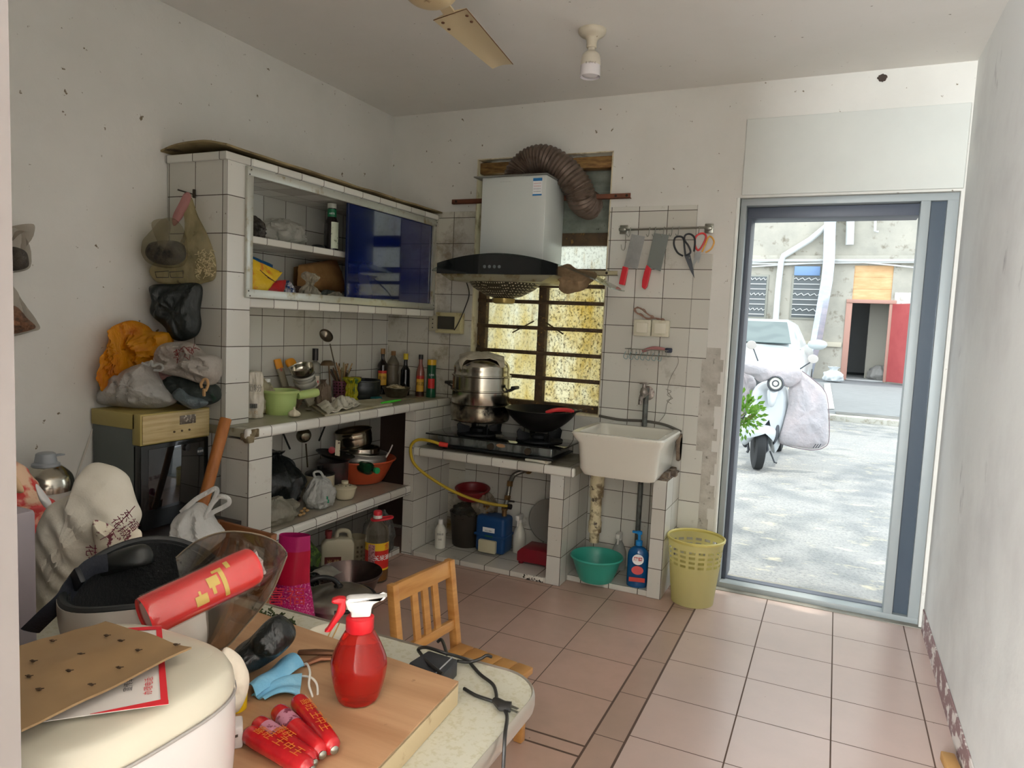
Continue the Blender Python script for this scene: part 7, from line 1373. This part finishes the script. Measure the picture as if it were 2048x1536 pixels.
# building across
def F(px, py, y=GY): return at(px, py, 'y', y)
bl = thing('building', 'weathered grey concrete building across the lane with barred windows', 'building', (2, GY, .2))
conc = mat('facade_concrete', (176, 172, 160), .9, var=(1.6, (158, 156, 146), .4, .7), dirt=(5, (128, 122, 108), .58, .72), bump=(12, .3), world=True)
dl, dr_, dtop, dbot = F(1704, 600).x, F(1782, 600).x, F(1740, 607).z, gz(GY)+.06
zb_ = dbot-.3
b = MB(); b.box((-14, GY, zb_), (dl, GY+.3, 8)); b.box((dr_, GY, zb_), (16, GY+.3, 8)); b.box((dl, GY, F(1740, 531).z), (dr_, GY+.3, 8)); part('wall', b, conc, bl, smooth=False)
b = MB(); b.box((dl-.4, GY+4, zb_), (dr_+2, GY+4.2, 4)); b.box((dl-.1, GY+.3, zb_), (dl-.4, GY+4, 4)); b.box((dr_+1.6, GY+.3, zb_), (dr_+2, GY+4, 4)); b.box((dl-.4, GY+.3, 3.9), (dr_+2, GY+4, 4)); b.box((dl-.4, GY+.3, zb_), (dr_+2, GY+4, dbot)); part('dim_room', b, mat('room_grey', (206, 208, 208), .9), bl, smooth=False)
band = F(1600, 523).z; b = MB(); b.box((-14, GY-.08, band-.05), (16, GY, band+.15), .02); part('string_course', b, conc, bl)
z_ = F(1640, 687).z; b = MB(); b.box((-2, GY-.06, z_-.07), (dl-.15, GY, z_+.05), .01); part('ledge', b, mat('ledge_cream', (190, 184, 166), .85), bl)
wood_o = mat('ply_orange', (206, 164, 118), .7, var=(3, (222, 186, 140), .4, .7, (1, 1, 4)), world=True)
b = MB(); b.box((dl, GY+.03, F(1740, 607).z), (dr_, GY+.08, F(1740, 531).z)); 
for py in (553, 577): z_ = F(1740, py).z; b.box((dl, GY+.02, z_-.01), (dr_, GY+.04, z_+.01))
part('transom_panel', b, wood_o, bl)
fr_p = mat('frame_pinkish', (176, 136, 122), .6, world=True)
b = MB(); b.box((dl-.12, GY-.03, dbot), (dl+.02, GY+.1, dtop+.06), .01); b.box((dr_-.02, GY-.03, dbot), (dr_+.08, GY+.1, dtop+.06), .01); b.box((dl-.12, GY-.05, dtop), (dr_+.12, GY+.1, dtop+.09), .01); part('door_frame', b, fr_p, bl)
b = MB(); a0, a1 = F(1783, 612), F(1826, 612)
dd_ = V(.42, -.9, 0).normalized(); hpt = V(dr_+.06, GY-.03, dbot); b.box((0, -.02, .02), (.88, .02, dtop-dbot))
an = math.atan2(dd_.y, dd_.x); an = -.95
for v in b.b.verts: v.co = Matrix.Rotation(an, 3, 'Z')@v.co+hpt
rd = part('red_door', b, mat('red_door', (178, 84, 84), .5, var=(3, (168, 74, 76), .4, .7)), bl, smooth=False)
b = MB(); b.box((.78, -.05, .95), (.82, -.02, 1.25)); b.box((.70, -.07, 1.12), (.82, -.05, 1.15))
for v in b.b.verts: v.co = Matrix.Rotation(an, 3, 'Z')@v.co+hpt
part('door_handle', b, mat('handle_cream', (220, 206, 180), .4), rd)
b = MB(); b.box((1.0, -.0, 0), (2.2, .05, 1.9)); 
b = MB(); b.box((dl+.45, GY+1.2, dbot), (dl+1.6, GY+1.3, dbot+1.95), .01); part('inner_wardrobe', b, mat('wardrobe_cream', (206, 202, 188), .7), bl)
wf = mat('window_frame_grey', (150, 150, 140), .6); wg = mat('window_dark', (90, 96, 98), .15); bar = mat('bar_white', (206, 208, 206), .5)
def barred(x0p, x1p, ytp, ybp, extra=None):
    a, c_ = F(x0p, ytp), F(x1p, ybp); x0, x1, z1, z0 = a.x, c_.x, a.z, c_.z
    b = MB(); b.box((x0-.05, GY-.03, z0-.05), (x1+.05, GY+.02, z1+.05), .005); w_ = part('window', b, wf, bl)
    b = MB(); b.box((x0, GY-.04, z0), (x1, GY-.028, z1)); part('pane', b, wg, w_, smooth=False)
    for k in range(8):
        z = lerp(z0, z1, (k+.5)/8); b = MB(); wv = .03 if k % 3 == 1 else 0
        b.tube([V(lerp(x0, x1, t_/12), GY-.07, z+wv*math.sin(t_*2.1)) for t_ in range(13)], .012, 6); part('bar', b, bar, w_)
    return w_
barred(1500, 1528, 553, 634); w_ = barred(1589, 1634, 553, 636)
b = MB(); a, c_ = F(1590, 533), F(1640, 552); b.box((a.x, GY-.10, c_.z), (c_.x, GY-.02, a.z), .01); part('blue_awning', b, mat('awning_blue', (120, 150, 190), .6), bl)
# white wall patch right of the door lintel
b = MB(); a, c_ = F(1790, 585), F(1835, 612); b.box((a.x, GY-.02, c_.z), (c_.x+1, GY+.0, a.z), .005); part('whitewash_patch', b, mat('whitewash', (224, 224, 218), .85, dirt=(12, (176, 172, 160), .55, .65), world=True), bl)
def opipe(nm, lab, pts, r, m, y=GY-.15, cat='pipe', **k): b = MB(); P = [F(x, yy, y) for x, yy in pts]; b.tube(P, r, 12); return tag(b.build(nm, m), lab, cat)
pw = mat('pvc_white', (204, 207, 205), .4)
opipe('downpipe', 'white plastic drainpipe bending diagonally down the facade across lane', ((1690, 420), (1672, 437), (1620, 480), (1567, 512), (1562, 525), (1556, 580), (1550, 660), (1546, 700)), .075, pw)
opipe('pipe_stub', 'short thick white pipe hanging from top of doorway view', ((1702, 400), (1701, 440), (1699, 490)), .095, pw)
opipe('small_pipe', 'thin white elbow pipe high on the facade at right', ((1752, 400), (1750, 462), (1757, 464)), .03, pw)
gd = mat('galvanised_duct', (176, 188, 200), .35, .7, var=(4, (200, 206, 214), .4, .7, (1, 1, 3)), world=True)
b = MB(); P = [F(x, y_, GY-.3) for x, y_ in ((1660, 440), (1658, 520), (1654, 560), (1640, 640), (1632, 685), (1622, 715), (1612, 760))]; b.tube(P, [(.12, .13)]*len(P), 4, flat=(0, 1, 0)); t = tag(b.build('exhaust_shaft', gd), 'square galvanised metal duct slanting down the facade across lane', 'duct')
for k, (py, sag) in enumerate(((521, 0), (526, 3), (531, 8), (535, 14))):
    b = MB(); n = 14; b.tube([F(1380+k*3+i*40, py+sag*math.sin(i/n*PI*1.3+k)+(i-n/2)*.3*(1 if k % 2 else 0), GY-(.117, .102, .104, .106)[k]) for i in range(n)], (.035 if k == 0 else .02), 6); tag(b.build('overhead_cable', mat('cable_pale', (200, 202, 200), .6)), ('thick pale conduit running across the facade, the topmost of the cables', 'pale cable just below the thick conduit across the facade', 'sagging pale cable, third down across the facade', 'lowest and most sagging pale cable across the facade')[k], 'cable', 'cables on the facade')
c = F(1665, 768, 14.6); b = sack([(.16, 0), (.22, .06), (.2, .18), (.08, .26), (.12, .34)], (c.x, 14.6, gz(14.6)+.06), 5, .25, (1, .8)); tag(b.build('white_sack', mat('sack_pale', (200, 206, 208), .7, bump=(6, .8))), 'crumpled white sack lying outside near the red door', 'sack')
c = F(1758, 768, GY+.9); b = sack([(.2, 0), (.28, .08), (.24, .26), (.1, .36)], (c.x, GY+.9, dbot), 6, .15); tag(b.build('grain_sack', mat('sack_inner', (170, 168, 164), .8)), 'pale filled sack inside the doorway with the red door', 'sack')
# car ----------------------------------------------------------------
cx, cy = 1.34, 8.2; g0 = gz(7)+.0
car = thing('car', 'white car parked across the lane behind the scooter', 'car', (cx, cy, g0)); cwt = mat('car_white', (180, 188, 190), .3, coat=.3)
def sec(y, hw_, zb, zt, top, r=.12): return (cx-hw_, cx+hw_, y, zb, zt, top)
b = MB(); S = [(5.95, .80, .30, .72, .70), (6.05, .86, .22, .90, .84), (6.9, .88, .20, 1.0, .88), (7.25, .89, .20, 1.04, .88), (9.6, .89, .2, 1.06, .88), (10.2, .84, .28, 1.04, .80)]
rows = []
for y, hw_, zb, zt, tw in S:
    rows.append([b.b.verts.new((cx+x, y, g0+z)) for x, z in ((-hw_*.92, zb), (hw_*.92, zb), (hw_, zb+.15), (hw_, zt-.14), (tw*.93, zt-.02), (tw*.6, zt+.03), (0, zt+.05), (-tw*.6, zt+.03), (-tw*.93, zt-.02), (-hw_, zt-.14), (-hw_, zb+.15))])
for a, c_ in zip(rows, rows[1:]):
    for i in range(11): b.face([a[i], a[(i+1) % 11], c_[(i+1) % 11], c_[i]])
b.face(rows[0]); b.face(rows[-1][::-1]); part('body', b, cwt, car, fixn=True, ang=50)
b = MB(); T_ = [(7.0, .74, 1.03), (7.85, .60, 1.40), (8.3, .60, 1.44), (9.4, .60, 1.42), (10.1, .70, 1.08)]; rows = []
for y, hw_, z in T_: rows.append([b.b.verts.new((cx+x, y, g0+zz)) for x, zz in ((-.80, 1.0), (.80, 1.0), (hw_+.02, z-.05), (hw_-.08, z), (-hw_+.08, z), (-hw_-.02, z-.05))])
for a, c_ in zip(rows, rows[1:]):
    for i in range(6): b.face([a[i], a[(i+1) % 6], c_[(i+1) % 6], c_[i]])
b.face(rows[0]); b.face(rows[-1][::-1]); part('cabin', b, cwt, car, fixn=True)
b = MB(); q = [V(cx-.66, 7.02, g0+1.065), V(cx+.66, 7.02, g0+1.065), V(cx+.54, 7.78, g0+1.375), V(cx-.54, 7.78, g0+1.375)]; b.sheet(lambda u, v: lerp(lerp(q[0], q[1], u), lerp(q[3], q[2], u), v)+V(0, -.02, .012), 6, 6, .01); part('windscreen', b, mat('windscreen', (84, 100, 100), .35), car)
for s in (-1, 1):
    b = lump(V(cx+s*1.0, 7.2, g0+1.08), (.13, .07, .075), 2, .05, 1.5, 3); part('wing_mirror', b, cwt, car)
    b = lump(V(cx+s*.66, 6.04, g0+.74), (.17, .07, .07), 4, .02, 1, 3); part('headlight', b, mat('headlight', (206, 210, 200), .1, coat=.6), car)
    for y in (6.75, 9.4): b = MB(); b.lathe([(.2, -.1), (.31, -.1), (.325, -.05), (.325, .05), (.31, .1), (.2, .1)], (cx+s*.80, y, g0+.325), (1, 0, 0), n=28); part('wheel', b, mat('tyre', (40, 42, 44), .8), car)
b = MB(); b.box((cx-.5, 5.93, g0+.42), (cx+.5, 5.99, g0+.62), .02); part('grille', b, mat('grille_dark', (60, 64, 66), .5), car)
# scooter ------------------------------------------------------------
SY = 3.0; sg = gz(SY)
sc_t = thing('scooter', 'white electric scooter with wind blanket parked outside doorway', 'scooter', (2.05, SY, sg)); sw_ = mat('scooter_white', (184, 192, 197), .25, coat=.6); sdk = mat('scooter_dark', (70, 74, 80), .5)
def S_(px, py, y=SY): return at(px, py, 'y', y)
wb = S_(1507, 938); wt = S_(1521, 872); wc = V(wb.x+.018, SY+.08, sg+.21); axw = V(1, .25, .0).normalized()
b = MB(); b.lathe([(.11, -.03), (.17, -.045), (.205, -.035), (.212, 0), (.205, .035), (.17, .045), (.11, .03)], wc, axw, n=40); part('front_wheel', b, mat('tyre', (40, 42, 44), .8), sc_t)
b = MB(); b.lathe([(.04, -.03), (.11, -.02), (.11, .02), (.04, .03)], wc, axw, n=30); part('wheel_hub', b, mat('hub_silver', (170, 172, 176), .3, .7), sc_t)
def spoly(pts, y, th, m, nm, bev=.01): P = [S_(a, c_, y) for a, c_ in smooth2(pts)]; b = MB(); b.prism([(p.x, p.z) for p in P], (0, th, 0), (0, y, 0), (1, 0, 0), (0, 0, 1), bev); return part(nm, b, m, sc_t)
def smooth2(pts, n=4): return [(p.x, p.y) for p in smoothpts([(a, c_, 0) for a, c_ in pts], n, True)]
def bulge(pts, y, th, m, nm, parent=None, seed=0, nz=.0):
    d0 = dep(S_(sum(p[0] for p in pts)/len(pts), sum(p[1] for p in pts)/len(pts), y)); b = pillow(pts, d0, th, seed, nz, rings=8, sub=4); return part(nm, b, m, parent or sc_t)
bulge([(1494, 876), (1496, 862), (1510, 855), (1530, 850), (1548, 856), (1551, 868), (1545, 884), (1538, 872), (1520, 866), (1505, 868)], SY-.02, .09, sw_, 'front_fender')
bulge([(1506, 782), (1520, 766), (1550, 757), (1572, 768), (1578, 790), (1578, 828), (1566, 868), (1555, 898), (1546, 905), (1544, 875), (1550, 850), (1530, 842), (1505, 850), (1494, 870), (1490, 890), (1481, 880), (1484, 850), (1498, 815)], SY+.16, .10, sw_, 'leg_shield')
bulge([(1490, 850), (1500, 848), (1498, 880), (1492, 895), (1484, 885)], SY+.12, .03, sdk, 'dark_side_panel'); bulge([(1551, 846), (1558, 850), (1556, 875), (1546, 890), (1547, 868)], SY+.12, .03, sdk, 'dark_side_panel')
o = S_(1551, 767, SY+.02); b = MB(); b.lathe([(.068, 0), (.073, .01), (.062, .03), (.056, .02)], o, (.1, -1, .05), n=36, cap=False); b.lathe([(.0, .012), (.03, .02), (.034, .012)], o, (.1, -1, .05), n=24); hl = part('headlight_ring', b, sdk, sc_t); b = MB(); b.lathe([(.056, .01), (.05, .016), (0, .018)], o, (.1, -1, .05), n=30); part('headlight_glass', b, mat('headlight', (206, 210, 200), .1, coat=.6), hl)
bulge([(1535, 782), (1545, 778), (1556, 783), (1551, 805), (1545, 814), (1537, 810)], SY+.03, .02, mat('scooter_silver', (190, 196, 200), .3, .3), 'front_badge_panel')
for pts in (((1502, 690), (1508, 700), (1516, 722)), ((1625, 722), (1612, 730), (1600, 738))): P = [S_(a, c_, SY+.12) for a, c_ in pts]; b = MB(); b.tube(P, .006, 8); part('mirror_stem', b, sdk, sc_t)
for px, py in ((1503, 690), (1626, 718)): o = S_(px, py, SY+.1); b = MB(); b.lathe([(.0, -.012), (.034, -.008), (.041, .0), (.038, .01), (0, .014)], o, (.1, -1, 0), n=28, sq=(1.1, .95)); part('mirror', b, mat('mirror_pale', (180, 176, 172), .3), sc_t)
cape = mat('cape_silver', (160, 158, 162), .45, .1, bump=(14, 1), var=(5, (178, 168, 170), .4, .7))
bulge([(1484, 728), (1500, 724), (1535, 727), (1572, 731), (1600, 740), (1602, 760), (1578, 775), (1560, 766), (1540, 760), (1520, 764), (1505, 752), (1488, 745)], SY+.06, .06, cape, 'handlebar_cover', seed=4, nz=.12)
bulge([(1600, 742), (1628, 762), (1648, 782), (1655, 815), (1656, 878), (1646, 893), (1624, 898), (1590, 893), (1558, 884), (1566, 850), (1576, 810), (1578, 775), (1590, 765)], SY+.22, .045, cape, 'wind_blanket', seed=6, nz=.2)
bulge([(1476, 733), (1490, 735), (1505, 752), (1512, 768), (1503, 790), (1494, 820), (1482, 835), (1474, 800)], SY+.22, .045, cape, 'wind_blanket', seed=8, nz=.2)
b = MB(); P = smoothpts([S_(a, c_, SY+.165) for a, c_ in ((1604, 742), (1630, 762), (1650, 783), (1657, 815), (1658, 878), (1647, 895), (1624, 900), (1590, 895), (1557, 886))], 6); b.tube(P, .004, 6); part('blanket_piping', b, mat('piping_mauve', (120, 104, 112), .6), sc_t)
b = MB(); 
for k in range(3): b.tube([S_(1626+k*5, 896, SY+.165), S_(1632+k*5, 888, SY+.165)], .004, 5)
part('printed_strokes', b, sdk, sc_t)
b = MB(); b.box((2.0, SY+.3, sg+.28), (2.22, SY+1.3, sg+.62), .06); part('rear_body', b, sw_, sc_t); b = MB(); b.box((2.01, SY+.55, sg+.62), (2.21, SY+1.3, sg+.72), .04); part('seat', b, mat('seat_beige', (190, 176, 150), .6), sc_t)
b = MB(); b.lathe([(.11, -.03), (.17, -.045), (.205, -.035), (.212, 0), (.205, .035), (.17, .045), (.11, .03)], (2.11, SY+1.2, gz(SY+1.2)+.21), (1, 0, 0), n=36); part('rear_wheel', b, mat('tyre', (40, 42, 44), .8), sc_t)
for s in (0, 1): P = [S_(*p, SY+.3) for p in ((1540, 902), (1549, 925), (1554, 926))] if s else [S_(*p, SY+.06) for p in ((1494, 872), (1497, 900), (1494, 905))]; b = MB(); b.tube(P, .012 if not s else .008, 8); part('kickstand' if s else 'fork', b, sdk, sc_t)
b = MB(); b.tube([S_(1533, 872, SY+.04), S_(1535, 900, SY+.06), S_(1530, 905, SY+.06)], .012, 8); part('fork', b, sdk, sc_t)
# potted shrub outside
pl = thing('shrub', 'leafy bright green plant outside the left door edge', 'plant', (1.98, 1.1, gz(1.1))); b = MB(); rq = random.Random(12); cpl = at(1496, 822, 'y', 1.1)
for k in range(280):
    d_ = V(rq.gauss(0, 1), rq.gauss(0, 1), rq.gauss(0, 1)).normalized()*rq.uniform(.03, .15); p = cpl+V(d_.x*.8-.03, d_.y, d_.z-.02); dr2 = (d_+V(0, 0, .02)).normalized(); s_ = dr2.orthogonal().normalized(); s_ = (Matrix.Rotation(rq.uniform(0, 6.28), 3, dr2)@s_); L_ = rq.uniform(.03, .05); n_ = s_.cross(dr2)*.004
    vs = [b.b.verts.new(q) for q in (p, p+dr2*L_*.45+s_*.012+n_, p+dr2*L_, p+dr2*L_*.45-s_*.012+n_)]; b.face(vs)
bmesh.ops.solidify(b.b, geom=b.b.faces[:], thickness=.0008); part('foliage', b, mat('leaf_green', (110, 160, 60), .5, var=(30, (150, 190, 90), .4, .6), transl=.4), pl)
b = MB(); q0 = V(cpl.x-.36, 1.15, gz(1.1))
for k in range(6): a = k*1.05; b.tube(smoothpts([q0+V(.01*math.cos(a), .01*math.sin(a), .1), q0+V(.03*math.cos(a), .03*math.sin(a), .4), cpl+V(.05*math.cos(a), .05*math.sin(a), -.02)]), .004, 6)
part('stems', b, mat('stem_brown', (120, 110, 70), .7), pl)
b = MB(); b.lathe([(.09, 0), (.12, .2), (.13, .2), (.13, .22), (.11, .22), (.1, .18), (0, .18)], q0, n=30); part('pot', b, mat('terracotta', (150, 92, 66), .8), pl)

# street tree whose crown shades the lane
tr = thing('street_tree', 'leafy street tree overhanging the lane, outside the view above doorway', 'tree', (-1.6, 4.6, gz(4.6))); b = MB(); rq = random.Random(77)
for k in range(2600):
    p = V(rq.uniform(-2.5, 6.5), rq.uniform(.8, 9.0), rq.uniform(4.6, 7.2)); s_ = rq.uniform(.10, .2); R_ = Euler((rq.uniform(-.7, .7), rq.uniform(-.7, .7), rq.uniform(0, 6.28))).to_matrix()
    if noise.noise(V(p.x*.55, p.y*.55, 3)) < -.12: continue
    b.face([b.b.verts.new(p+R_@V(x*s_, y*s_, 0)) for x, y in ((-1, 0), (-.2, -.5), (1, 0), (-.2, .5))])
part('foliage', b, mat('tree_leaf', (84, 120, 50), .5, transl=.3), tr, smooth=False)
b = MB(); b.tube([(-1.6, 4.6, gz(4.6)-.05), (-1.5, 4.6, 2.5), (-.6, 4.6, 4.6), (1.0, 4.6, 5.8)], [.16, .13, .10, .05], 12); part('trunk', b, mat('bark', (110, 96, 80), .9, bump=(12, .6)), tr)
# ================================================================ ceiling fan and lamp
c = at(872, 16, 'z', 2.27); fx, fy = c.x, c.y-.035
fan = thing('ceiling_fan', 'old cream ceiling fan with one rust spotted blade in view', 'fan', (fx, fy, H))
fcr = mat('fan_cream', (206, 186, 146), .35, coat=.3, dirt=(18, (130, 92, 56), .64, .72)); FZ = 2.30
b = MB(); b.lathe([(.06, 0), (.055, -.05), (.014, -.07), (.014, -.16), (.02, -.17)], (fx, fy, H), n=28); part('downrod', b, fcr, fan)
b = MB(); b.lathe(rprof([(.02, FZ+.12), (.065, FZ+.11), (.09, FZ+.07), (.094, FZ+.03), (.08, FZ-.005), (.05, FZ-.03), (.0, FZ-.035)], 5), (fx, fy, 0), n=48); mt_ = part('motor_housing', b, fcr, fan)
u, f = V(1, 0, 0), V(0, -.35, -1).normalized(); b = MB(); b.lathe([(.018, 0), (.019, .002), (0, .0025)], (fx, fy-.052, FZ-.026), f, n=24, sq=(1, .8)); part('emblem', b, mat('emblem_green', (60, 74, 60), .4, dirt=(120, (190, 180, 150), .55, .6)), mt_)
P0 = [at(x, y, 'z', FZ+.012) for x, y in ((867, 40), (933, 17), (1026, 128), (985, 137))]
cc = V(fx, fy, FZ+.012)
def blade_(P, m=None):
    b = MB(); b.sheet(lambda u, v: lerp(lerp(P[0], P[1], u), lerp(P[3], P[2], u), v)+V(0, 0, .006*math.sin(u*PI)), 10, 24, .003); return b
bm = mat('blade_cream', (214, 196, 158), .35, coat=.2, dirt=(10, (150, 112, 76), .7, .78))
for k in range(3):
    R_ = Matrix.Rotation((0, 2.5, -2.5)[k], 3, 'Z'); P = [cc+R_@(p-cc) for p in P0]; part('blade', blade_(P), bm, fan)
    b = MB(); mid = lerp(P[0], P[1], .5); b.box((0, -.02, -.006), ((mid-cc).length*1.02, .02, .0)); an = math.atan2(mid.y-cc.y, mid.x-cc.x)
    for v in b.b.verts: v.co = Matrix.Rotation(an, 3, 'Z')@v.co+cc+V(0, 0, .006)
    part('blade_arm', b, fcr, fan)
    if k == 0:
        b = MB(); rim_ = [lerp(P[0], P[1], 0), P[1], P[2]]; b.tube([p+V(0, 0, -.001) for p in (P[3]*0+P[0], P[1], P[2])], .0016, 5); part('rusty_edge', b, mat('blade_rust', (110, 74, 48), .8), fan)
        for px, py in ((886, 45), (898, 58), (934, 31), (943, 43)): p = at(px, py, 'z', FZ+.007); b = MB(); b.lathe([(.006, 0), (.005, -.003), (0, -.004)], p, n=12); part('screw', b, mat('screw_rust', (96, 60, 38), .7), fan)
lx, ly = 1.565, -.836
lp = thing('ceiling_lamp', 'unlit white bulb in a round white ceiling holder', 'lamp', (lx, ly, H)); cer = mat('lamp_holder', (206, 198, 178), .45, dirt=(40, (130, 110, 80), .62, .68))
b = MB(); b.lathe(rprof([(.058, 0), (.058, -.01), (.05, -.022), (.026, -.036), (.021, -.06), (.020, -.072), (.0, -.073)], 4), (lx, ly, H), n=36); part('holder', b, cer, lp)
zb = at(1180, 155, 'y', ly).z
b = MB(); b.lathe(rprof([(.015, H-.073), (.017, H-.085), (.036, H-.10), (.0415, H-.125), (.0415, H-.145)], 4), (lx, ly, 0), n=36); part('bulb_base', b, mat('bulb_base', (206, 200, 184), .4), lp)
b = MB(); b.lathe(rprof([(.0415, H-.145), (.0425, H-.19), (.041, zb+.03), (.033, zb+.008), (.0, zb)], 5), (lx, ly, 0), n=36); part('bulb', b, mat('bulb_white', (226, 222, 224), .25, coat=.4), lp)
textm('8 18W-E', .012, mat('bulb_print', (110, 100, 100), .6), 'bulb_print', lp, V(lx, ly, H-.145)+V(math.cos(cama((lx, ly))), math.sin(cama((lx, ly))), 0)*.042, (-math.sin(cama((lx, ly))), math.cos(cama((lx, ly))), 0), (0, 0, 1), bend=((lx, ly, 0), .042))
b = MB(); b.box((W-.05, -1.36, .0), (W-.01, -1.16, .03), .004, rot=(0, 0, .1)); tag(b.build('wood_offcut', mat('offcut', (196, 150, 90), .7)), 'small piece of pale wood on floor at the foot of right wall', 'wood')
